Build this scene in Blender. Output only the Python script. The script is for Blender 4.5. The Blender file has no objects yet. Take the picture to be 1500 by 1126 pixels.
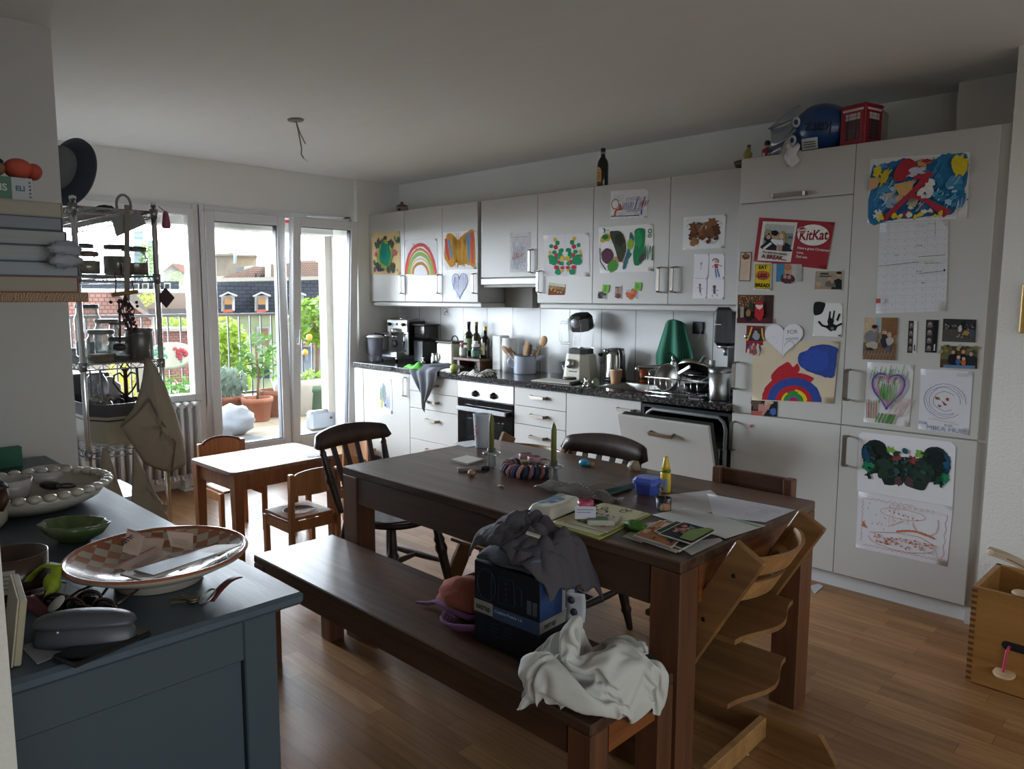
import bpy, bmesh, math, random
from mathutils import Vector, Matrix, noise as mnoise
D = bpy.data
COL = bpy.context.scene.collection
PI = math.pi
V = Vector
rnd = random.Random(7)
# ---------------------------------------------------------------- camera survey
# Position and lens of the photographer's camera (metres, room frame: x runs along the
# kitchen away from the balcony window, y runs into the kitchen wall, z up).
CAM = V((5.84548, -4.39615, 1.48464))
FPX, YAW, PITCH, ROLL = 1095.76, 0.795841, 0.116254, 0.0032545
_fw = V((-math.cos(YAW)*math.cos(PITCH), math.sin(YAW)*math.cos(PITCH), -math.sin(PITCH)))
_r = _fw.cross(V((0, 0, 1))).normalized()
_u = _r.cross(_fw)
_rt = _r*math.cos(ROLL) + _u*math.sin(ROLL)
_up = _u*math.cos(ROLL) - _r*math.sin(ROLL)
def ray(u, v): return _fw + _rt*((u-750)/FPX) - _up*((v-563)/FPX)
def hit(u, v, ax, val):
    """the measured point of the photo on a real plane of the room (door front, table top, floor ...)"""
    d = ray(u, v); i = 'xyz'.index(ax)
    return CAM + d*((val-CAM[i])/d[i])
# ---------------------------------------------------------------- materials
def lin(c):
    return c/12.92 if c <= .04045 else ((c+.055)/1.055)**2.4
def rgb(h):
    h = h.lstrip('#'); return tuple(lin(int(h[i:i+2], 16)/255) for i in (0, 2, 4))
_mats = {}
def nd(nt, t, **kw):
    n = nt.nodes.new(t)
    for k, v in kw.items(): setattr(n, k, v)
    return n
def M(h, rough=.5, metal=0., var=0., scale=40., bump=0., spec=.5, trans=0., alpha=1., emit=0., sheen=0., stretch=None, coat=0.):
    key = (h, rough, metal, var, scale, bump, spec, trans, alpha, emit, sheen, stretch, coat)
    if key in _mats: return _mats[key]
    m = D.materials.new('surface_'+h.lstrip('#')); m.use_nodes = True
    nt = m.node_tree; b = nt.nodes['Principled BSDF']
    c = rgb(h)
    b.inputs['Base Color'].default_value = (*c, 1)
    b.inputs['Roughness'].default_value = rough
    b.inputs['Metallic'].default_value = metal
    b.inputs['Specular IOR Level'].default_value = spec
    b.inputs['Transmission Weight'].default_value = trans
    b.inputs['Alpha'].default_value = alpha
    b.inputs['Coat Weight'].default_value = coat
    if sheen: b.inputs['Sheen Weight'].default_value = sheen
    if emit:
        b.inputs['Emission Color'].default_value = (*c, 1); b.inputs['Emission Strength'].default_value = emit
    if var or bump:
        tc = nd(nt, 'ShaderNodeTexCoord'); mp = nd(nt, 'ShaderNodeMapping')
        nt.links.new(tc.outputs['Object'], mp.inputs['Vector'])
        if stretch: mp.inputs['Scale'].default_value = stretch
        nz = nd(nt, 'ShaderNodeTexNoise'); nz.inputs['Scale'].default_value = scale; nz.inputs['Detail'].default_value = 4
        nt.links.new(mp.outputs['Vector'], nz.inputs['Vector'])
        if var:
            mx = nd(nt, 'ShaderNodeMix', data_type='RGBA')
            mx.inputs['A'].default_value = (*[max(0, x*(1-var)) for x in c], 1)
            mx.inputs['B'].default_value = (*[min(1, x*(1+var)) for x in c], 1)
            nt.links.new(nz.outputs['Fac'], mx.inputs['Factor'])
            nt.links.new(mx.outputs['Result'], b.inputs['Base Color'])
        if bump:
            bp = nd(nt, 'ShaderNodeBump'); bp.inputs['Strength'].default_value = bump; bp.inputs['Distance'].default_value = .01
            nt.links.new(nz.outputs['Fac'], bp.inputs['Height']); nt.links.new(bp.outputs['Normal'], b.inputs['Normal'])
    _mats[key] = m
    return m
def wood(h1, h2, rough=.4, axis=0, scale=1., plank=0., spec=.5, bump=.05, gap='#1a0f0a'):
    """wood grain running along an axis; optional glued planks of a given width"""
    key = ('wood', h1, h2, rough, axis, scale, plank, spec, bump)
    if key in _mats: return _mats[key]
    m = D.materials.new('wood_grain'); m.use_nodes = True
    nt = m.node_tree; b = nt.nodes['Principled BSDF']; L = nt.links.new
    b.inputs['Roughness'].default_value = rough; b.inputs['Specular IOR Level'].default_value = spec
    tc = nd(nt, 'ShaderNodeTexCoord'); mp = nd(nt, 'ShaderNodeMapping')
    s = [14*scale]*3; s[axis] = .9*scale
    mp.inputs['Scale'].default_value = s
    L(tc.outputs['Object'], mp.inputs['Vector'])
    vec = mp.outputs['Vector']
    if plank:
        sep = nd(nt, 'ShaderNodeSeparateXYZ'); L(tc.outputs['Object'], sep.inputs[0])
        o = (1 if axis == 0 else 0)
        dv = nd(nt, 'ShaderNodeMath', operation='DIVIDE'); L(sep.outputs[o], dv.inputs[0]); dv.inputs[1].default_value = plank
        fl = nd(nt, 'ShaderNodeMath', operation='FLOOR'); L(dv.outputs[0], fl.inputs[0])
        wn = nd(nt, 'ShaderNodeTexWhiteNoise', noise_dimensions='1D'); L(fl.outputs[0], wn.inputs['W'])
        ad = nd(nt, 'ShaderNodeVectorMath', operation='MULTIPLY_ADD')
        L(wn.outputs['Color'], ad.inputs[0]); ad.inputs[1].default_value = (7, 7, 7); L(vec, ad.inputs[2])
        vec = ad.outputs[0]
    n1 = nd(nt, 'ShaderNodeTexNoise'); n1.inputs['Scale'].default_value = 1.6; n1.inputs['Detail'].default_value = 6; n1.inputs['Distortion'].default_value = .8
    L(vec, n1.inputs['Vector'])
    n2 = nd(nt, 'ShaderNodeTexNoise'); n2.inputs['Scale'].default_value = 7; n2.inputs['Detail'].default_value = 3
    L(vec, n2.inputs['Vector'])
    mth = nd(nt, 'ShaderNodeMath', operation='MULTIPLY_ADD'); L(n2.outputs['Fac'], mth.inputs[0]); mth.inputs[1].default_value = .35
    L(n1.outputs['Fac'], mth.inputs[2])
    val = mth.outputs[0]
    if plank:
        m2 = nd(nt, 'ShaderNodeMath', operation='MULTIPLY_ADD'); L(wn.outputs['Value'], m2.inputs[0]); m2.inputs[1].default_value = .3; L(val, m2.inputs[2])
        m3 = nd(nt, 'ShaderNodeMath', operation='SUBTRACT'); L(m2.outputs[0], m3.inputs[0]); m3.inputs[1].default_value = .15
        val = m3.outputs[0]
    cr = nd(nt, 'ShaderNodeValToRGB')
    cr.color_ramp.elements[0].position = .42; cr.color_ramp.elements[0].color = (*rgb(h1), 1)
    cr.color_ramp.elements[1].position = .95; cr.color_ramp.elements[1].color = (*rgb(h2), 1)
    L(val, cr.inputs['Fac'])
    L(cr.outputs['Color'], b.inputs['Base Color'])
    bp = nd(nt, 'ShaderNodeBump'); bp.inputs['Strength'].default_value = bump; bp.inputs['Distance'].default_value = .004
    L(n2.outputs['Fac'], bp.inputs['Height']); L(bp.outputs['Normal'], b.inputs['Normal'])
    _mats[key] = m
    return m
def glass(tint='#ffffff', gl=.08, rough=.02, body=0., bodycol='#ffffff'):
    """thin clear glass or plastic film: mostly see-through with a mirror glint; body adds a milky tint"""
    key = ('glass', tint, gl, rough, body, bodycol)
    if key in _mats: return _mats[key]
    m = D.materials.new('clear_glass'); m.use_nodes = True
    nt = m.node_tree; nt.nodes.clear(); L = nt.links.new
    out = nd(nt, 'ShaderNodeOutputMaterial'); tr = nd(nt, 'ShaderNodeBsdfTransparent'); g = nd(nt, 'ShaderNodeBsdfGlossy')
    tr.inputs['Color'].default_value = (*rgb(tint), 1); g.inputs['Roughness'].default_value = rough
    fr = nd(nt, 'ShaderNodeLayerWeight'); fr.inputs['Blend'].default_value = .25
    ml = nd(nt, 'ShaderNodeMath', operation='MULTIPLY_ADD'); ml.inputs[1].default_value = .6; ml.inputs[2].default_value = gl*.5
    L(fr.outputs['Fresnel'], ml.inputs[0])
    mx = nd(nt, 'ShaderNodeMixShader'); L(ml.outputs[0], mx.inputs['Fac']); L(tr.outputs[0], mx.inputs[1]); L(g.outputs[0], mx.inputs[2])
    last = mx.outputs[0]
    if body:
        df = nd(nt, 'ShaderNodeBsdfDiffuse'); df.inputs['Color'].default_value = (*rgb(bodycol), 1)
        m2 = nd(nt, 'ShaderNodeMixShader'); m2.inputs['Fac'].default_value = body; L(last, m2.inputs[1]); L(df.outputs[0], m2.inputs[2]); last = m2.outputs[0]
    L(last, out.inputs['Surface'])
    _mats[key] = m
    return m
def pattern(kind, c1, c2, scale=10., rough=.6, rot=0., p=(.5, .02), axes=None, bump=0.):
    """procedural patterns: brick / wave / voronoi / checker speckles on object coordinates"""
    key = ('pat', kind, c1, c2, scale, rough, rot, p, axes, bump)
    if key in _mats: return _mats[key]
    m = D.materials.new('pattern_'+kind); m.use_nodes = True
    nt = m.node_tree; b = nt.nodes['Principled BSDF']; L = nt.links.new
    b.inputs['Roughness'].default_value = rough
    tc = nd(nt, 'ShaderNodeTexCoord'); vec = tc.outputs['Object']
    if axes:
        sp = nd(nt, 'ShaderNodeSeparateXYZ'); cb = nd(nt, 'ShaderNodeCombineXYZ'); L(vec, sp.inputs[0])
        for i, a in enumerate(axes): L(sp.outputs['xyz'.index(a)], cb.inputs[i])
        vec = cb.outputs[0]
    mp = nd(nt, 'ShaderNodeMapping'); mp.inputs['Rotation'].default_value = (0, 0, rot); L(vec, mp.inputs['Vector']); vec = mp.outputs[0]
    A, B = (*rgb(c1), 1), (*rgb(c2), 1)
    if kind == 'brick':
        t = nd(nt, 'ShaderNodeTexBrick'); t.inputs['Color1'].default_value = A
        t.inputs['Color2'].default_value = tuple(min(1, x*1.12) for x in A[:3])+(1,); t.inputs['Mortar'].default_value = B
        t.inputs['Scale'].default_value = scale; t.inputs['Brick Width'].default_value = p[0]; t.inputs['Row Height'].default_value = p[1]
        t.inputs['Mortar Size'].default_value = p[2] if len(p) > 2 else .01; t.offset = p[3] if len(p) > 3 else .5
        L(vec, t.inputs['Vector']); L(t.outputs['Color'], b.inputs['Base Color']); fac = t.outputs['Fac']
    else:
        if kind == 'wave':
            t = nd(nt, 'ShaderNodeTexWave'); t.inputs['Scale'].default_value = scale; t.inputs['Distortion'].default_value = p[1]*50; fac = t.outputs['Fac']
        elif kind == 'voronoi':
            t = nd(nt, 'ShaderNodeTexVoronoi'); t.inputs['Scale'].default_value = scale; fac = t.outputs['Distance']
        else:
            t = nd(nt, 'ShaderNodeTexNoise'); t.inputs['Scale'].default_value = scale; t.inputs['Detail'].default_value = 5; fac = t.outputs['Fac']
        L(vec, t.inputs['Vector'])
        cr = nd(nt, 'ShaderNodeValToRGB'); cr.color_ramp.elements[0].color = A; cr.color_ramp.elements[1].color = B
        cr.color_ramp.elements[0].position = max(0, p[0]-.06); cr.color_ramp.elements[1].position = min(1, p[0]+.06)
        L(fac, cr.inputs['Fac']); L(cr.outputs['Color'], b.inputs['Base Color'])
    if bump:
        bp = nd(nt, 'ShaderNodeBump'); bp.inputs['Strength'].default_value = bump; bp.inputs['Distance'].default_value = .01
        L(fac, bp.inputs['Height']); L(bp.outputs['Normal'], b.inputs['Normal'])
    _mats[key] = m
    return m
# ---------------------------------------------------------------- mesh builder
class MB:
    def __init__(s):
        s.v = []; s.f = []; s.fm = []; s.fs = []; s.mats = []; s.X = Matrix.Identity(4)
    def at(s, loc=(0, 0, 0), rx=0, ry=0, rz=0, sc=(1, 1, 1)):
        s.X = Matrix.Translation(loc) @ Matrix.Rotation(rz, 4, 'Z') @ Matrix.Rotation(ry, 4, 'Y') @ Matrix.Rotation(rx, 4, 'X') @ Matrix.Diagonal((*sc, 1))
        return s
    def mi(s, m):
        if m not in s.mats: s.mats.append(m)
        return s.mats.index(m)
    def add(s, vs, fs, m, smooth=False):
        o = len(s.v); i = s.mi(m)
        s.v += [s.X @ V(p) for p in vs]
        for f in fs:
            s.f.append([o+k for k in f]); s.fm.append(i); s.fs.append(smooth)
        return s
    def box(s, x0, x1, y0, y1, z0, z1, m, b=0.):
        if x0 > x1: x0, x1 = x1, x0
        if y0 > y1: y0, y1 = y1, y0
        if z0 > z1: z0, z1 = z1, z0
        if not b:
            vs = [(x, y, z) for z in (z0, z1) for y in (y0, y1) for x in (x0, x1)]
            return s.add(vs, [(0, 2, 3, 1), (4, 5, 7, 6), (0, 1, 5, 4), (2, 6, 7, 3), (0, 4, 6, 2), (1, 3, 7, 5)], m)
        b = min(b, (x1-x0)*.49, (y1-y0)*.49, (z1-z0)*.49)
        c = ((x0+x1)/2, (y0+y1)/2, (z0+z1)/2); h = ((x1-x0)/2, (y1-y0)/2, (z1-z0)/2)
        idx = {}; vs = []
        for sx in (-1, 1):
            for sy in (-1, 1):
                for sz in (-1, 1):
                    for a in range(3):
                        d = [h[0]-b, h[1]-b, h[2]-b]; d[a] = h[a]
                        idx[(sx, sy, sz, a)] = len(vs); vs.append((c[0]+sx*d[0], c[1]+sy*d[1], c[2]+sz*d[2]))
        fs = []
        S = (-1, 1)
        for a in range(3):
            p, q = [k for k in range(3) if k != a]
            for sg in S:
                def g(sp, sq):
                    t = [0, 0, 0]; t[a] = sg; t[p] = sp; t[q] = sq; return idx[(*t, a)]
                f = [g(-1, -1), g(1, -1), g(1, 1), g(-1, 1)]; fs.append(f)
            for sp in S:
                for sq in S:
                    def e(sa, ax):
                        t = [0, 0, 0]; t[a] = sa; t[p] = sp; t[q] = sq; return idx[(*t, ax)]
                    fs.append([e(-1, p), e(1, p), e(1, q), e(-1, q)])
        for sx in S:
            for sy in S:
                for sz in S: fs.append([idx[(sx, sy, sz, a)] for a in range(3)])
        return s.add(vs, fs, m)
    def lathe(s, prof, m, n=24, cap0=True, cap1=True, c=(0, 0), sx=1., sy=1., smooth=True, wob=None):
        vs = []; fs = []
        for k, (r, z) in enumerate(prof):
            for i in range(n):
                a = 2*PI*i/n; rr = r*(wob(a, k) if wob else 1)
                vs.append((c[0]+rr*math.cos(a)*sx, c[1]+rr*math.sin(a)*sy, z))
        for k in range(len(prof)-1):
            for i in range(n):
                j = (i+1) % n; fs.append((k*n+i, k*n+j, (k+1)*n+j, (k+1)*n+i))
        s.add(vs, fs, m, smooth)
        if cap0 and prof[0][0] > 1e-5: s.add(vs[:n], [tuple(range(n))[::-1]], m)
        if cap1 and prof[-1][0] > 1e-5: s.add(vs[-n:], [tuple(range(n))], m)
        return s
    def tube(s, pts, r, m, n=8, caps=True, flat=1., closed=False, smooth=True):
        pts = [V(p) for p in pts]; N = len(pts)
        rs = r if isinstance(r, (list, tuple)) else [r]*N
        vs = []; fs = []; nrm = None
        for k in range(N):
            if closed: t = pts[(k+1) % N]-pts[k-1]
            else: t = pts[min(k+1, N-1)]-pts[max(k-1, 0)]
            if t.length < 1e-9: t = V((0, 0, 1))
            t.normalize()
            if nrm is None:
                nrm = t.cross(V((0, 0, 1)))
                if nrm.length < .05: nrm = t.cross(V((0, 1, 0)))
            nrm = (nrm - t*nrm.dot(t)).normalized(); bn = t.cross(nrm)
            for i in range(n):
                a = 2*PI*i/n; vs.append(pts[k]+nrm*(math.cos(a)*rs[k])+bn*(math.sin(a)*rs[k]*flat))
        K = N if closed else N-1
        for k in range(K):
            k2 = (k+1) % N
            for i in range(n):
                j = (i+1) % n; fs.append((k*n+i, k*n+j, k2*n+j, k2*n+i))
        s.add(vs, fs, m, smooth)
        if caps and not closed:
            s.add(vs[:n], [tuple(range(n))[::-1]], m); s.add(vs[-n:], [tuple(range(n))], m)
        return s
    def prism(s, poly, z0, z1, m, smooth=False):
        n = len(poly); vs = [(x, y, z0) for x, y in poly]+[(x, y, z1) for x, y in poly]
        fs = [tuple(range(n))[::-1], tuple(range(n, 2*n))]
        s.add(vs, fs, m); s.add(vs, [(i, (i+1) % n, n+(i+1) % n, n+i) for i in range(n)], m, smooth)
        return s
    def sph(s, c, r, m, n=16, k=10, f=None):
        if not isinstance(r, (tuple, list)): r = (r, r, r)
        vs = []; fs = []
        for j in range(k+1):
            t = PI*j/k
            for i in range(n):
                a = 2*PI*i/n; d = V((math.sin(t)*math.cos(a), math.sin(t)*math.sin(a), math.cos(t)))
                q = f(d) if f else 1.
                vs.append((c[0]+d.x*r[0]*q, c[1]+d.y*r[1]*q, c[2]+d.z*r[2]*q))
        for j in range(k):
            for i in range(n):
                i2 = (i+1) % n; fs.append((j*n+i, (j+1)*n+i, (j+1)*n+i2, j*n+i2))
        return s.add(vs, fs, m, True)
    def grid(s, fn, nu, nv, m, smooth=True, th=0., mf=None):
        vs = [V(fn(i/nu, j/nv)) for j in range(nv+1) for i in range(nu+1)]
        fs = [(j*(nu+1)+i, j*(nu+1)+i+1, (j+1)*(nu+1)+i+1, (j+1)*(nu+1)+i) for j in range(nv) for i in range(nu)]
        if not th: return s.add(vs, fs, m, smooth)
        nr = [V((0, 0, 0)) for _ in vs]
        for f in fs:
            q = (vs[f[2]]-vs[f[0]]).cross(vs[f[3]]-vs[f[1]])
            for k in f: nr[k] += q
        N = len(vs)
        lo = [vs[k]-(nr[k].normalized() if nr[k].length > 0 else V((0, 0, 1)))*th for k in range(N)]
        allv = vs+lo; ff = list(fs)+[tuple(N+k for k in f[::-1]) for f in fs]
        W = nu+1
        bd = [(i, 0) for i in range(nu)]+[(nu, j) for j in range(nv)]+[(i, nv) for i in range(nu, 0, -1)]+[(0, j) for j in range(nv, 0, -1)]
        bi = [j*W+i for i, j in bd]
        for k in range(len(bi)):
            a, b2 = bi[k], bi[(k+1) % len(bi)]; ff.append((a, N+a, N+b2, b2))
        return s.add(allv, ff, m, smooth)
    def quad(s, a, b, c, d, m): return s.add([a, b, c, d], [(0, 1, 2, 3)], m)
    def bar(s, a, b, w, h, m, upv=(0, 0, 1), bev=0.):
        """a straight bar of rectangular section from a to b (w across, h along upv)"""
        a, b = V(a), V(b); t = b-a; L = t.length; t.normalize(); up = V(upv)
        sd = t.cross(up)
        if sd.length < 1e-4: up = V((1, 0, 0)); sd = t.cross(up)
        sd.normalize(); up = sd.cross(t)
        R = Matrix((sd, t, up)).transposed().to_4x4(); old = s.X
        s.X = old @ Matrix.Translation(a) @ R
        s.box(-w/2, w/2, 0, L, -h/2, h/2, m, bev); s.X = old
        return s
    def text(s, txt, size, m, X=None, align='CENTER', ext=.0, bold=0., shear=0., space=1.):
        c = D.curves.new('lettering', 'FONT'); c.body = txt; c.size = size; c.align_x = align; c.align_y = 'CENTER'
        c.extrude = ext; c.offset = bold; c.shear = shear; c.resolution_u = 3; c.space_character = space
        o = D.objects.new('lettering', c); COL.objects.link(o)
        me = D.meshes.new_from_object(o.evaluated_get(bpy.context.evaluated_depsgraph_get()))
        X = X or Matrix.Identity(4)
        s.add([X @ v.co for v in me.vertices], [tuple(p.vertices) for p in me.polygons], m)
        D.objects.remove(o); D.curves.remove(c); D.meshes.remove(me)
        return s
    def build(s, name, parent=None, loc=None, rz=0.):
        me = D.meshes.new(name)
        me.from_pydata([tuple(v) for v in s.v], [], s.f)
        for m in s.mats: me.materials.append(m)
        me.polygons.foreach_set('material_index', s.fm); me.polygons.foreach_set('use_smooth', s.fs)
        me.update()
        bm = bmesh.new(); bm.from_mesh(me)
        bmesh.ops.remove_doubles(bm, verts=bm.verts, dist=1e-6)
        bmesh.ops.recalc_face_normals(bm, faces=bm.faces)
        bm.to_mesh(me); bm.free()
        o = D.objects.new(name, me); COL.objects.link(o)
        if parent: o.parent = parent
        if loc is not None: o.location = loc
        o.rotation_euler.z = rz
        return o
def tag(o, label, cat, group=None, kind=None):
    o['label'] = label; o['category'] = cat
    if group: o['group'] = group
    if kind: o['kind'] = kind
    return o
def thing(name, label, cat, loc=(0, 0, 0), rz=0., group=None):
    o = D.objects.new(name, None); COL.objects.link(o); o.empty_display_size = .05
    o.location = loc; o.rotation_euler.z = rz
    return tag(o, label, cat, group)
def struct(name, mb, label=None):
    o = mb.build(name); o['kind'] = 'structure'
    if label: o['label'] = label
    return o
def one(name, mb, label, cat, loc=(0, 0, 0), rz=0., group=None):
    return tag(mb.build(name, None, loc, rz), label, cat, group)
def dup(root, loc, rz=None, label=None, group=None):
    r = root.copy(); COL.objects.link(r); r.location = loc
    if rz is not None: r.rotation_euler.z = rz
    if label: r['label'] = label
    if group: r['group'] = group
    for ch in root.children:
        c = ch.copy(); COL.objects.link(c); c.parent = r
        for g in ch.children:
            d = g.copy(); COL.objects.link(d); d.parent = c
    return r
# ---------------------------------------------------------------- sheets of paper with drawings on them
class Sheet:
    """a sheet lying on a real surface; art is laid out in sheet units (0..1 across, 0..1 down)"""
    def __init__(s, corners, nrm, paper='#d9d8d4', th=.0006, lift=.0012, edge=None, curl=0.):
        s.c = [V(c) for c in corners]           # tl, tr, br, bl
        s.n = V(nrm).normalized(); s.o = sum(s.c, V())/4; s.mb = MB(); s.k = 1; s.lift = lift; s.curl = 0.
        s.r = random.Random(int(abs(s.o.x*911+s.o.z*677+s.o.y*131)*100))
        pm = M(paper, .75, spec=.2, bump=.12 if curl else .04, scale=14) if isinstance(paper, str) else paper
        if edge: outline = edge
        else: outline = [(0, 0), (1, 0), (1, 1), (0, 1)]
        if edge:
            n = len(edge); a = [s.P(u, v, lift+th) for u, v in edge]; b = [s.P(u, v, lift) for u, v in edge]
            s.mb.add(a+b, [tuple(range(n)), tuple(range(n, 2*n))[::-1]]+[(i, n+i, n+(i+1) % n, (i+1) % n) for i in range(n)], pm)
        else:
            s.mb.grid(lambda u, v: s.P(u, v, lift+th), 8, 8, pm, True, 0)
            s.mb.grid(lambda u, v: s.P(1-u, v, lift), 8, 8, pm, True, 0)
            for a, b in (((0, 0), (1, 0)), ((1, 0), (1, 1)), ((1, 1), (0, 1)), ((0, 1), (0, 0))):
                s.mb.add([s.P(*a, lift+th), s.P(*b, lift+th), s.P(*b, lift), s.P(*a, lift)], [(0, 1, 2, 3)], pm)
        s.base = lift+th
    def P(s, u, v, h=0.):
        c = s.c; p = (c[0]*(1-u)+c[1]*u)*(1-v)+(c[3]*(1-u)+c[2]*u)*v
        bend = s.curl*(((u-.5)*2)**4+((v-.5)*2)**4)*.5 if s.curl else 0
        return p+s.n*(h+bend)-s.o
    def H(s):
        s.k += 1
        return s.base+.00012*s.k
    def m(s, c): return M(c, .8, spec=.15, var=.22, scale=70) if isinstance(c, str) else c
    def poly(s, pts, c):
        if 5 < len(pts) < 40:                   # hand-drawn outlines are rounded off
            q = []; n = len(pts); rr = max(max(p[0] for p in pts)-min(p[0] for p in pts), .02)*.012
            for i in range(n):
                a, b, d, e = (pts[(i+k-1) % n] for k in range(4))
                for t in (0, .25, .5, .75):
                    q.append(tuple(.5*(2*b[k]+(d[k]-a[k])*t+(2*a[k]-5*b[k]+4*d[k]-e[k])*t*t+(3*b[k]-a[k]-3*d[k]+e[k])*t**3)+s.r.uniform(-rr, rr) for k in (0, 1)))
            pts = q
        h = s.H(); s.mb.add([s.P(u, v, h) for u, v in pts], [tuple(range(len(pts)))], s.m(c)); return s
    def rect(s, u0, v0, u1, v1, c): return s.poly([(u0, v0), (u1, v0), (u1, v1), (u0, v1)], c)
    def asp(s): return max(1e-4, ((s.c[1]-s.c[0]).length/((s.c[3]-s.c[0]).length)))
    def blob(s, u, v, ru, rv, c, jag=.12, n=22, rot=0.):
        pts = []
        ph = s.r.random()*6
        for i in range(n):
            a = 2*PI*i/n; q = 1+jag*(s.r.random()*2-1)
            x = ru*q*math.cos(a); y = rv*q*math.sin(a)
            pts.append((u+x*math.cos(rot)-y*math.sin(rot), v+x*math.sin(rot)+y*math.cos(rot)))
        return s.poly(pts, c)
    def line(s, pts, w, c, close=False, jit=0.):
        """a brush stroke; w in sheet widths"""
        if close: pts = list(pts)+[pts[0]]
        a = s.asp(); h = s.H(); vs = []; n = len(pts)
        P = [(p[0]+s.r.uniform(-jit, jit), (p[1]+s.r.uniform(-jit, jit))/a) for p in pts]
        for k in range(n):
            x0, y0 = P[max(k-1, 0)]; x1, y1 = P[min(k+1, n-1)]
            dx, dy = x1-x0, y1-y0; l = math.hypot(dx, dy) or 1
            nx, ny = -dy/l*w/2, dx/l*w/2
            vs += [s.P(P[k][0]+nx, (P[k][1]+ny)*a, h), s.P(P[k][0]-nx, (P[k][1]-ny)*a, h)]
        s.mb.add(vs, [(2*k, 2*k+1, 2*k+3, 2*k+2) for k in range(n-1)], s.m(c)); return s
    def arc(s, u, v, ru, rv, a0, a1, w, c, n=18, jit=0.):
        return s.line([(u+ru*math.cos(a0+(a1-a0)*i/n), v+rv*math.sin(a0+(a1-a0)*i/n)) for i in range(n+1)], w, c, jit=jit)
    def scrib(s, u0, v0, u1, v1, n, w, c, slant=.3):
        """a zig-zag of crayon inside a box"""
        pts = []
        for i in range(n):
            x = u0+(u1-u0)*i/(n-1)
            pts.append((x+(slant*(u1-u0)/4 if i % 2 else 0), (v0 if i % 2 else v1)+s.r.uniform(-.1, .1)*(v1-v0)))
        return s.line(pts, w, c)
    def dabs(s, u0, v0, u1, v1, n, cols, rmin, rmax, jag=.2, el=1.6):
        for _ in range(n):
            r = s.r.uniform(rmin, rmax)
            s.blob(s.r.uniform(u0, u1), s.r.uniform(v0, v1), r, r*el*s.r.uniform(.7, 1.3), s.r.choice(cols), jag, 9, s.r.uniform(-.6, .6))
        return s
    def text(s, t, u, v, size, c, rot=0., bold=0., shear=0., align='CENTER', sx=1.):
        e1 = (s.P(u+.01, v)-s.P(u, v)).normalized(); e2 = (s.P(u, v-.01)-s.P(u, v)).normalized()
        e2 = (e2-e1*e2.dot(e1)).normalized()
        X = Matrix((e1, e2, e1.cross(e2))).transposed().to_4x4()
        X = Matrix.Translation(s.P(u, v, s.H())) @ X @ Matrix.Rotation(rot, 4, 'Z') @ Matrix.Diagonal((sx, 1, 1, 1))
        s.mb.text(t, size, s.m(c), X, align, 0., bold, shear); return s
    def done(s, name, label, cat='drawing', group=None):
        return one(name, s.mb, label, cat, s.o, 0, group)
def door_sheet(px, y, **kw):
    """sheet held flat on a cupboard door whose front is the plane y; px: tl, tr, br, bl as seen in the photo"""
    return Sheet([hit(u, v, 'y', y) for u, v in px], (0, -1, 0), **kw)
def flat_sheet(px, z, **kw):
    return Sheet([hit(u, v, 'z', z) for u, v in px], (0, 0, 1), **kw)
# ---------------------------------------------------------------- shared materials
WHITE = M('#e2e2de', .6, bump=.02, scale=300)
CEIL = M('#e3e6e7', .75, var=.03, scale=3, stretch=(.4, 6, 1))
CAB = M('#b2b1ad', .42, var=.015, scale=3)
PVC = M('#d9dadb', .35)
STEEL = M('#b9b8b4', .28, 1.)
CHROME = M('#d4d4d4', .12, 1.)
NICKEL = M('#a59d92', .35, 1.)
BLACK = M('#141415', .45)
DGREY = M('#2a2b2d', .5)
CLEAR = glass()
SKY_DIM, SKY_BRIGHT, SUN, EXPOSURE = 1.0, 15.0, 1.6, 1.35
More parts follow.
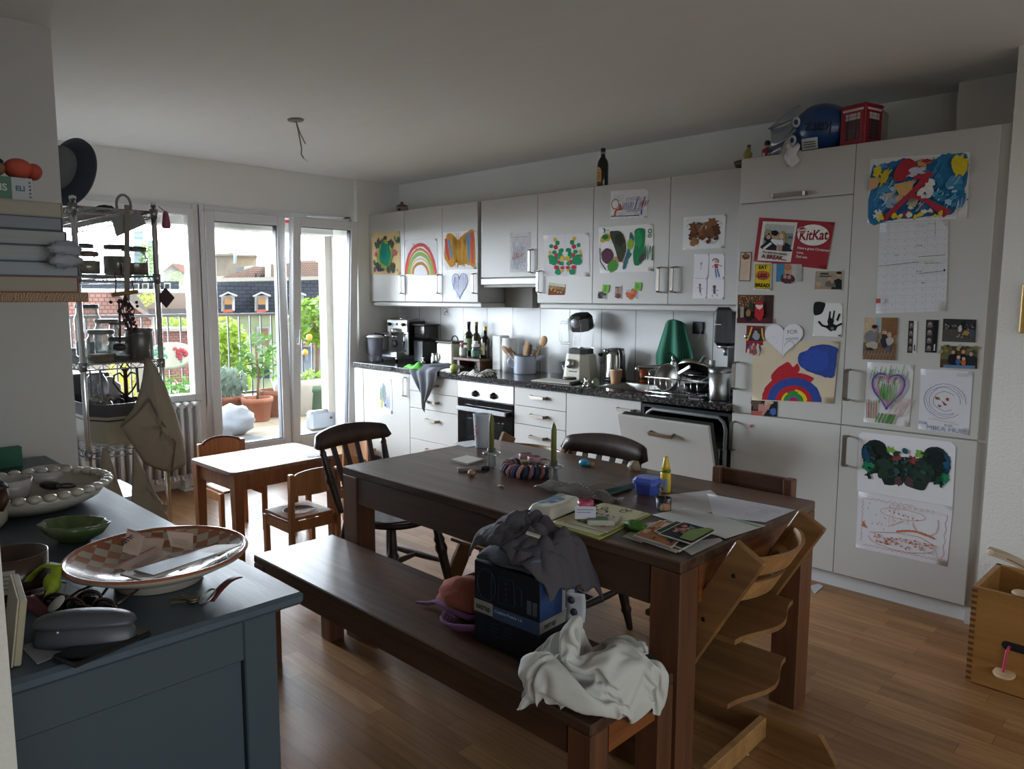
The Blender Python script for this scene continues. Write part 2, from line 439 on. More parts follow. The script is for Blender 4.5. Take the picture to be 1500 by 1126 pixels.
# ================================================================ ROOM SHELL
ZC = 2.529
def floor_mat():
    m = D.materials.new('oak_parquet'); m.use_nodes = True
    nt = m.node_tree; b = nt.nodes['Principled BSDF']; L = nt.links.new
    tc = nd(nt, 'ShaderNodeTexCoord')
    t = nd(nt, 'ShaderNodeTexBrick'); t.inputs['Scale'].default_value = 1; t.inputs['Brick Width'].default_value = .62; t.inputs['Row Height'].default_value = .072
    t.inputs['Mortar Size'].default_value = .0009; t.inputs['Mortar Smooth'].default_value = .3; t.offset = .37; t.offset_frequency = 2; t.squash = .8; t.squash_frequency = 3
    t.inputs['Color1'].default_value = (*rgb('#a37c55'), 1); t.inputs['Color2'].default_value = (*rgb('#8a6340'), 1); t.inputs['Mortar'].default_value = (*rgb('#5b4028'), 1)
    L(tc.outputs['Object'], t.inputs['Vector'])
    mp = nd(nt, 'ShaderNodeMapping'); mp.inputs['Scale'].default_value = (2.2, 26, 1); L(tc.outputs['Object'], mp.inputs['Vector'])
    n = nd(nt, 'ShaderNodeTexNoise'); n.inputs['Scale'].default_value = 1.5; n.inputs['Detail'].default_value = 5; L(mp.outputs[0], n.inputs['Vector'])
    cr = nd(nt, 'ShaderNodeValToRGB'); cr.color_ramp.elements[0].color = (.72, .68, .62, 1); cr.color_ramp.elements[1].color = (1.1, 1.08, 1.05, 1)
    cr.color_ramp.elements[0].position = .3; cr.color_ramp.elements[1].position = .7
    L(n.outputs['Fac'], cr.inputs['Fac'])
    mx = nd(nt, 'ShaderNodeMix', data_type='RGBA', blend_type='MULTIPLY'); mx.inputs['Factor'].default_value = 1
    L(t.outputs['Color'], mx.inputs['A']); L(cr.outputs['Color'], mx.inputs['B']); L(mx.outputs['Result'], b.inputs['Base Color'])
    b.inputs['Roughness'].default_value = .36; b.inputs['Specular IOR Level'].default_value = .36
    bp = nd(nt, 'ShaderNodeBump'); bp.inputs['Strength'].default_value = .12; bp.inputs['Distance'].default_value = .003
    L(t.outputs['Fac'], bp.inputs['Height']); bp.invert = True; L(bp.outputs['Normal'], b.inputs['Normal'])
    return m
X1, YB = 8.6, -7.2
ROUGH = M('#d2d1cc', .8, bump=.35, scale=90)
struct('floor', MB().box(-.05, X1, YB, .05, -.12, 0, floor_mat()))
struct('ceiling', MB().box(-.3, X1+.2, YB-.2, .2, ZC, ZC+.2, CEIL))
mb = MB(); mb.box(-.3, X1, 0, .2, -.1, ZC, WHITE)
struct('wall_kitchen', mb)
struct('wall_shaft', MB().box(4.746, 5.07, -.17, 0, 2.226, ZC, WHITE))
# tiled splashback: tall white panels with dark joints
TILE = pattern('brick', '#cfd0cf', '#77777a', 1, .22, 0, (.3035, 1.434, .0035, 0.), ('x', 'z', 'y'))
o = struct('trim_1', MB().box(.0, 3.8, -.008, 0, .9, 1.60, TILE)); o.location.x = .037
# window wall with its openings
mb = MB()
mb.box(-.3, 0, -3.6, .2, 2.19, ZC, WHITE)              # lintel
mb.box(-.3, 0, -.53, .2, 0, 2.19, WHITE)               # pier beside the kitchen
mb.box(.0, .045, -.475, 0, 0, ZC, WHITE)               # boxed-out corner
mb.box(-.3, 0, -3.6, -1.9, 0, .62, WHITE)              # parapet behind the radiator
mb.box(-.3, 0, -1.9, -.53, 0, .12, WHITE)              # threshold
struct('wall_window', mb)
# left wall: set forward beside the shelving, then a recess that holds the sideboard
struct('wall_left', MB().box(-.3, 2.39, -4.45, -3.467, 0, ZC, M('#cfcecb', .75, bump=.05, scale=200)))
struct('wall_recess', MB().box(2.39, 4.47, -4.45, -4.27, 0, ZC, WHITE))
struct('wall_stub', MB().box(4.475, 4.62, -4.9, -4.172, 0, ZC, ROUGH))
struct('wall_right', MB().box(5.072, X1, -.6, 0, 0, ZC, ROUGH))
mb = MB()                                             # rear of the room, with its big window
mb.box(X1, X1+.2, YB, -.6, 0, .25, WHITE); mb.box(X1, X1+.2, YB, -.6, 2.35, ZC, WHITE)
mb.box(X1, X1+.2, YB, -6.6, .25, 2.35, WHITE); mb.box(X1, X1+.2, -1.2, -.6, .25, 2.35, WHITE)
struct('wall_rear', mb)
mb = MB().box(2.4, X1+.2, YB-.2, YB, 0, ZC, WHITE).box(2.4, 2.6, YB, -4.45, 0, ZC, WHITE)
struct('wall_side', mb)
# baseboards
struct('baseboard_left', MB().box(0, 2.4, -3.467, -3.455, 0, .06, M('#8a6340', .5)))
struct('baseboard_window', MB().box(0, .012, -3.45, -1.9, 0, .06, PVC))
struct('trim_2', MB().box(5.03, 5.072, -.585, -.1, 0, 2.222, CAB))          # filler strip beside the tall units
struct('trim_3', MB().box(-.02, .012, -3.45, -.5, 2.185, 2.2, PVC))       # bead above the window frames
# ---- window 1 (behind the shelving)
def frame(mb, y0, y1, z0, z1, x0, x1, w, wb=None, m=PVC):
    wb = wb or w
    mb.box(x0, x1, y0, y0+w, z0, z1, m, .006); mb.box(x0, x1, y1-w, y1, z0, z1, m, .006)
    mb.box(x0, x1, y0+w, y1-w, z1-w, z1, m, .006); mb.box(x0, x1, y0+w, y1-w, z0, z0+wb, m, .006)
PANE = glass(gl=.03, rough=.0)
GASK = M('#3a4048', .5)
def part_of(o, parent): o.parent = parent; return o
w = D.objects.new('window_1', None); COL.objects.link(w); w['kind'] = 'structure'
mb = MB(); frame(mb, -3.47, -1.88, .62, 2.19, -.1, 0, .06); mb.build('frame', w)
mb = MB(); frame(mb, -3.41, -1.93, .67, 2.15, -.08, .02, .055); mb.build('sash', w)
mb = MB().box(-.034, -.026, -3.36, -1.985, .72, 2.1, PANE); mb.build('pane', w)
# ---- door 1: two glazed leaves onto the balcony
w = D.objects.new('door_1', None); COL.objects.link(w); w['kind'] = 'structure'
mb = MB(); frame(mb, -1.9, -.5, .1, 2.19, -.1, 0, .055, .08); mb.build('frame', w)
mb = MB(); frame(mb, -1.85, -1.172, .16, 2.145, -.06, .025, .075, .115)
lf = mb.build('leaf', w)
mb = MB(); frame(mb, -1.781, -1.241, .27, 2.076, -.05, .012, .012, m=GASK); mb.build('seal', lf)
mb = MB().box(-.024, -.018, -1.772, -1.25, .28, 2.068, PANE); mb.build('pane', lf)
mb = MB(); mb.tube([(.04, -1.868, 2.02), (.04, -1.868, 2.14)], .011, PVC); mb.tube([(.04, -1.868, .2), (.04, -1.868, .32)], .011, PVC); mb.build('hinge', w)
# right leaf, tilted in at the top
lf = D.objects.new('tilted_leaf', None); COL.objects.link(lf); lf.parent = w
mb = MB()
T = Matrix.Translation((0, 0, .16)) @ Matrix.Rotation(math.radians(3.6), 4, 'Y')
mb.X = T
frame(mb, -1.168, -.53, 0, 1.985, -.05, .03, .075, .115)
lf2 = mb.build('leaf', w)
D.objects.remove(lf)
mb = MB(); mb.X = T; frame(mb, -1.099, -.599, .11, 1.916, -.04, .017, .012, m=GASK); mb.build('seal', lf2)
mb = MB(); mb.X = T; mb.box(-.015, -.009, -1.09, -.608, .12, 1.905, PANE); mb.build('pane', lf2)
mb = MB(); mb.X = T
mb.box(.03, .038, -1.148, -1.118, .86, .99, M('#e2e2e0', .3), .003); mb.tube([(.035, -1.133, .93), (.075, -1.133, .93), (.08, -1.133, .95), (.08, -1.13, 1.05)], .009, M('#e2e2e0', .3)); mb.build('handle', lf2)
mb = MB(); mb.tube([(.01, -.95, 2.17), (.075, -.62, 2.175), (.13, -.6, 2.165)], .006, PVC); mb.box(.05, .12, -.63, -.59, 2.165, 2.18, DGREY, .003); mb.build('stay', w)
# roller blind housing outside, with its red strip
t = thing('roller_shutter', 'grey-white roller shutter rolled up outside the top of the balcony window', 'shutter', (-.2, -2, 2.05))
mb = MB().box(-.1, .06, -1.5, 1.4, -.02, .1, M('#cfccc4', .6), .01); mb.build('slat_end', t)
mb = MB().box(.061, .066, .76, .99, .065, .098, M('#b5243c', .5)); mb.build('red_strip', t)
# step up to the balcony door
t = thing('door_step', 'light oak step block on the floor below the balcony door', 'step', (.3, -.85, 0))
WO = wood('#a87c4c', '#c99e68', .4, 1)
MB().box(-.24, .2, -.36, .22, .14, .17, WO, .006).build('tread', t)
mb = MB(); mb.box(-.22, .18, -.34, -.31, 0, .14, WO); mb.box(-.22, .18, .18, .21, 0, .14, WO); mb.box(.15, .178, -.31, .18, .0, .14, WO); mb.build('riser', t)
# radiator
t = thing('radiator', 'white ribbed radiator under the window behind the wire shelving', 'radiator', (.1, -2.65, 0))
RAD = M('#d8d9da', .35)
for k in range(21):
    y = -.62+k*.0625
    mb = MB()
    for dx in (-.045, .0, .045): mb.tube([(dx, y, .1), (dx, y, .655)], .0145, RAD, 8)
    mb.tube([(-.055, y, .655), (.055, y, .655)], .022, RAD, 8); mb.tube([(-.055, y, .105), (.055, y, .105)], .022, RAD, 8)
    mb.build('section', t)
mb = MB(); mb.tube([(0, -.62, .645), (0, .63, .645)], .012, RAD); mb.tube([(0, -.62, .11), (0, .63, .11)], .012, RAD); mb.build('manifold', t)
for y in (-.5, .53):
    mb = MB(); mb.box(-.06, .06, y-.04, y+.04, 0, .02, RAD, .004); mb.box(-.02, .02, y-.015, y+.015, .02, .12, RAD); mb.build('foot', t)
# ceiling outlet with bare wires
c = hit(433, 175, 'z', ZC)
t = thing('lamp_wires', 'bare lamp wires hanging from the ceiling outlet', 'wires', c)
mb = MB().lathe([(.045, -.002), (.04, -.008), (.012, -.01)], M('#6d6c68', .6), 20, sx=1.3); mb.build('outlet_hole', t)
G = M('#6f6e6a', .5)
mb = MB().tube([(0, 0, 0), (.012, .01, -.07), (.02, .014, -.12), (.024, .02, -.17), (.018, .02, -.2), (.03, .03, -.225)], .004, G); mb.build('wire', t)
mb = MB().tube([(0, 0, 0), (.016, .014, -.07), (.035, .04, -.14)], .003, G); mb.build('wire', t)
mb = MB().tube([(.03, .03, -.225), (.048, .045, -.245)], .006, M('#eeeeec', .4)); mb.build('terminal', t)
# picture frame on the right-hand wall
t = thing('picture_frame', 'gilt picture frame on the rough white wall at the far right', 'picture', (5.35, -.6, 1.4))
p = hit(1496, 455, 'y', -.6)
t.location = (p.x, -.6, p.z)
mb = MB(); FR = M('#b89a5c', .35, .4)
mb.box(0, .03, -.025, 0, -.095, .115, FR, .006); mb.box(.27, .3, -.025, 0, -.095, .115, FR, .006); mb.box(.03, .27, -.025, 0, .085, .115, FR, .006); mb.box(.03, .27, -.025, 0, -.095, -.065, FR, .006); mb.build('frame', t)
MB().box(.03, .27, -.01, -.003, -.065, .085, M('#c9c2b0', .7)).build('picture', t)
# ================================================================ KITCHEN UNITS
YF, YU = -.6, -.35
EDGE = M('#8d8a84', .6)
def handle(parent, x, z, L, vert, y, loc, h=.034, dark=False):
    """flat metal bow handle centred at x, z on a front at depth y"""
    mb = MB(); a = L/2; m = NICKEL
    P = (lambda s, d: (x-loc[0], y-d-loc[1], z+s-loc[2])) if vert else (lambda s, d: (x+s-loc[0], y-d-loc[1], z-loc[2]))
    up = (1, 0, 0) if vert else (0, 0, 1)
    w = .02
    pts = [(-a, 0), (-a, h-.008), (-a+.01, h), (a-.01, h), (a, h-.008), (a, 0)]
    for (s0, d0), (s1, d1) in zip(pts, pts[1:]): mb.bar(P(s0, d0), P(s1, d1), .008, w, m, up)
    return mb.build('handle', parent)
def unit(name, label, x0, x1, z0, z1, yf, yb=0., body_z0=None, group=None):
    loc = ((x0+x1)/2, yf+.02, z0)
    t = thing(name, label, 'cabinet', loc, 0, group)
    mb = MB(); bz = 0 if body_z0 is None else body_z0-z0
    mb.box(x0-loc[0]+.001, x1-loc[0]-.001, .001, yb-loc[1]-.002, bz, z1-z0, CAB); mb.build('body', t)
    return t
def front(t, kind, x0, x1, z0, z1, yf, hx=None, hz=None, hl=.13, vert=True, th=.019):
    loc = t.location
    mb = MB().box(x0-loc[0]+.0015, x1-loc[0]-.0015, yf-loc[1], yf+th-loc[1], z0-loc[2]+.0015, z1-loc[2]-.0015, CAB, .002)
    o = mb.build(kind, t)
    if hx is not None: handle(o, hx, hz, hl, vert, yf, loc)
    return o
def hp(u, v, y): return hit(u, v, 'y', y)
# ---- wall units
UZ0, UZ1 = 1.442, 2.223
spec = [(.03, .573, 'rainbow', 'white wall cabinet nearest the balcony, beige splatter painting on its door', (.545, 1.59)),
        (.573, 1.076, 'x', 'white wall cabinet with the crayon rainbow on its door', (1.04, 1.59)),
        (1.076, 1.504, 'x', 'white wall cabinet with butterfly and blue heart drawings on its door', (1.475, 1.59)),
        (2.136, 2.645, 'x', 'white wall cabinet with the red and green blot painting on its door', (2.168, 1.595)),
        (2.645, 3.244, 'x', 'white wall cabinet with bottle on top and green dark painting on its door', (3.19, 1.595)),
        (3.244, 3.84, 'x', 'white wall cabinet next to the tall units, brown collage on its door', (3.29, 1.595))]
for x0, x1, _, lab, hd in spec:
    t = unit('wall_cabinet', lab, x0, x1, UZ0, UZ1, YU, group='white wall cabinets')
    front(t, 'door', x0, x1, UZ0, UZ1, YU, hd[0], hd[1], .155)
t = unit('hood_cabinet', 'short white wall cabinet above the extractor hood, pencil drawing by its handle', 1.54, 2.136, 1.632, UZ1, YU)
front(t, 'door', 1.54, 2.136, 1.632, UZ1, YU, 2.085, 1.745, .165)
t = thing('extractor_hood', 'slim white extractor hood under the short wall cabinet', 'hood', (1.838, -.2, 1.46))
MB().box(-.296, .296, -.155, -.12, .12, .166, M('#e6e8ea', .35), .004).build('slide_front', t)
MB().box(-.296, .296, -.12, .19, .1, .17, M('#9a9890', .5)).build('body', t)
MB().box(-.296, .0, .12, .19, -.06, .1, M('#8f8d86', .5)).build('duct_panel', t)
for x0, x1, lab in ((.07, 1.535, 'white light rail under the wall cabinets by the balcony'), (2.15, 3.838, 'long white light rail under the wall cabinets by the tall units')):
    mb = MB().box(-(x1-x0)/2, (x1-x0)/2, 0, .3, 0, .04, CAB, .008)
    one('light_rail', mb, lab, 'rail', ((x0+x1)/2, YU+.012, 1.4))
# ---- base units
BZ0, BZ1 = .09, .852
t = unit('base_cabinet', 'white base cabinet at the balcony end with a small pencil drawing on its door', .13, .94, BZ0, BZ1, YF)
front(t, 'filler', .135, .275, BZ0, BZ1, YF); front(t, 'door', .278, .94, BZ0, BZ1, YF, .885, .742, .155)
t = unit('drawer_cabinet', 'white drawer base unit under the grey hanging towel', .94, 1.544, BZ0, BZ1, YF)
for z0, z1 in ((.09, .318), (.318, .578), (.578, .718), (.718, .852)):
    c = (z0+z1)/2+ (.05 if z1-z0 > .2 else 0)
    front(t, 'drawer', .94, 1.544, z0, z1, YF, 1.242, c, .15, False)
t = unit('drawer_cabinet', 'white drawer base unit right of the oven', 2.15, 2.636, BZ0, BZ1, YF)
for z0, z1 in ((.09, .33), (.33, .591), (.591, .721), (.721, .852)):
    front(t, 'drawer', 2.15, 2.636, z0, z1, YF, 2.393, (z0+z1)/2+(.055 if z1-z0 > .2 else .01), .15, False)
t = unit('sink_cabinet', 'white sink base cabinet with one plain door, half hidden by the tilted dishwasher front', 2.636, 3.236, BZ0, .72, YF)
front(t, 'door', 2.636, 3.236, BZ0, BZ1, YF, 3.13, .79, .13, False)
# oven
t = thing('oven', 'built-in oven with black glass door and steel control panel', 'oven', (1.847, YF, .09))
OVB = M('#101012', .12, coat=.5)
MB().box(-.3, .3, .022, .58, 0, .762, M('#55565a', .4, .6)).build('body', t)
mb = MB().box(-.3, .3, -.004, .022, .632, .758, M('#c9ccd2', .32, .75, bump=.02, scale=60), .002)
pn = mb.build('control_panel', t)
for u, v in ((697, 576), (723.5, 579.5)):
    p = hp(u, v, YF); mb = MB().at((p.x-1.847, 0, p.z-.09), rx=PI/2)
    mb.lathe([(.026, .0), (.026, .012), (.019, .02), (.018, .034), (.014, .036)], M('#2b2724', .3, .5), 20)
    mb.at((p.x-1.847, 0, p.z-.09)); mb.box(-.004, .004, -.042, -.03, -.017, .017, STEEL, .001); mb.build('knob', pn)
mb = MB().box(-.298, .298, -.006, .022, .012, .625, OVB, .003)
dr = mb.build('door', t)
mb = MB().box(-.2, .2, -.0072, -.006, .1, .48, M('#1d1f20', .08, coat=.6)); mb.build('window', dr)
mb = MB().box(-.265, .265, -.058, -.044, .542, .574, M('#d2d5d8', .25, .9), .004); mb.box(-.25, -.235, -.045, -.006, .548, .568, DGREY); mb.box(.235, .25, -.045, -.006, .548, .568, DGREY); mb.build('handle', dr)
mb = MB()
for z in (.2, .3, .4): mb.tube([(-.19, .08, z), (.19, .08, z)], .004, STEEL)
mb.build('rack', t)
# dishwasher, door tilted open
t = thing('dishwasher', 'built-in dishwasher with its white front tilted open', 'dishwasher', (3.54, YF, .09))
DK = M('#191a1b', .35)
mb = MB()
mb.box(-.298, -.28, .0, .57, 0, .752, DK); mb.box(.28, .298, .0, .57, 0, .752, DK); mb.box(-.28, .28, .55, .57, 0, .752, DK); mb.box(-.28, .28, .0, .57, .735, .752, DK); mb.box(-.28, .28, 0, .57, 0, .02, DK)
mb.build('tub', t)
mb = MB(); mb.tube([(-.268, -.002, .1), (-.268, -.002, .66), (-.255, -.002, .7), (-.22, -.002, .725), (.22, -.002, .725), (.255, -.002, .7), (.268, -.002, .66), (.268, -.002, .1)], .011, M('#6c6e70', .4), 8); mb.build('gasket', t)
TD = Matrix.Translation((0, -.012, .02)) @ Matrix.Rotation(math.radians(17.5), 4, 'X')
mb = MB(); mb.X = TD; mb.box(-.299, .299, -.02, 0, 0, .73, CAB, .002)
dr = mb.build('door', t)
mb = MB(); mb.X = TD; mb.box(-.293, .293, 0.001, .05, .0, .725, DK, .006); mb.build('inner_door', dr)
mb = MB(); mb.X = TD
for (a, b) in (((-.075, -.02), (-.075, -.05)), ((-.075, -.05), (.075, -.05)), ((.075, -.05), (.075, -.02))): mb.bar((a[0], a[1], .65), (b[0], b[1], .65), .008, .02, NICKEL, (0, 0, 1))
mb.build('handle', dr)
mb = MB()
for k in range(12):
    x = -.25+k*.045; mb.tube([(x, .06, .42), (x, .06, .53)], .003, M('#8c8e90', .4)); mb.tube([(x, .06, .42), (x, .5, .42)], .003, M('#8c8e90', .4))
for z in (.42, .48, .53): mb.tube([(-.26, .06, z), (.26, .06, z)], .003, M('#8c8e90', .4));
mb.tube([(.26, .06, .53), (.26, .5, .53)], .003, M('#8c8e90', .4)); mb.tube([(.26, .06, .48), (.26, .5, .48)], .003, M('#8c8e90', .4))
mb.build('basket', t)
for i, (x, y, r) in enumerate(((.19, .16, .07), (.18, .3, .075))):
    mb = MB().at((0, 0, 0), ry=.35).lathe([(r*.5, 0), (r*.95, .05), (r, .09), (r*.94, .09), (r*.9, .05), (r*.4, .008)], M('#9da0a2', .3), 20)
    one('mixing_bowl', mb, ('pale bowl in the open dishwasher, in front', 'pale bowl in the open dishwasher, further in')[i], 'bowl', (3.54+x-.14, YF+y+.05, .525))
# plinth (kick board) of the whole run
struct('baseboard_kitchen', MB().box(.16, 5.05, -.55, -.53, 0, .086, M('#c4c6c8', .45)))
# worktop: speckled dark granite in two depths
GR = D.materials.new('speckled_granite'); GR.use_nodes = True
nt = GR.node_tree; b_ = nt.nodes['Principled BSDF']; L_ = nt.links.new
tc = nd(nt, 'ShaderNodeTexCoord'); vo = nd(nt, 'ShaderNodeTexVoronoi'); vo.inputs['Scale'].default_value = 95; L_(tc.outputs['Object'], vo.inputs['Vector'])
nz = nd(nt, 'ShaderNodeTexNoise'); nz.inputs['Scale'].default_value = 60; nz.inputs['Detail'].default_value = 6; L_(tc.outputs['Object'], nz.inputs['Vector'])
cr = nd(nt, 'ShaderNodeValToRGB'); e = cr.color_ramp.elements
e[0].position = .38; e[0].color = (*rgb('#151516'), 1); e[1].position = .75; e[1].color = (*rgb('#77746f'), 1)
k_ = cr.color_ramp.elements.new(.55); k_.color = (*rgb('#2c2b2b'), 1)
L_(nz.outputs['Fac'], cr.inputs['Fac']); L_(cr.outputs['Color'], b_.inputs['Base Color']); b_.inputs['Roughness'].default_value = .12
t = thing('worktop', 'dark speckled granite worktop along the kitchen wall', 'worktop', (2, -.3, .86))
mb = MB()
sx0, sx1, sy0, sy1 = 2.8-2, 3.2-2, -.5+.3, -.16+.3
mb.box(.12-2, .78-2, -.605+.3, .29, 0, .04, GR, .004); mb.box(.78-2, sx0, -.635+.3, .29, 0, .04, GR, .004)
mb.box(sx0, sx1, -.635+.3, sy0, 0, .04, GR, .004); mb.box(sx0, sx1, sy1, .29, 0, .04, GR, .004); mb.box(sx1, 3.838-2, -.635+.3, .29, 0, .04, GR, .004)
mb.build('slab', t)
t = thing('sink', 'stainless steel sink sunk into the dark worktop', 'sink', (3.0, -.33, .74))
mb = MB(); a, b, c, d = -.195, .195, -.165, .165
vs = [(a+.03, c+.03, 0), (b-.03, c+.03, 0), (b-.03, d-.03, 0), (a+.03, d-.03, 0), (a, c, .158), (b, c, .158), (b, d, .158), (a, d, .158), (a-.02, c-.02, .1615), (b+.02, c-.02, .1615), (b+.02, d+.02, .1615), (a-.02, d+.02, .1615)]
mb.add(vs, [(0, 1, 2, 3)]+[(i, (i+1) % 4, 4+(i+1) % 4, 4+i) for i in range(4)]+[(4+i, 4+(i+1) % 4, 8+(i+1) % 4, 8+i) for i in range(4)], STEEL)
mb.build('basin', t)
MB().at((0, 0, .002)).lathe([(.035, 0), (.035, .004), (.025, .004), (.02, .001)], CHROME, 20).build('drain', t)
# ---- tall units
TZ = 2.222
def th(t, u0, v0, u1, v1, door, vert=True):
    a, b = hp(u0, v0, YF), hp(u1, v1, YF); c = (a+b)/2
    handle(door, c.x, c.z, (b-a).length, vert, YF, t.location, .036)
t = unit('tall_cabinet', 'tall white unit with flap door, covered in photos and cards', 3.84, 4.435, .087, TZ, YF)
d_ = front(t, 'flap_door', 3.84, 4.435, 1.985, TZ, YF); th(t, 1135, 288, 1182, 283, d_, False)
d_ = front(t, 'door', 3.84, 4.435, .857, 1.982, YF); th(t, 1079, 530, 1079, 569, d_)
MB().at((-.25+.02, -.02, 1.19), rx=PI/2).lathe([(.012, 0), (.012, .004), (.004, .006)], NICKEL, 16).build('lock', d_)
d_ = front(t, 'door', 3.84, 4.435, .087, .854, YF); th(t, 1076, 617, 1075, 658, d_)
t = unit('tall_cabinet', 'tall white unit at the right end with wall calendar and large paintings', 4.435, 5.031, .087, TZ, YF)
d_ = front(t, 'door', 4.435, 5.031, .857, TZ, YF); th(t, 1244, 541, 1242, 585, d_)
d_ = front(t, 'door', 4.435, 5.031, .087, .854, YF); th(t, 1242, 638, 1239, 681, d_)
# ================================================================ DRAWINGS ON THE WALL CABINETS
s = door_sheet([(544, 341), (586, 338.5), (587.5, 403), (545, 402)], YU, paper='#c8b183', curl=.004)
s.dabs(.12, .12, .88, .3, 26, ['#3d4a3c', '#5d5a48', '#42514a'], .015, .05); s.dabs(.1, .7, .9, .95, 22, ['#4a4a58', '#6d4f63', '#55604a'], .015, .05)
s.blob(.24, .3, .1, .09, '#40524a', .3); s.blob(.7, .28, .1, .1, '#3b4c44', .3); s.blob(.2, .78, .08, .08, '#3c4a48', .3); s.blob(.3, .88, .09, .05, '#4b4356', .2); s.blob(.72, .8, .09, .08, '#44523f', .3); s.blob(.6, .9, .07, .06, '#5c584e', .4)
s.blob(.5, .52, .27, .31, '#8ea044', .12); s.blob(.5, .52, .2, .27, '#1d8a72', .1); s.blob(.46, .45, .1, .2, '#177a68', .2); s.blob(.18, .52, .06, .06, '#a8565c'); s.blob(.82, .48, .07, .07, '#a8565c'); s.blob(.96, .2, .04, .08, '#2c5a48')
s.done('drawing', 'beige sheet with teal blob and dark splatters on the cabinet nearest the balcony')
s = door_sheet([(594.5, 352), (640.5, 349.5), (642, 404), (595.5, 403)], YU, paper='#d9dbe0', curl=.006)
for k, (c, w) in enumerate((('#c8555a', .07), ('#c9803e', .05), ('#86ad62', .08), ('#d8b47a', .03), ('#b07a3a', .06))):
    r = .47-k*.055; q = .83-k*.13
    s.arc(.46, .97, r, q, PI*1.0, PI*2.0, w, c, 22, .006)
s.dabs(.2, .1, .8, .3, 10, ['#cf6f5a'], .008, .02)
s.done('drawing', 'white sheet with a crayon rainbow arch on the second wall cabinet')
s = door_sheet([(649, 340), (697, 337.5), (698.5, 394), (650.5, 395)], YU, paper='#dad8d6', curl=.004)
O = '#b98432'
s.poly([(.12, .1), (.25, .05), (.38, .14), (.44, .2), (.5, .2), (.58, .12), (.75, .03), (.95, .02), (.97, .88), (.8, .9), (.7, .86), (.5, .88), (.42, .95), (.4, .8), (.33, .9), (.2, .93), (.1, .8), (.02, .6)], O)
s.scrib(.3, .2, .72, .88, 26, .03, '#c7953f', .1)
s.poly([(.05, .18), (.12, .17), (.2, .7), (.16, .78), (.08, .55)], '#b5484c'); s.poly([(.14, .2), (.2, .2), (.3, .66), (.25, .7)], '#3f87b5'); s.poly([(.72, .1), (.82, .04), (.8, .8), (.76, .82)], '#3f87b5'); s.poly([(.84, .05), (.93, .03), (.92, .86), (.85, .84)], '#c05258'); s.line([(.44, .2), (.41, .02)], .012, O); s.line([(.47, .2), (.5, .02)], .012, O)
s.done('drawing', 'ochre butterfly with red and blue stripes on the third wall cabinet')
def heart(n=26):
    pts = []
    for i in range(n):
        a = 2*PI*i/n; x = 16*math.sin(a)**3; y = 13*math.cos(a)-5*math.cos(2*a)-2*math.cos(3*a)-math.cos(4*a)
        pts.append((.5+x/33, .42-y/30))
    return pts
s = door_sheet([(661, 399), (686, 398), (686.5, 439), (661.5, 440)], YU, paper='#d4d6de', edge=heart())
hp_ = heart(40)
s.line([(.5+(x-.5)*.94, .48+(y-.48)*.93) for x, y in hp_], .025, '#4a5fb0', True); s.scrib(.12, .15, .45, .62, 14, .02, '#5f74bd', .5); s.scrib(.52, .12, .88, .55, 13, .02, '#6d80c2', .5); s.scrib(.32, .5, .68, .88, 12, .02, '#5f74bd', .3)
s.done('paper_heart', 'blue scribbled paper heart below the ochre butterfly', 'drawing')
s = door_sheet([(747.5, 341), (777, 340), (777, 398), (747, 399)], YU, paper='#cfcfd2', curl=.003)
for k in range(34): s.line([(s.r.random(), s.r.random()), (s.r.random(), s.r.random()), (s.r.random(), s.r.random())], .007, s.r.choice(['#8d8e9c', '#9a97a0', '#a5a7b4']))
s.scrib(.35, .35, .72, .5, 12, .02, '#4f7f9e'); s.scrib(.15, .52, .35, .68, 8, .03, '#b05a52'); s.scrib(.42, .52, .62, .64, 8, .03, '#b8515a'); s.scrib(.1, .75, .45, .9, 10, .015, '#6f93ad'); s.scrib(.6, .65, .78, .76, 8, .02, '#6a8db0'); s.line([(.04, .12), (.96, .11)], .012, '#85868c')
s.done('drawing', 'tall pencil scribble sheet beside the handle over the extractor hood')
s = door_sheet([(796, 344.5), (863, 341), (864, 405), (797, 405)], YU, paper='#d8d7da', curl=.004)
g, r_, y_ = '#1f8a5c', '#b3323f', '#c9ae3a'
half = [(.29, .12, .045, .05, y_), (.34, .2, .05, .06, g), (.2, .27, .045, .05, g), (.3, .3, .05, .055, r_), (.42, .38, .06, .05, g), (.27, .42, .05, .05, g), (.17, .42, .03, .05, y_), (.32, .5, .05, .05, r_), (.15, .52, .03, .05, y_), (.39, .5, .05, .09, g), (.44, .57, .05, .06, y_), (.24, .62, .1, .11, g), (.2, .52, .06, .04, g), (.37, .66, .04, .05, r_), (.42, .69, .05, .05, g), (.31, .78, .05, .05, r_), (.44, .79, .04, .04, r_), (.34, .89, .06, .07, g), (.43, .86, .03, .03, y_)]
for u, v, a, b, c in half:
    for uu in (u, 1-u): s.blob(uu-.02, v, a, b, c, .12)
s.line([(.5, 0), (.495, 1)], .006, '#bdbcc0')
s.done('drawing', 'mirrored blot painting in green, red and yellow on the cabinet right of the hood')
s = door_sheet([(804.5, 413), (829, 417), (827, 432), (803, 432)], YU, paper='#c8bfb0')
s.rect(0, .45, 1, 1, '#7d4b34'); s.rect(0, .25, 1, .5, '#8d7a5c'); s.dabs(.1, .3, .9, .8, 22, ['#c9a34c', '#6c3f2d', '#4d5a44', '#b08c6c'], .02, .05)
s.done('postcard', 'small brown and orange postcard under the mirrored blot painting', 'postcard')
s = door_sheet([(895, 280), (950, 276), (948, 319), (894, 321)], YU, paper='#d8d8da', curl=.003)
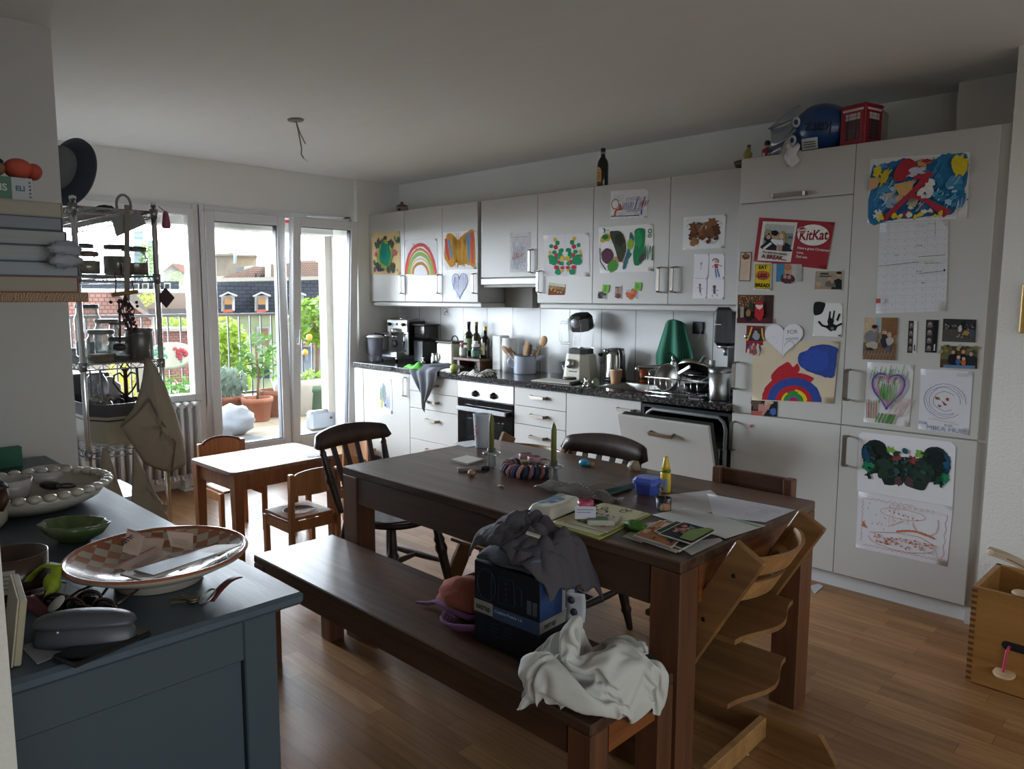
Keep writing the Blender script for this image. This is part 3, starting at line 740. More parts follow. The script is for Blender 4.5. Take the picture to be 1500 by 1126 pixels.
s.arc(.13, .47, .1, .17, 0, 2*PI, .02, '#a5482e'); s.poly([(.26, .45), (.33, .68), (.18, .72), (.15, .9), (.1, .9), (.14, .68), (.22, .62)], '#b8532c'); s.scrib(.33, .42, .62, .68, 22, .018, '#3a3f8e', .1); s.scrib(.66, .25, .86, .7, 12, .025, '#3a4596', 1.5)
s.scrib(.78, .4, .98, .62, 12, .02, '#a04a34', 1.); s.line([(.02, .9), (.8, .9)], .018, '#2b2b44'); s.scrib(.08, .15, .35, .38, 20, .007, '#6c706a'); s.rect(.83, .72, .87, .88, '#3a3f8e')
for k in range(5): s.arc(.45+k*.08, .32, .03, .05, 0, 2*PI, .008, '#5058a0', 10)
for k in range(24): s.line([(s.r.random(), .6+.38*s.r.random()), (s.r.random(), .6+.38*s.r.random())], .005, '#8a8a98')
s.done('drawing', 'felt-tip drawing in orange and blue pinned highest on the wall cabinets')
s = door_sheet([(876.5, 333), (957, 327.5), (957.5, 397), (879, 400)], YU, paper='#d8d8d6', curl=.004)
s.dabs(.3, .3, .5, .8, 8, ['#b98a6c'], .03, .06)
s.blob(.14, .24, .12, .08, '#b9a03a', .15, rot=-.4); s.blob(.13, .22, .06, .06, '#2d7a3c'); s.blob(.16, .63, .12, .17, '#5b3a4c', .06); s.poly([(.22, .12), (.3, .1), (.42, .12), (.5, .28), (.52, .5), (.48, .66), (.42, .78), (.36, .72), (.3, .45), (.25, .3)], '#3d4634'); s.blob(.4, .3, .08, .16, '#2f3329', .2)
s.blob(.26, .85, .09, .14, '#4c8c3c', .15, rot=.3); s.poly([(.6, .15), (.66, .3), (.58, .55), (.62, .62), (.54, .75), (.5, .92), (.44, .9), (.52, .6), (.56, .4)], '#2f6a7c'); s.blob(.6, .4, .06, .12, '#87a83a', .2)
s.poly([(.68, .12), (.8, .08), (.86, .15), (.84, .5), (.82, .75), (.74, .86), (.66, .84), (.64, .6), (.68, .4)], '#23764a'); s.blob(.74, .3, .07, .2, '#2c8c56', .15); s.scrib(.82, .45, .98, .75, 9, .03, '#3f7a5c', .8); s.arc(.95, .15, .03, .04, 0, 6.2, .015, '#3f7a5c'); s.arc(.94, .25, .025, .03, 0, 6.2, .015, '#3f7a5c'); s.line([(.02, .45), (.02, .75), (.12, .93)], .014, '#2b2b2a'); s.dabs(.05, .03, .2, .12, 5, ['#2b2b2a'], .008, .015)
s.blob(.8, .7, .04, .1, '#54424c', .2, rot=.4)
s.done('drawing', 'wide painting with purple oval, dark green and teal brush shapes below the felt-tip drawing')
for px, lab, cols in (([(875.5, 425), (890, 428), (889, 438.5), (874, 437.5)], 'small black and white landscape photo, first from the left in the bottom row', ['#54564f', '#8c8e88']),
                      ([(901, 418), (911.5, 418), (911, 437.5), (900, 437)], 'small upright portrait photo in the middle of the bottom row', ['#a08a84', '#5c5a64']),
                      ([(917, 422.5), (935, 422.5), (934, 437), (916, 436.5)], 'small photo of an orange figure, last in the bottom row', ['#b8643c', '#a8a4b0'])):
    s = door_sheet(px, YU, paper='#c6c6c8'); s.rect(.06, .08, .94, .92, cols[1]); s.dabs(.2, .25, .8, .8, 9, [cols[0], '#3a3c3a' if 'land' in lab else cols[0]], .08, .2)
    if 'portrait' in lab: s.blob(.5, .38, .2, .16, '#9c7468'); s.blob(.5, .78, .3, .2, '#6c3c44')
    if 'orange' in lab: s.blob(.55, .4, .13, .2, '#c08060'); s.blob(.6, .75, .2, .2, '#b4562c')
    s.done('photo', lab, 'photo', 'snapshots under the dark green painting')
for px, lab in (([(884, 416.5), (893.5, 417), (892, 428.5), (882.5, 427)], 'green sticky note on the black and white snapshot'), ([(930.5, 413), (940.5, 414), (939, 426), (929.5, 424)], 'green sticky note with a ring on the orange snapshot')):
    s = door_sheet(px, YU, paper='#6fae3c', lift=.004)
    (s.arc(.45, .5, .18, .18, 0, 6.2, .1, '#3f7a5c') if 'ring' in lab else s.line([(.5, .2), (.4, .5), (.55, .8), (.3, .8)], .1, '#274a22')); s.done('sticky_note', lab, 'note')
s = door_sheet([(1002, 318), (1064, 314), (1061, 363), (1000, 366)], YU, paper='#d2d2d3', curl=.006)
for k in range(2): s.arc(.28 if k == 0 else .72, .3, .2, .12, PI, 2*PI, .008, '#4a4642')
br = ['#6b4730', '#7d5638', '#5a3a28', '#8c6444', '#4c3020']
s.blob(.28, .35, .14, .17, br[0], .3); s.blob(.68, .28, .16, .18, br[1], .3); s.blob(.78, .45, .12, .16, br[2], .3); s.blob(.26, .6, .12, .14, br[2], .3); s.blob(.46, .55, .15, .17, br[1], .15); s.blob(.62, .55, .12, .16, br[0], .3); s.blob(.27, .8, .1, .1, br[3], .3)
for k in range(26): s.blob(.2+.62*s.r.random(), .2+.6*s.r.random(), .05, .05, s.r.choice(br), .4, 9)
s.arc(.68, .72, .16, .12, 0, PI*.9, .008, '#4a4642'); s.scrib(.05, .05, .4, .15, 12, .008, '#b0b0b2')
s.done('drawing', 'brown leaf collage butterfly on crumpled white paper next to the tall units')
fam = [((1017.5, 372), (1039, 372), (1037, 407), (1016, 407), 'faint figure sketch, top left of the four small sheets', 0), ((1039.5, 371.5), (1061.5, 372), (1061, 408), (1038.5, 408), 'girl with red top and blue trousers, top right of the four small sheets', 1),
       ((1016, 408), (1036, 408), (1035, 437), (1014.5, 437), 'small stick figure, bottom left of the four small sheets', 2), ((1037, 408), (1061, 409), (1060.5, 438), (1036, 437), 'small brown stick figure, bottom right of the four small sheets', 3)]
for a, b, c, d, lab, k in fam:
    s = door_sheet([a, b, c, d], YU, paper='#d4d4d9', curl=.004)
    if k == 0: s.blob(.5, .4, .08, .06, '#9a9aa4'); s.line([(.5, .45), (.48, .65)], .04, '#a8a4ac')
    if k == 1: s.blob(.45, .3, .12, .07, '#c89478'); s.arc(.42, .3, .2, .1, PI, 2*PI+.6, .06, '#4a4c6a'); s.poly([(.38, .4), (.55, .4), (.6, .58), (.36, .58)], '#b03a44'); s.line([(.38, .43), (.2, .55)], .05, '#b03a44'); s.line([(.55, .43), (.85, .5)], .05, '#b03a44'); s.line([(.42, .6), (.5, .95)], .08, '#3f6a94'); s.line([(.54, .6), (.7, .93)], .08, '#3f6a94')
    if k == 2: s.blob(.5, .32, .08, .07, '#7a4a44'); s.line([(.5, .4), (.55, .7)], .12, '#8a5c60'); s.line([(.3, .45), (.75, .5)], .03, '#8a6c70'); s.line([(.52, .65), (.65, .85)], .04, '#6a6a74')
    if k == 3: s.blob(.42, .4, .1, .09, '#6a4034'); s.line([(.42, .45), (.44, .75)], .14, '#5a4a48'); s.line([(.25, .55), (.7, .58)], .03, '#8a6a64'); s.line([(.3, .8), (.32, .9)], .04, '#5a5054'); s.line([(.55, .75), (.62, .85)], .04, '#5a5054')
    s.done('drawing', lab, 'drawing', 'four small figure drawings')
s = door_sheet([(551.5, 556), (573.5, 556), (575, 606), (553.5, 605)], YF, paper='#cdd2dc', curl=.004)
s.blob(.5, .4, .14, .28, '#8d93a0', .2); s.blob(.3, .7, .1, .14, '#b8bc5a', .2); s.scrib(.2, .2, .45, .6, 10, .03, '#6f9a7a', .5); s.scrib(.55, .3, .85, .6, 9, .03, '#a9a06c', .4); s.scrib(.3, .5, .7, .85, 12, .02, '#93a0b8'); s.scrib(.65, .6, .85, .85, 8, .03, '#7f9cbc'); s.blob(.55, .75, .06, .05, '#5c6a74')
s.done('drawing', 'narrow pencil and yellow drawing low on the base cabinet by the balcony')
# ================================================================ PAPERS ON THE TALL UNITS
s = door_sheet([(1112.5, 318.5), (1223, 325.5), (1210.5, 394.5), (1104, 382.5)], YF, paper='#8c2a33', th=.001)
s.poly([(.06, .08), (.53, .055), (.52, .93), (.055, .97)], '#c9c7c0')
s.rect(.1, .13, .5, .7, '#7f8684'); s.rect(.1, .13, .5, .3, '#a2a8a6'); s.rect(.11, .25, .2, .4, '#8f8a68'); s.blob(.165, .45, .05, .1, '#23262a', .2); s.blob(.165, .42, .03, .05, '#b09080')
s.poly([(.1, .7), (.12, .58), (.22, .5), (.3, .5), (.44, .52), (.48, .62), (.5, .7)], '#22262c'); s.blob(.26, .4, .045, .07, '#b58c78'); s.blob(.25, .32, .055, .06, '#1d1917', .15); s.blob(.345, .38, .035, .06, '#c49c84'); s.poly([(.33, .28), (.38, .28), (.41, .4), (.4, .58), (.37, .5), (.37, .36)], '#8a7a4a'); s.poly([(.22, .46), (.3, .47), (.37, .46), (.38, .58), (.33, .62), (.22, .52)], '#cfd2dc'); s.rect(.3, .57, .38, .7, '#a8887c'); s.line([(.12, .7), (.22, .55)], .03, '#c8cac4'); s.rect(.44, .36, .5, .42, '#555a5c'); s.rect(.45, .55, .48, .66, '#2c3032')
s.text('You said you needed', .285, .765, .016, '#4a2228', bold=.0004); s.text('A BREAK...', .285, .865, .03, '#6c222a', bold=.0011)
s.blob(.76, .3, .205, .225, '#d4d2cc', .0, 40); s.text('KitKat', .76, .31, .068, '#7d1f2a', rot=.1, bold=.0018, shear=.15, sx=.82)
s.blob(.61, .21, .06, .07, '#8c2a33', .02, 24); s.arc(.61, .21, .056, .062, 0, 2*PI, .004, '#d4d2cc'); s.text('Nestle', .61, .21, .02, '#d4d2cc', rot=.15, bold=.0004)
s.text('Have a great Christmas!', .585, .6, .017, '#cfc4c0', align='LEFT', bold=.0004); s.text('Love,', .585, .7, .017, '#cfc4c0', align='LEFT', bold=.0004); s.text('Dad xxx', .585, .79, .017, '#cfc4c0', align='LEFT', bold=.0004)
s.done('greeting_card', 'large dark red chocolate-bar card with hugging couple photo, tilted on the tall unit', 'card')
def photo(px, name, label, fn, paper='#b8b2a6', group='snapshots on the tall units', cat='photo', **kw):
    s = door_sheet(px, YF, paper=paper, **kw); fn(s); return s.done(name, label, cat, group)
def f_leaf(s):
    s.rect(.06, .03, .94, .97, '#c3b09a'); s.blob(.5, .16, .36, .1, '#6a4436', .2); s.blob(.5, .12, .2, .05, '#8c6a50', .3)
    for k in range(12): s.line([(.15, .36+k*.05), (.15+.7*s.r.uniform(.6, 1), .36+k*.05)], .02, '#a08c78')
photo([(1085.5, 369), (1101.5, 369), (1099, 412), (1082.5, 411.5)], 'flyer', 'small beige flyer with a brown loaf picture at the left edge of the tall unit', f_leaf, '#5c4a40', None, 'flyer')
def f_bread(s):
    s.rect(.06, .05, .94, .95, '#3c3420'); s.rect(.08, .065, .92, .935, '#c4ad22'); s.blob(.5, .46, .4, .17, '#a04a34', .06, 26); s.blob(.5, .42, .36, .1, '#b35a40', .1)
    s.text('EAT', .5, .17, .026, '#17130a', bold=.001); s.text('LESS', .5, .47, .026, '#17130a', bold=.0011); s.text('BREAD', .5, .83, .026, '#17130a', bold=.0011)
photo([(1105.5, 385), (1131, 384.5), (1130, 425.5), (1104, 424)], 'postcard', 'yellow postcard reading EAT LESS BREAD under the red card', f_bread, '#c2beae', None, 'postcard', lift=.003)
def f_kid(s):
    s.rect(0, 0, .35, 1, '#3f7898'); s.rect(.35, 0, 1, 1, '#9a9a98'); s.rect(.62, 0, .8, 1, '#aaa8a4'); s.blob(.46, .4, .14, .26, '#b48a74', .05); s.blob(.46, .2, .15, .18, '#a5704a', .15); s.blob(.45, .85, .28, .28, '#4a2c3c', .1); s.blob(.36, .72, .07, .12, '#b08070'); s.blob(.52, .75, .07, .12, '#b08070')
photo([(1138, 386), (1175, 387), (1174.5, 412), (1137, 412.5)], 'photo', 'snapshot of a blond child against blue, tucked under the red card', f_kid, lift=.0024)
def f_sofa(s):
    s.rect(.03, .04, .97, .96, '#8e8676'); s.rect(.2, .12, .5, .22, '#3a3a36'); s.rect(.18, .26, .6, .34, '#4a463e'); s.poly([(.7, .5), (.85, .4), (.97, .5), (.97, .96), (.6, .96)], '#1d1f20'); s.blob(.85, .22, .09, .13, '#b08870'); s.blob(.86, .12, .1, .07, '#1c1815'); s.poly([(.4, .6), (.55, .5), (.72, .6), (.78, .85), (.4, .85)], '#5c605c'); s.blob(.54, .42, .07, .1, '#b08a74'); s.blob(.64, .55, .06, .1, '#a88068'); s.blob(.16, .7, .1, .12, '#b0927c'); s.poly([(.1, .96), (.4, .8), (.6, .85), (.6, .96)], '#a07a64')
photo([(1194, 396), (1235.5, 396), (1234.5, 425), (1192, 424.5)], 'photo', 'snapshot of people on a sofa by the edge of the tall unit', f_sofa)
def f_santa(s):
    s.rect(0, 0, 1, 1, '#3a2622'); s.rect(0, 0, .75, .5, '#5c4030'); s.dabs(.03, .05, .7, .4, 60, ['#a5764c', '#7d4a34', '#c09a6c'], .012, .02, .3, 1.); s.poly([(.4, .12), (.5, .6), (.3, .6)], '#25362a'); s.rect(.1, .42, .2, .8, '#8a8a84'); s.rect(0, .82, 1, 1, '#4a1c22'); s.blob(.64, .62, .13, .26, '#a5222c', .1); s.blob(.64, .38, .1, .12, '#cfc0b4', .15); s.blob(.64, .3, .1, .06, '#a5222c'); s.blob(.33, .65, .07, .14, '#8a6a44'); s.blob(.34, .85, .09, .09, '#1a1614')
photo([(1081, 431.5), (1133.5, 432), (1132, 473.5), (1080.5, 473)], 'photo', 'dark snapshot of a red-coated bearded figure beside a decorated tree', f_santa)
def f_stall(s):
    s.rect(0, 0, 1, 1, '#6a222a'); s.poly([(.25, .1), (.85, .1), (.95, .55), (.15, .55)], '#2c2a2e'); s.line([(.3, .05), (.2, .3), (.05, .55)], .08, '#c8a83c'); s.line([(.85, .08), (.9, .35), (.98, .5)], .08, '#c8a83c'); s.blob(.55, .38, .2, .14, '#8a8c98'); s.blob(.52, .24, .1, .07, '#a88474'); s.rect(.1, .55, .95, .7, '#8a2028'); s.dabs(.05, .72, .95, .97, 30, ['#3f5c8a', '#b8a890', '#a5443c', '#c8c0b0'], .04, .08)
photo([(1094, 476.5), (1120.5, 477.5), (1119, 518), (1092.5, 516.5)], 'photo', 'upright snapshot of a red puppet booth at the left edge', f_stall)
def f_hand(s):
    s.poly([(0, 0), (.36, 0), (.38, .12), (.3, .3), (.18, .36), (0, .36)], '#1c1c1e')
    s.blob(.66, .72, .18, .12, '#161618', .15); s.blob(.6, .55, .12, .1, '#161618', .2); s.poly([(.5, .6), (.55, .25), (.6, .25), (.6, .55)], '#1c1c1e'); s.poly([(.64, .55), (.7, .22), (.75, .23), (.7, .58)], '#1c1c1e'); s.poly([(.8, .5), (.88, .3), (.95, .32), (.86, .54)], '#1c1c1e'); s.line([(.5, .72), (.32, .68), (.18, .56)], .08, '#161618'); s.line([(.82, .68), (1.0, .6)], .07, '#161618'); s.blob(.68, .76, .06, .05, '#66666a', .3); s.blob(.93, .96, .06, .015, '#1c1c1e')
photo([(1193.5, 443), (1234.5, 444), (1233, 493.5), (1190.5, 491.5)], 'handprint', 'black paint handprint on white paper at the right edge of the photo-covered unit', f_hand, '#cfcfce', None, 'drawing')
s = door_sheet([(1120, 474), (1178.5, 472.5), (1177, 524), (1119, 524)], YF, paper='#cdcdd2', edge=heart(), lift=.0045)
s.line([(.5, .12), (.48, .97)], .012, '#a9a9b0'); s.text('FOR', .72, .26, .03, '#6c6c74', rot=.03); s.text('MAMA', .72, .46, .024, '#85858c', rot=.05); s.arc(.66, .66, .12, .14, PI, 2.4*PI, .012, '#85858c'); s.arc(.22, .5, .12, .12, 0, 6.2, .008, '#b9b9c0')
s.done('paper_heart', 'folded white paper heart with pencil writing over the rainbow painting', 'card')
s = door_sheet([(1104, 499.5), (1230, 500), (1221, 591), (1101.5, 586)], YF, paper='#bfb29a', lift=.002, curl=.004)
B = '#2c4288'; R_ = '#a5222c'
def band(r0, r1, a0, a1, c, cu=.53, cv=.985, el=1.18, jag=.02):
    n = 20; pts = [(cu+r1*math.cos(a0+(a1-a0)*i/n)*(1+s.r.uniform(-jag, jag)), cv-r1*el*math.sin(a0+(a1-a0)*i/n)) for i in range(n+1)]
    pts += [(cu+r0*math.cos(a1+(a0-a1)*i/n), cv-r0*el*math.sin(a1+(a0-a1)*i/n)) for i in range(n+1)]
    s.poly(pts, c)
band(.29, .4, .95, PI, R_); s.poly([(.24, .56), (.42, .34), (.5, .42), (.55, .36), (.57, .5), (.4, .6), (.3, .72)], R_)
band(.2, .33, .0, PI, B); band(.14, .22, 0, PI, R_); band(.12, .165, 0, 1.5, '#c9b422'); band(.05, .14, 1.2, PI, '#2f7a3c'); band(.12, .15, 2.2, PI, '#c9b422'); band(.06, .12, 0, 1.4, '#2f7a3c'); band(.045, .065, 0, PI, '#3f5ca8'); band(.0, .05, 0, PI, R_)
s.poly([(.57, .2), (.66, .14), (.7, .08), (.85, .05), (.98, .1), (.99, .2), (.98, .55), (.9, .58), (.84, .56), (.7, .5), (.6, .42), (.55, .3)], B); s.blob(.75, .3, .16, .18, '#31489a', .1)
s.done('drawing', 'rainbow painting with a big dark blue cloud on cream paper')
def f_two(s):
    s.rect(0, 0, 1, 1, '#17181c'); s.blob(.22, .4, .2, .3, '#54443c', .3); s.blob(.4, .6, .14, .25, '#a5746a'); s.blob(.62, .35, .12, .3, '#b08a7c', .1); s.blob(.68, .2, .16, .14, '#a89a84', .3); s.rect(0, .75, .5, 1, '#a0524a'); s.blob(.85, .75, .12, .2, '#3f5c9c'); s.line([(.45, .95), (.7, .35)], .1, '#a87a70')
photo([(1101, 581.5), (1139.5, 583.5), (1138.5, 609.5), (1100.5, 607.5)], 'photo', 'dark snapshot of two heads below the rainbow painting', f_two)
s = door_sheet([(1097.5, 620), (1104, 620.5), (1103, 627.5), (1096.5, 627)], YF, paper='#b9b3ae'); s.blob(.6, .5, .35, .35, '#a0584c', .3); s.done('sticker', 'tiny reddish sticker on the lower door of the photo-covered unit', 'sticker')
# right-hand tall unit
s = door_sheet([(1275, 233), (1421, 222.5), (1417, 319.5), (1270.5, 327)], YF, paper='#c9cac8', curl=.004)
bl = '#2f6e9a'; rd = '#9c2f3a'
s.poly([(.03, .1), (.1, .13), (.2, .08), (.35, .04), (.5, .12), (.62, .1), (.7, .04), (.8, .0), (.97, .04), (.98, .35), (.96, .6), (.9, .65), (.88, .9), (.7, .93), (.5, .96), (.3, .97), (.02, 1), (.01, .5)], bl)
s.dabs(.05, .1, .95, .9, 40, ['#3a7cab', '#2a5f8c', '#4b86ae', '#2f6f8f', '#3d5fa0'], .04, .09, .35, 1.2)
s.dabs(.12, .45, .5, .72, 12, ['#8fa3b8', '#a9b5c4', '#b8a27c'], .02, .05, .5, 2)
for k in range(70): u, v = s.r.uniform(.04, .9), s.r.uniform(.15, .92); s.line([(u, v), (u+.03, v-.05), (u+.05, v-.12)], .011, s.r.choice(['#3f86b4', '#26587f', '#5f93b8', '#8fb2c8', '#2f7f9a', '#b9c4cc']))
s.poly([(.02, .3), (.14, .3), (.1, .45), (.02, .5)], '#bf9468'); s.blob(.1, .2, .05, .09, '#c6b12c', .3); s.blob(.18, .3, .04, .14, '#b8a52c', .4, rot=.4); s.blob(.92, .2, .07, .17, '#c6b12c', .25)
s.poly([(.27, .3), (.33, .1), (.42, .04), (.48, .1), (.5, .2), (.4, .34), (.32, .38)], rd); s.blob(.5, .25, .09, .06, '#b4b0c0', .4, rot=-.4); s.blob(.58, .12, .05, .06, '#c08a4c', .5); s.blob(.6, .1, .06, .03, rd, .3)
s.poly([(.28, .42), (.48, .38), (.46, .62), (.34, .6)], '#bd9660'); s.line([(.64, .28), (.5, .52), (.18, .96)], .055, rd, jit=.01); s.line([(.48, .35), (.66, .3)], .05, rd); s.line([(.62, .35), (.56, .62), (.8, .95)], .05, rd, jit=.01); s.line([(.45, .6), (.6, .7), (.85, .9)], .04, rd)
s.dabs(.56, .4, .66, .65, 8, ['#c8c8c4'], .02, .04, .4, 2); s.dabs(.35, .8, .75, .92, 10, ['#c4c2ba', rd], .02, .04, .4, 1); s.dabs(.22, .9, .78, .96, 6, ['#c6b12c'], .02, .035); s.blob(.13, .88, .04, .07, '#c4c6c4', .5); s.blob(.16, .92, .03, .06, '#c6b12c', .4); s.scrib(.9, .7, .99, .95, 6, .01, '#c4c6c8')
s.dabs(.7, .5, .95, .75, 14, ['#2f7f9a', '#4a8fae', '#8fb0c0'], .015, .05, .4, .8)
s.done('drawing', 'wild blue, red and yellow painting highest on the right tall unit')
s = door_sheet([(1289, 327), (1390, 322), (1386.5, 455.5), (1283, 459)], YF, paper='#c3c4c8', curl=.004)
for k in range(13): s.line([(.0, .03+k*.078), (1, .03+k*.078)], .003, '#9c9da4')
for k in range(8): s.line([(.0+k*.1425, 0), (k*.1425, 1)], .003, '#a4a5ac')
for k in range(12):
    for q in range(7): s.rect(.1+q*.142, .05+k*.078, .12+q*.142, .056+k*.078, '#85868c')
s.line([(.02, .475), (.62, .445)], .008, '#6f7a3c'); s.line([(.6, .39), (.98, .38)], .008, '#5c6a3c'); s.line([(.62, .575), (.95, .555)], .007, '#3a3c40'); s.line([(.7, .47), (.92, .465)], .006, '#77787c'); s.scrib(.58, .04, .66, .07, 5, .006, '#7a7a3c'); s.scrib(.72, .02, .82, .05, 5, .006, '#8a8a4c'); s.line([(.83, 0), (.83, .18)], .006, '#6f7a5c'); s.scrib(.7, .43, .8, .47, 7, .008, '#7f8a3c'); s.scrib(.26, .355, .32, .37, 5, .01, '#b07a6c'); s.scrib(.66, .67, .7, .685, 5, .014, '#b0564c'); s.blob(.97, .55, .014, .014, '#2a2c30')
s.scrib(.57, .26, .65, .28, 5, .008, '#5c6a3c'); s.scrib(.58, .54, .66, .56, 6, .008, '#3a3c40'); s.rect(.01, .835, .08, .885, '#b0564c')
s.done('wall_calendar', 'white family planner calendar sheet under the wild blue painting', 'calendar')
def f_square(s):
    s.rect(0, 0, 1, 1, '#9a8468'); s.rect(0, 0, .45, .4, '#b3a184'); s.rect(.35, 0, .52, .35, '#8fa0ac'); s.rect(.52, 0, 1, .45, '#8a6a48')
    for k in range(12): s.line([(.55+.04*k, .02), (.55+.04*k, .4)], .012, '#6a4a30')
    s.rect(0, .6, 1, 1, '#6c5442')
    for k in range(9): s.line([(.1*k, 1), (.1*k+.12, .7), (.1*k+.2, .9)], .015, '#9a8066')
    s.blob(.24, .46, .2, .15, '#6f7076', .1); s.blob(.33, .28, .08, .07, '#a8826e'); s.blob(.33, .22, .08, .05, '#2c2420'); s.blob(.28, .66, .18, .09, '#a09a92'); s.blob(.2, .75, .12, .04, '#332e2c'); s.blob(.64, .38, .08, .07, '#b48e78'); s.blob(.66, .55, .13, .16, '#2b2c34'); s.blob(.78, .4, .07, .06, '#b4937c'); s.blob(.8, .55, .11, .1, '#a49a94'); s.rect(.73, .65, .83, .82, '#4f5468')
photo([(1266.5, 464.5), (1316, 465), (1312, 527.5), (1264, 526)], 'photo', 'largest snapshot, family crouching on patterned paving, left below the calendar', f_square)
def f_strip(dark):
    def f(s):
        s.rect(.6, 0, 1, 1, '#1b1b1e' if dark else '#c4c4c4'); s.rect(0, 0, .6, 1, '#2c2a2c')
        for k in range(4): s.blob(.32, .14+k*.24, .17, .07, '#8f7a70', .1); s.blob(.32, .2+k*.24, .24, .04, '#5c5a62', .1)
        s.rect(.74, .74, .86, .94, '#b8b8b8' if dark else '#3a3a3c')
    return f
photo([(1331.5, 469.5), (1344, 470), (1342, 517), (1329, 516.5)], 'photo_strip', 'narrow photo booth strip with white margin', f_strip(False))
photo([(1357, 468), (1375.5, 468.5), (1372, 516.5), (1355, 516)], 'photo_strip', 'narrow photo booth strip with black margin', f_strip(True))
def f_forest(s):
    s.rect(0, 0, 1, 1, '#2f2e2c'); s.rect(0, .45, 1, 1, '#4a4640'); s.dabs(.05, .2, .95, .35, 14, ['#1c1e20', '#3a4448', '#2a2c34'], .04, .07); s.dabs(.05, .25, .95, .5, 12, ['#a08878', '#54606a', '#8a7a68'], .02, .035); s.blob(.53, .42, .06, .16, '#b0aea8', .2); s.blob(.72, .6, .1, .1, '#9a7a3c', .2); s.blob(.9, .62, .08, .2, '#3f4a5c', .2); s.dabs(.4, .6, .7, .8, 5, ['#8a8a84'], .02, .03)
photo([(1382, 466.5), (1430.5, 468), (1429, 501.5), (1380, 500)], 'photo', 'dark forest group snapshot at the upper right', f_forest)
def f_bench(s):
    s.rect(0, 0, 1, 1, '#4a3826'); s.rect(0, 0, .3, .6, '#5c5a3c'); s.rect(.7, 0, 1, .5, '#6a6650'); s.dabs(0, 0, 1, .3, 20, ['#3a4a2c', '#7a6a3c', '#8a8a6a'], .03, .06)
    for x, c, h in ((.35, '#16181c', .28), (.62, '#1c1c20', .25), (.83, '#23262c', .35)): s.blob(x, .62, .14, .28, c, .1); s.blob(x, h, .05, .09, '#b08a74')
    s.blob(.5, .7, .07, .16, '#3f5a84'); s.blob(.5, .5, .05, .08, '#bf9c80'); s.blob(.64, .72, .06, .14, '#b0582c'); s.blob(.64, .56, .045, .07, '#bf9c80'); s.rect(.1, .86, .95, 1, '#5c7490')
photo([(1378.5, 506.5), (1433, 507.5), (1431.5, 540), (1377, 538)], 'photo', 'family on a bench snapshot under the dark forest one', f_bench)
s = door_sheet([(1271, 530), (1339, 534.5), (1331.5, 625), (1265, 618)], YF, paper='#c4c4c6', curl=.006)
for k in range(24): u = .05+.9*s.r.random(); v = s.r.random()*.2; s.line([(u, v), (u-.05, v+.16)], .014, s.r.choice(['#6d9a5c', '#8aa880', '#5c8a54']))
for k in range(14): u = .03+.25*s.r.random(); s.line([(u, .6+.1*s.r.random()), (u+.02, .92)], .014, '#9a7460')
for k in range(12): u = .3+.4*s.r.random(); s.line([(u+.05, .82), (u-.03, .98)], .03, '#4c7f3a')
for k in range(12): u = .5+.4*s.r.random(); s.line([(u+.2, .5+.1*s.r.random()), (u, .85)], .01, '#b59284')
H_ = [(.5+(x-.5)*.72, .46+(y-.5)*.6) for x, y in heart(36)]
s.line(H_, .045, '#4a4f94', True, jit=.006); s.line([(.5+(x-.5)*.88, .45+(y-.46)*.87) for x, y in H_], .04, '#b0788c', True, jit=.006)
s.scrib(.33, .3, .5, .62, 9, .03, '#4c8a3a', .6); s.scrib(.5, .32, .68, .6, 9, .025, '#5c9448', .8)
s.done('drawing', 'crayon heart in blue and pink with green strokes')
s = door_sheet([(1349, 540), (1425.5, 544), (1419, 637), (1345, 628)], YF, paper='#c2c3c9', curl=.006)
for k, (a, b) in enumerate(((.22, .17), (.3, .24), (.36, .26), (.41, .3))): s.arc(.5, .5, a, b*.92, s.r.random(), s.r.random()+5.6+k*.1, .008, ['#4a4e68', '#5a5e7c', '#7c80a0', '#54586f'][k], 16, .01)
s.blob(.36, .46, .05, .035, '#8a5a3c', .5, 10); s.blob(.55, .47, .03, .025, '#8a4a3c', .4, 8); s.poly([(.44, .49), (.56, .56), (.5, .57)], '#9a3a3c'); s.blob(.4, .58, .03, .02, '#8a5a3c', .4, 8); s.line([(.2, .8), (.8, .86)], .008, '#b0928c'); s.line([(.3, .79), (.75, .83)], .006, '#b0928c'); s.scrib(.7, .03, .93, .09, 8, .012, '#7fa0b0', .1)
s.text('FOR', .1, .89, .02, '#6c7488'); s.text('PUIS', .6, .89, .017, '#6c7488'); s.text('MIKA HUIE', .56, .955, .03, '#7a88a4', sx=1.15)
s.done('drawing', 'pen rings around a little face with wobbly capital letters')
s = door_sheet([(1258.5, 632), (1400.5, 648), (1397, 742), (1255.5, 718)], YF, paper='#cbcbd0', edge=[(.04, 0), (.95, .0), (1, .06), (.99, 1), (0, 1), (0, .04)], curl=.003)
dk = ['#1c2a26', '#22302c', '#18221f', '#26382f']
for sg in (0, 1):
    f = lambda u: u if not sg else 1-u
    s.poly([(f(.04), .3), (f(.1), .15), (f(.2), .1), (f(.29), .16), (f(.34), .3), (f(.42), .34), (f(.5), .36), (f(.5), .74), (f(.42), .8), (f(.3), .82), (f(.24), .66), (f(.12), .68), (f(.06), .5)], dk[sg])
    s.blob(f(.09), .35, .05, .14, '#1f4a66', .25); s.blob(f(.12), .58, .07, .09, '#1f7a54', .25); s.blob(f(.35), .24, .05, .05, '#6a9a44', .4); s.blob(f(.42), .36, .05, .06, '#7a3a3a', .4); s.blob(f(.2), .3, .1, .16, dk[2], .2); s.blob(f(.3), .55, .1, .18, dk[3], .25); s.blob(f(.44), .72, .04, .08, '#4a3a3c', .3)
s.dabs(.1, .2, .9, .7, 40, dk+['#2a4a4c', '#1f3a30'], .015, .04, .5, 1.2)
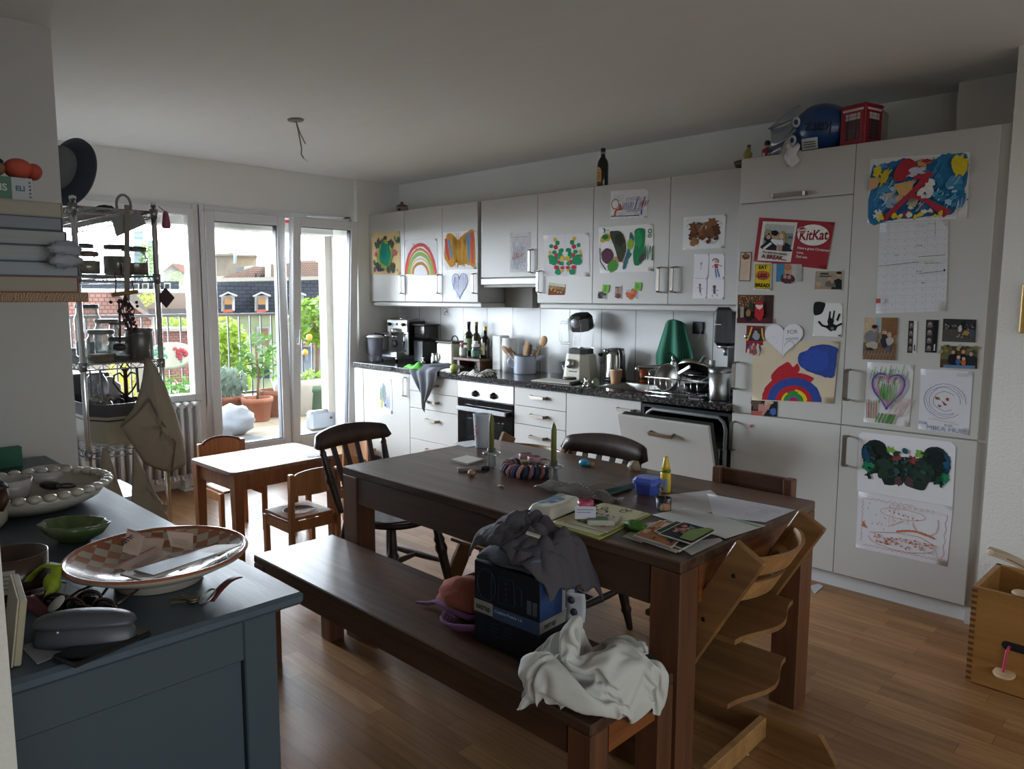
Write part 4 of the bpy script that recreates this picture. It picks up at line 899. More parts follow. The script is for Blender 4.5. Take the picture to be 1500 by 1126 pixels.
s.done('drawing', 'dark butterfly blot painting on the lower right door')
s = door_sheet([(1257.5, 719), (1396, 742), (1387, 829.5), (1253.5, 801)], YF, paper='#c6c6cd', curl=.003, lift=.0008)
oc = '#b58a78'; od = '#b0643c'
s.line([(.06+.88*(i/30)+.01*math.sin(i*2), .1-.0*i+.025*math.sin(i*3)) for i in range(20)], .006, oc)
s.line([(.06+.012*math.sin(i*2.4), .12+.75*i/24) for i in range(25)], .006, oc); s.line([(.08+.85*i/40, .92+.02*math.sin(i*2.5)) for i in range(41)], .006, oc); s.line([(.95+.01*math.sin(i), .15+.75*i/24) for i in range(25)], .006, oc)
s.blob(.5, .27, .24, .09, '#c6c6cd', .03); s.arc(.5, .27, .24, .085, 0, 6.3, .006, oc, 24)
for k in range(7): s.blob(.36+.05*k, .25+.012*k, .01, .012, od, .2, 8)
s.arc(.75, .36, .13, .2, -.5, 3, .008, oc, 20, .006); s.line([(.36, .36), (.36, .52), (.52, .38)], .006, oc); s.poly([(.07, .5), (.12, .62), (.06, .6)], od)
s.line([(.45+.4*i/20, .58-.06*math.sin(PI*i/20)+.006*(-1)**i) for i in range(21)], .02, od); s.arc(.5, .75, .36, .15, .1, 3.2, .006, oc, 26, .004); s.line([(.15, .68), (.45, .6), (.7, .6), (.86, .7), (.9, .9)], .006, oc)
for k in range(46): u = .2+.64*s.r.random(); v = .68+.16*s.r.random(); s.blob(u, v, .012, .016, s.r.choice(['#b98c7c', '#a86a58', od]), .4, 6)
for k in range(26): u = .1+.5*s.r.random(); v = .12+.45*s.r.random(); s.line([(u, v), (u+.03*s.r.uniform(-1, 1), v+.04)], .007, oc)
for k in range(8): s.arc(.4+.06*k, .12+.012*(k % 3), .015, .02, 0, 6.2, .005, oc, 7)
s.done('drawing', 'orange pen doodle sheet directly beneath the dark butterfly blot')
# ================================================================ ON THE WORKTOP (z = .90)
ZW = .9
def place(u, v): p = hit(u, v, 'z', ZW); return (p.x, p.y, ZW)
def bottle(name, label, loc, prof, mat, cap, capc, lab=None, labz=(0, 0), cat='bottle', group=None, sx=1., labang=(-2.6, -.2), n=20, rz=0., liquid=None):
    t = thing(name, label, cat, loc, rz, group)
    MB().lathe(prof, mat, n, sx=sx).build('body', t)
    z = prof[-1][1]; r = prof[-1][0]
    MB().lathe([(r*1.15, z-.004), (r*1.2, z), (r*1.2, z+cap), (r*1.05, z+cap+.002)], capc, 14).build('cap', t)
    if lab is not None:
        z0, z1 = labz; R = max(p[0] for p in prof)*1.012
        mb = MB(); a0, a1 = labang
        mb.grid(lambda u, v: (R*math.cos(a0+(a1-a0)*u)*sx, R*math.sin(a0+(a1-a0)*u), z0+(z1-z0)*v), 12, 1, lab if not isinstance(lab, str) else M(lab, .6)); mb.build('paper_label', t)
    if liquid:
        col, zt = liquid; R = max(p[0] for p in prof)*.95
        MB().lathe([(R*.9, .004), (R, .012), (R, zt)], M(col, .3), n, sx=sx).build('contents', t)
    return t
# water filter jug
p = place(541, 531); t = thing('water_filter_jug', 'clear grey water filter jug with white lid at the balcony end of the worktop', 'jug', (p[0]-.05, p[1]+.1, ZW))
SMK = glass('#d4d7de', .1, .05, .12, '#b4b5be')
mb = MB(); pr = [(.05, 0), (.052, .01), (.058, .14), (.064, .22)]
mb.lathe(pr, SMK, 20, sx=1.45, cap1=False); mb.build('body', t)
mb = MB(); mb.lathe([(.035, .06), (.048, .09), (.06, .21)], M('#8f8f9c', .5), 20, sx=1.4); mb.build('filter_funnel', t)
mb = MB(); mb.lathe([(.066, .22), (.067, .23), (.05, .24), (.0, .242)], M('#dcdcde', .4), 20, sx=1.45); mb.build('lid', t)
mb = MB(); mb.tube([(-.09, 0, .215), (-.125, 0, .205), (-.13, 0, .13), (-.11, 0, .07), (-.08, 0, .055)], .011, SMK); mb.build('handle', t)
# espresso machine
p = hit(588, 531, 'z', ZW)
t = thing('espresso_machine', 'chrome espresso machine with portafilter, dark side panel and drip tray', 'coffee machine', (p.x-.17, p.y+.2, ZW), math.radians(6))
SIDE = M('#58595a', .22, .85)
MIR = M('#d4d8d8', .3, .85)
mb = MB(); mb.box(-.125, .125, -.1, .2, .055, .36, SIDE, .004); mb.build('body', t)
mb = MB(); mb.box(-.13, .13, -.125, -.1, .265, .375, MIR, .003); mb.box(-.13, .13, -.112, -.099, .06, .265, MIR, .002); mb.build('front_panel', t)
mb = MB(); mb.box(-.12, .12, -.09, .19, .362, .366, STEEL);
for a, b in (((-.12, -.09), (.12, -.09)), ((.12, -.09), (.12, .19)), ((.12, .19), (-.12, .19)), ((-.12, .19), (-.12, -.09))): mb.tube([(*a, .385), (*b, .385)], .004, CHROME)
mb.build('cup_rail', t)
mb = MB(); mb.box(-.15, .105, -.235, -.1, .045, .092, MIR, .003); mb.box(-.14, .095, -.228, -.11, .09, .094, M('#6a6c6c', .4, .8)); mb.build('drip_tray', t)
for x, y in ((-.125, -.2), (.07, -.2), (-.1, .17), (.1, .17)): MB().lathe([(.012, 0), (.012, .055)], CHROME, 12, c=(x, y)).build('foot', t)
mb = MB(); mb.lathe([(.034, .235), (.036, .29), (.03, .3)], CHROME, 18, c=(0, -.155)); mb.box(-.02, .02, -.15, -.1, .26, .3, CHROME); mb.build('group_head', t)
mb = MB(); mb.lathe([(.03, .215), (.034, .222), (.034, .238)], CHROME, 18, c=(0, -.155)); mb.tube([(-.02, -.165, .228), (-.09, -.21, .235)], .008, CHROME); mb.tube([(-.085, -.207, .235), (-.16, -.25, .245)], [.011, .015], BLACK); mb.tube([(0, -.155, .215), (0, -.165, .195)], .009, CHROME); mb.build('portafilter', t)
mb = MB().at((-.045, -.113, .16), rx=PI/2); mb.lathe([(.034, 0), (.034, .008), (.03, .01)], DGREY, 22); mb.lathe([(.027, .0105), (.001, .0108)], M('#b9c0cc', .4), 22); mb.build('pressure_gauge', t)
for x in (-.09, .09):
    MB().at((x, -.125, .335), rx=PI/2).lathe([(.014, 0), (.016, .02), (.012, .028)], BLACK, 14).build('valve_knob', t)
for x in (-.115, .11):
    mb = MB(); s_ = -1 if x < 0 else 1
    mb.tube([(x, -.12, .25), (x+.03*s_, -.16, .25), (x+.035*s_, -.175, .22), (x+.035*s_, -.19, .11)], [.007, .007, .006, .004], CHROME); mb.tube([(x+.036*s_, -.18, .19), (x+.036*s_, -.188, .15)], .009, BLACK); mb.build('steam_wand', t)
mb = MB().box(-.012, .012, -.127, -.125, .325, .348, M('#4a5a78', .5)); mb.build('emblem', t)
# coffee grinder behind
p = hit(640, 527, 'z', ZW)
t = thing('coffee_grinder', 'dark coffee grinder with a smoked bean hopper behind the cream bin', 'grinder', (p.x+.1, -.11, ZW))
mb = MB(); mb.box(-.07, .07, -.1, .09, 0, .2, M('#3a3b3d', .3, .6), .01); mb.build('body', t)
mb = MB(); mb.box(-.075, .075, -.085, .075, .215, .33, glass('#8f8f90', .1, .05, .35, '#4a4744'), .008); mb.build('hopper', t)
MB().box(-.085, .085, -.095, .085, .33, .342, M('#2f2d2b', .4), .004).build('hopper_lid', t)
mb = MB(); mb.lathe([(.03, .2), (.06, .217)], BLACK, 16); mb.build('collar', t)
# cream bread bin
p = hit(652, 534, 'z', ZW)
t = thing('bread_bin', 'cream enamel bin with dark lid and arched handle', 'bin', (p.x+.0, p.y+.1, ZW), math.radians(-3))
CRM = M('#cfccb8', .35, var=.03, scale=6)
MB().box(-.115, .115, -.105, .09, 0, .19, CRM, .014).build('body', t)
mb = MB(); mb.box(-.121, .121, -.111, .096, .188, .206, M('#37342f', .4), .006); ld = mb.build('lid', t)
mb = MB(); mb.tube([(.03+.045*math.cos(a), -.01, .203+.045*math.sin(a)) for a in [PI*k/10 for k in range(11)]], .006, BLACK); mb.build('lid_handle', ld)
mb = MB(); mb.box(-.117, -.112, -.04, .03, .12, .14, STEEL, .002); mb.tube([(-.118, -.05, .13), (-.14, -.05, .125), (-.14, .03, .125), (-.118, .03, .13)], .005, STEEL); mb.build('side_handle', t)
# glass cover on the bin
one('glass_dish', MB().lathe([(.03, 0), (.045, .012), (.05, .035), (.048, .035), (.04, .01)], CLEAR, 18), 'clear glass dish behind the cream bin on the worktop edge of the wall', 'dish', (p.x+.25, -.1, ZW))
# milk pitcher
p = hit(631, 533, 'z', ZW)
t = thing('milk_pitcher', 'small steel milk pitcher beside the cream bin', 'pitcher', (p.x, p.y+.05, ZW))
MB().lathe([(.036, 0), (.042, .015), (.042, .04), (.033, .075), (.036, .095), (.034, .095), (.031, .076)], CHROME, 20).build('body', t)
mb = MB(); mb.tube([(.033, -.005, .088), (.062, -.01, .085), (.068, -.01, .05), (.042, -.006, .03)], .005, CHROME); mb.build('handle', t)
one('tamper', MB().lathe([(.022, 0), (.022, .012), (.008, .016), (.009, .035), (.014, .05), (.002, .056)], CHROME, 16), 'small steel tamper beside the green cloth', 'tamper', (p.x-.13, p.y+.02, ZW))
# cloths
def fold_cloth(name, label, fn, nu, nv, mat, loc, th=.004, cat='cloth'):
    mb = MB().grid(fn, nu, nv, mat, True, th); return one(name, mb, label, cat, loc)
p = hit(600, 541, 'z', ZW)
gm = M('#4fae33', .8, var=.12, scale=60)
fold_cloth('cleaning_cloth', 'bright green crumpled cleaning cloth by the espresso machine', lambda u, v: ((u-.5)*.22+.01*math.sin(v*7), (v-.5)*.13+.01*math.sin(u*8), .006+.055*max(0, math.sin(u*PI))**.5*max(0, math.sin(v*PI))**.5*(.6+.35*math.sin(u*9+v*3)+.2*math.cos(v*8-u*4))), 22, 16, gm, (p.x+.03, p.y+.05, ZW+.004))
# grey towel hanging over the worktop edge
p = hit(625, 548, 'z', ZW)
tw = M('#6b6f78', .9, var=.12, scale=70, bump=.1)
xe = -.64
def tow(u, v):
    # u across, v from the worktop (0) over the edge (.45) and down to a point
    w = .27*(1-.1*v) if v < .42 else .26*(1-max(0, (v-.42)/.58)**1.5*.95)
    cx = .02*(v-.4)
    fold = .014*math.sin(u*17+v*2)*(0.3 if v < .35 else 1.)
    if v < .42:
        y = .26*(1-v/.42); z = .008+.02*math.exp(-((u-.5)*2.5)**2)+.014*abs(math.sin(u*9+v*8))
        return (cx+(u-.5)*w*1.35, y+.01*math.sin(u*8), z)
    q = (v-.42)/.58
    return (cx+(u-.5)*w*1.25+.02*math.sin(q*3), -.016-fold*.9-.012*math.sin(u*PI), .005-.34*q*(1-.35*abs(u-.5)*2*(1)))
fold_cloth('kitchen_towel', 'dark grey kitchen towel hanging over the worktop edge above the drawers', tow, 28, 30, tw, (1.19, xe, ZW), .004, 'towel')
# lime
p = place(661, 546)
mb = MB().sph((0, 0, .034), (.036, .034, .034), M('#9aa84a', .45, var=.1, scale=60, bump=.05), 18, 12); one('lime', mb, 'yellow-green lime at the worktop edge next to the grey towel', 'fruit', (p[0], p[1]+.03, ZW))
# patterned oven mitt + small pot holder
zz = pattern('wave', '#d6d3cc', '#3a3a3c', 16, .9, .6, (.5, .12))
p = place(690, 552)
mb = MB().grid(lambda u, v: ((u-.5)*.25, (v-.5)*.14*(1-.3*u)+.015*math.sin(u*6), .004+.034*max(0,math.sin(PI*u))**.45*max(0,math.sin(PI*v))**.45*(1+.35*math.sin(u*13+v*5)+.2*math.sin(v*9))), 20, 14, zz, True, .006)
one('oven_mitt', mb, 'crumpled black and white patterned oven mitt below the oil bottles', 'mitt', (p[0]-.02, p[1]+.07, ZW+.004))
p = place(704, 550)
mb = MB().lathe([(.002, .05), (.03, .046), (.052, .03), (.055, .015), (.045, .0)], zz, 20, sx=1.1); one('pot_holder', mb, 'small rounded patterned pot holder right of the oven mitt', 'pot holder', (p[0]+.05, p[1]+.05, ZW))
# wooden riser with bottles
p = hit(690, 537, 'z', ZW); rx0 = p.x+.05; ry = -.17
t = thing('wooden_riser', 'dark wooden riser board carrying the oil bottles', 'riser', (rx0, ry, ZW))
WD = wood('#4a2f20', '#6d4731', .45, 0)
MB().box(-.14, .19, -.1, .13, .062, .085, WD, .003).build('board', t)
for x in (-.12, .13): MB().box(x, x+.03, -.07, .1, 0, .062, WD).build('leg', t)
ZR = ZW+.0855
OIL = M('#20230f', .12, spec=.6, coat=.4); OIL2 = M('#3d3a12', .12, coat=.4); OIL3 = M('#15160f', .15, coat=.3)
def on_riser(u, dy): q = hit(u, 525, 'y', ry+dy); return (q.x, ry+dy, ZR)
bottle('oil_bottle', 'tall square-shouldered dark oil bottle, leftmost on the wooden riser', on_riser(687, .07), [(.042, 0), (.044, .01), (.044, .165), (.03, .19), (.014, .215), (.0135, .27)], OIL, .02, M('#22211f', .4), '#9fb59a', (.05, .15), group='oil bottles')
bottle('oil_bottle', 'brown-green oil bottle with golden neck between two others', on_riser(698, .06), [(.037, 0), (.04, .01), (.04, .16), (.028, .185), (.013, .205), (.0125, .265)], OIL2, .025, M('#8f7b42', .4), '#5d5a30', (.04, .1), group='oil bottles')
bottle('oil_bottle', 'black oil bottle with pale paper label, rightmost on the riser', on_riser(711, .0), [(.037, 0), (.04, .01), (.04, .15), (.03, .17), (.013, .19), (.0125, .23)], OIL3, .03, M('#a28d4c', .35, .5), '#b9b38a', (.03, .13), group='oil bottles', labang=(-2.4, -.9))
def jar(name, label, loc, r, h, lidc, cont, fill, lidh=.014, cat='jar', group=None, lab=None, gl=None):
    t = thing(name, label, cat, loc, 0, group)
    MB().lathe([(r*.9, 0), (r, r*.12), (r, h*.78), (r*.82, h*.9), (r*.82, h)], gl or CLEAR, 20).build('glass', t)
    if fill: MB().lathe([(r*.86, .004), (r*.94, r*.14), (r*.94, h*fill)], cont, 18).build('contents', t)
    MB().lathe([(r*.88, h-.002), (r*.9, h+.001), (r*.9, h+lidh), (r*.8, h+lidh+.002)], lidc, 20).build('lid', t)
    if lab:
        mb = MB(); mb.grid(lambda u, v: (r*1.015*math.cos(-2.5+u*2.2), r*1.015*math.sin(-2.5+u*2.2), h*(.2+.5*v)), 10, 1, lab); mb.build('paper_label', t)
    return t
jar('jam_jar', 'jar with a red and white lid at the left front of the wooden riser', on_riser(679, -.055), .034, .105, M('#b05a55', .4), M('#b9c2bc', .6), .75, lab=M('#c9cbc6', .6))
jar('spice_jar', 'squat jar with green label and white lid at the front of the riser', on_riser(697, -.06), .038, .095, M('#d4d4d4', .4), M('#3d5c4c', .5), .8, .02, lab=M('#4a7a60', .6))
one('bottle_cap', MB().lathe([(.018, 0), (.018, .022), (.015, .025)], M('#dcdcd8', .4), 16), 'white cap standing on the squat green jar', 'cap', (*on_riser(697, -.06)[:2], ZR+.117))
# white boxes / kitchen roll
p = hit(723, 541, 'z', ZW)
mb = MB().box(-.04, .05, -.05, .06, 0, .275, M('#cdcdc9', .6), .004); one('white_canister', mb, 'square white storage box right of the oil bottles', 'box', (p.x+.03, -.13, ZW))
t = thing('kitchen_roll', 'white kitchen paper roll standing behind the enamel jug', 'paper roll', (p.x+.17, -.16, ZW))
MB().lathe([(.06, 0), (.06, .26), (.022, .26), (.022, .2)], M('#dcdcda', .85, bump=.1, scale=90), 24, cap1=True).build('paper', t)
p2 = hit(787, 543, 'z', ZW)
one('white_cylinder', MB().lathe([(.055, 0), (.056, .01), (.056, .2), (.05, .205)], M('#d0d2d4', .5), 24), 'plain white cylinder added for a shaded reflection on the tiles right of the enamel jug', 'canister', (p2.x-.02, -.075, ZW))  # cylinder added where only shade and reflection show on the tiles
# enamel jug with wooden spoons
p = hit(757, 548, 'z', ZW); jx, jy = p.x, p.y+.09
t = thing('enamel_jug', 'pale blue-white enamel jug full of wooden spoons', 'jug', (jx, jy, ZW))
EN = M('#b6bdcb', .2, coat=.3); ENB = M('#3a3f4c', .4)
MB().lathe([(.082, 0), (.086, .006), (.086, .135), (.089, .14), (.085, .14), (.082, .134), (.08, .01), (0, .008)], EN, 28, cap0=True, cap1=False).build('body', t)
mb = MB(); mb.lathe([(.0895, .137), (.0905, .141), (.0885, .145), (.0865, .141)], ENB, 28, cap0=False, cap1=False); mb.build('rim', t)
mb = MB(); d = V((-.72, -.69, 0)); P_ = lambda r, z: tuple(d*r+V((0, 0, z)))
mb.tube([P_(.085, .125), P_(.115, .122), P_(.13, .095), P_(.125, .06), P_(.1, .045), P_(.085, .043)], .007, EN); mb.build('handle', t)
mb = MB().at((.07, .06, 0)); mb.add([(0, -.025, .1), (.02, .025, .1), (.05, .045, .141), (-.0, -.03, .141), (.025, .02, .12)], [(0, 1, 2, 3)], EN); mb.build('spout', t)
WS = wood('#a97f55', '#c49a6c', .6, 2); WS2 = wood('#5a3d28', '#7d5739', .55, 2); WS3 = wood('#8a6242', '#a87f58', .6, 2)
def spoon(label, tip_px, base, w, L, mat, kind='spoon', dz=.0):
    # leans out of the jug towards a point seen in the photo
    b = V((jx+base[0], jy+base[1], ZW+.02)); e = hit(*tip_px, 'y', jy+base[2])
    dirv = (e-b).normalized(); L = (e-b).length
    mb = MB(); side = V((1, .2, 0));
    zax = dirv; xax = (side-zax*side.dot(zax)).normalized(); yax = zax.cross(xax)
    mb.X = Matrix((xax, yax, zax)).transposed().to_4x4()
    mb.tube([(0, 0, 0), (0, 0, L-.07)], .006, mat, 8)
    if kind == 'spoon': mb.sph((0, 0, L-.035), (w, .009, .045), mat, 14, 10)
    else: mb.box(-w, w, -.004, .004, L-.11, L, mat, .003)
    return one('wooden_spoon' if kind == 'spoon' else 'wooden_spatula', mb, label, 'utensil', b, 0, 'utensils in the enamel jug')
spoon('large pale wooden spoon leaning far right out of the jug', (799, 494), (.02, .02, .03), .032, .3, WS)
spoon('wooden spoon at the far left of the jug', (737, 508), (-.03, 0, .0), .022, .24, WS3)
spoon('slim wooden spoon second from the left in the jug', (743, 506), (-.02, .03, .02), .014, .25, WS3)
spoon('short dark spoon showing low in the middle of the jug', (751, 515), (0, .04, .03), .014, .22, WS2)
spoon('flat light wooden spatula with holes in the middle of the jug', (772, 500), (0, -.02, .0), .017, .28, WS, 'spatula')
spoon('dark wooden spoon right of the spatula', (777, 506), (.02, .0, .02), .022, .26, WS2)
spoon('dark spatula at the right inside the jug', (784, 512), (.035, .03, .03), .014, .25, WS2, 'spatula')
# blender
p = hit(845, 553, 'z', ZW)
t = thing('blender', 'cream blender with glass jug and black lid tipped inside', 'blender', (p.x+.02, -.15, ZW), math.radians(8))
IV = M('#cdcabb', .35)
def sq(r, z, k=.82): return [(r*c*k if abs(c) == 1 else r*c, r*s_*k if abs(s_) == 1 else r*s_, z) for c, s_ in ((1, .5), (.5, 1), (-.5, 1), (-1, .5), (-1, -.5), (-.5, -1), (.5, -1), (1, -.5))]
def loft(mb, rings, m, smooth=True, cap=True):
    n = len(rings[0]); vs = [q for r in rings for q in r]
    fs = [(k*n+i, k*n+(i+1) % n, (k+1)*n+(i+1) % n, (k+1)*n+i) for k in range(len(rings)-1) for i in range(n)]
    mb.add(vs, fs, m, smooth)
    if cap: mb.add(rings[0], [tuple(range(n))[::-1]], m); mb.add(rings[-1], [tuple(range(n))], m)
mb = MB(); loft(mb, [sq(.115, 0, 1), sq(.112, .03, 1), sq(.095, .17, 1), sq(.09, .178, 1)], IV, False); mb.build('base', t)
mb = MB().at((-.02, -.103, .11), rx=PI/2); mb.lathe([(.034, 0), (.034, .02), (.03, .03), (.0, .031)], STEEL, 24); mb.build('dial', t)
mb = MB(); mb.box(-.035, .035, -.1095, -.1, .028, .058, M('#3d4a4c', .4)); mb.build('badge', t)
mb = MB(); loft(mb, [sq(.082, .178, 1), sq(.08, .215, 1)], BLACK, False); mb.build('collar', t)
mb = MB(); loft(mb, [sq(.07, .2, 1), sq(.08, .22, 1), sq(.09, .43, 1)], CLEAR, False, False);
for x in (-.05, .05): mb.box(x-.004, x+.004, -.09, -.084, .24, .4, CLEAR)
jg = mb.build('glass_jug', t)
mb = MB(); mb.tube([(-.085, -.03, .4), (-.13, -.05, .405), (-.145, -.055, .38), (-.145, -.055, .28), (-.13, -.05, .25), (-.08, -.03, .25)], .011, CLEAR); mb.build('jug_handle', jg)
mb = MB(); mb.at((0, 0, .395), rx=.25); loft(mb, [sq(.072, -.045, 1), sq(.078, -.03, 1), sq(.076, .05, 1), sq(.06, .07, 1)], M('#1a1a1c', .5), False); mb.at((.0, -.085, .4), rx=PI/2+.2); mb.lathe([(.034, -.005), (.034, .008), (.0, .01)], M('#8f9193', .35), 20); mb.build('lid', t)
mb = MB(); mb.tube([(-.03, 0, .212), (.0, 0, .222), (.03, 0, .214)], .006, STEEL); mb.lathe([(.03, .2), (.02, .215), (.008, .22)], BLACK, 14); mb.build('blade', t)
# drinking glass, chopping board, knife, lid
p = place(825, 551)
t = thing('drinking_glass', 'blue-grey drinking glass left of the blender', 'glass', (p[0], p[1]+.04, ZW))
BG = glass('#8fa4ae', .1, .03, .25, '#5f7682')
MB().lathe([(.026, .002), (.03, .004), (.042, .105), (.04, .105), (.029, .01)], BG, 20, cap1=False).build('bowl', t)
p = hit(815, 560, 'z', ZW)
t = thing('chopping_board', 'pale chopping board lying near the worktop edge right of the enamel jug', 'board', (p.x-.0, p.y+.03, ZW), math.radians(6))
MB().box(-.17, .17, -.1, .09, 0.001, .012, M('#b3b2a6', .55), .004).build('slab', t)
p = hit(828, 556, 'z', ZW+.012)
one('jar_lid', MB().lathe([(.05, 0), (.05, .01), (.046, .014), (0, .014)], M('#4a463c', .4, .5), 24), 'flat round jar lid lying on the chopping board', 'lid', (p.x, p.y+.045, ZW+.0125))
one('peppercorn_lid', MB().lathe([(.018, 0), (.02, .008), (.015, .012), (0, .012)], M('#1c1c1e', .5), 16), 'small black cap lying left of the drinking glass', 'cap', (p.x-.12, p.y+.15, ZW))
a = hit(824, 566, 'z', ZW+.014); b = hit(849, 561, 'z', ZW+.014); c = hit(871, 557, 'z', ZW+.014)
t = thing('kitchen_knife', 'kitchen knife with black handle lying across the board edge', 'knife', (b.x, b.y, ZW+.0125))
t.rotation_euler.z = math.atan2(b.y-a.y, b.x-a.x)
MB().box(-.13, 0, -.012, .012, .0, .02, M('#17181a', .5), .005).build('handle', t)
mb = MB(); mb.prism([(0, -.012), (.1, -.015), (.2, .012), (0, .014)], .006, .0085, STEEL); mb.build('blade', t)
# red bottle, steel measuring cups, cords
p = place(857, 555); bottle('hand_soap', 'small red bottle with white nozzle in front of the blender', (p[0], p[1]+.03, ZW), [(.026, 0), (.028, .006), (.028, .085), (.02, .1), (.013, .106)], M('#a2202c', .35), .045, M('#d9dadb', .4), '#7a1c26', (.02, .07))
p = place(856, 566)
t = thing('measuring_jigger', 'small shiny steel jigger near the worktop edge', 'jigger', (p[0], p[1]+.02, ZW))
mb = MB(); mb.lathe([(.028, 0), (.03, .004), (.012, .03), (.01, .034), (.02, .06), (.018, .06)], CHROME, 18); mb.build('body', t)
one('tea_strainer', MB().at((0, 0, .03), ry=1.3).lathe([(.0, -.03), (.02, -.025), (.03, 0), (.028, 0)], M('#c2b9a0', .3, .9), 16), 'round metal tea strainer beside the steel jigger', 'strainer', (p[0]+.06, p[1]+.05, ZW))
mb = MB(); r2 = random.Random(3)
pts = [(0, 0, .01)]
for k in range(40): pts.append((.09*math.sin(k*.9)+.03*math.sin(k*2.3), .05*math.cos(k*.7)+.02*math.sin(k*1.9), .015+.02*abs(math.sin(k*1.3))))
mb.tube(pts, .004, BLACK, 6); p = hit(875, 552, 'z', ZW); one('power_cord', mb, 'tangle of black power cord left of the kettle', 'cord', (p.x+.03, p.y+.12, ZW))
# sockets on the splashback
q = hit(882, 521, 'y', -.01)
t = thing('wall_socket', 'pale double socket on the tiles behind the kettle', 'socket', (q.x, -.009, q.z))
mb = MB().box(-.022, .022, -.012, 0, -.055, .03, M('#c2c1bb', .5), .004); mb.build('plate', t)
mb = MB(); mb.at((0, -.012, .01), rx=PI/2).lathe([(.014, 0), (.012, .02)], DGREY, 14); mb.build('plug', t)
q = hit(1023, 480, 'y', -.01)
t = thing('wall_socket', 'black socket with a hanging white cable right of the green towel', 'socket', (q.x, -.009, q.z))
MB().box(-.04, .04, -.012, 0, -.04, .04, M('#232427', .4), .004).build('plate', t)
mb = MB(); mb.tube([(.03, -.012, -.02), (.025, -.03, -.06), (-.01, -.03, -.1), (-.03, -.02, -.14), (-.06, -.02, -.19)], .0025, M('#c2c3c4', .5)); mb.tube([(-.06, -.02, -.19), (-.09, -.02, -.23)], .006, M('#c2c3c4', .5)); mb.build('cable', t)
for u, v, lab in ((654, 456, 'small steel hook on the splashback above the grinder'), (996, 475, 'dark hook holding the green towel')):
    q = hit(u, v, 'y', -.01)
    mb = MB().box(-.012, .012, -.006, 0, -.015, .02, NICKEL, .003); mb.tube([(0, -.006, .0), (0, -.02, -.005), (0, -.026, -.018), (0, -.02, -.03), (0, -.01, -.03)], .004, NICKEL)
    one('wall_hook', mb, lab, 'hook', (q.x, -.009, q.z))
# kettle, paper cup
p = place(903, 561); t = thing('kettle', 'brushed steel electric kettle with black handle', 'kettle', (p[0]-.1, p[1]+.12, ZW))
MB().lathe([(.075, 0), (.078, .012), (.075, .02)], BLACK, 24).build('base', t)
MB().lathe([(.073, .02), (.075, .03), (.066, .18), (.062, .215)], M('#a9a8a4', .25, 1.), 28).build('body', t)
MB().lathe([(.062, .215), (.056, .228), (.02, .232), (0, .232)], M('#55565a', .4), 28).build('lid', t)
mb = MB(); d = V((.8, -.55, 0)).normalized(); P_ = lambda r, z: tuple(d*r+V((0, 0, z)))
mb.tube([P_(.058, .215), P_(.085, .22), P_(.108, .2), P_(.112, .14), P_(.105, .07), P_(.085, .04), P_(.072, .04)], [.013, .014, .013, .012, .012, .012, .012], BLACK); mb.build('handle', t)
mb = MB().at((0, 0, 0)); mb.tube([tuple(V((-.5, -.8, 0)).normalized()*.058+V((0, 0, .2))), tuple(V((-.5, -.8, 0)).normalized()*.085+V((0, 0, .222)))], [.022, .012], STEEL); mb.build('spout', t)
p = place(898, 563)
t = thing('paper_cup', 'tan ridged paper cup in front of the kettle', 'cup', (p[0]+.0, p[1]+.03, ZW))
MB().lathe([(.03, 0), (.031, .004)]+[(.031+.011*k/8+(.0012 if k % 2 else 0), .004+.092*k/8) for k in range(1, 9)]+[(.042, .098), (.04, .098), (.03, .01)], M('#b48c6a', .7), 24, cap1=False).build('body', t)
mb = MB().lathe([(.042, .095), (.0435, .098), (.042, .101), (.0405, .098)], M('#d2cdc2', .5), 24, cap0=False, cap1=False); mb.build('rim', t)
# soap bottles behind the sink
p = place(938, 560); bottle('syrup_bottle', 'small orange bottle with black cap behind the sink', (p[0], p[1]+.04, ZW), [(.03, 0), (.032, .006), (.032, .075), (.02, .09), (.016, .092)], M('#b5521f', .3), .02, BLACK, '#16161a', (.018, .035))
p = place(950, 557); bottle('soap_dispenser', 'tall clear soap bottle with dark pump behind the sink', (p[0], p[1]+.05, ZW), [(.032, 0), (.034, .006), (.034, .13), (.022, .15), (.014, .155), (.014, .185)], glass('#c6cace', .12, .04, .15, '#8f959a'), .03, M('#26282b', .4), None)
bottle('soap_dispenser', 'second clear bottle just right of the pump bottle', (p[0]+.075, p[1]+.06, ZW), [(.026, 0), (.028, .006), (.028, .11), (.015, .13), (.013, .135)], glass('#c6cace', .12, .04, .15, '#8f959a'), .02, M('#8f9194', .4), None)
# mixer tap
p = hit(972, 563, 'z', ZW); tx, ty = 3.17, -.14
e = hit(934, 538, 'y', -.33)
t = thing('mixer_tap', 'chrome mixer tap with long spout over the sink', 'tap', (tx, ty, ZW))
mb = MB(); mb.lathe([(.027, 0), (.027, .02), (.022, .03), (.022, .16), (.018, .175)], CHROME, 18); mb.build('column', t)
mb = MB(); mb.tube([(0, 0, .11), (-.05, -.05, .13), (e.x-tx, e.y-ty, e.z-ZW)], [.017, .016, .013], CHROME, 12); mb.tube([(e.x-tx, e.y-ty, e.z-ZW+.004), (e.x-tx-.004, e.y-ty-.004, e.z-ZW-.02)], .014, CHROME, 12); mb.build('spout', t)
mb = MB(); mb.tube([(0, 0, .17), (-.03, .03, .2), (-.1, .07, .225)], [.012, .008, .006], CHROME, 10); mb.build('lever', t)
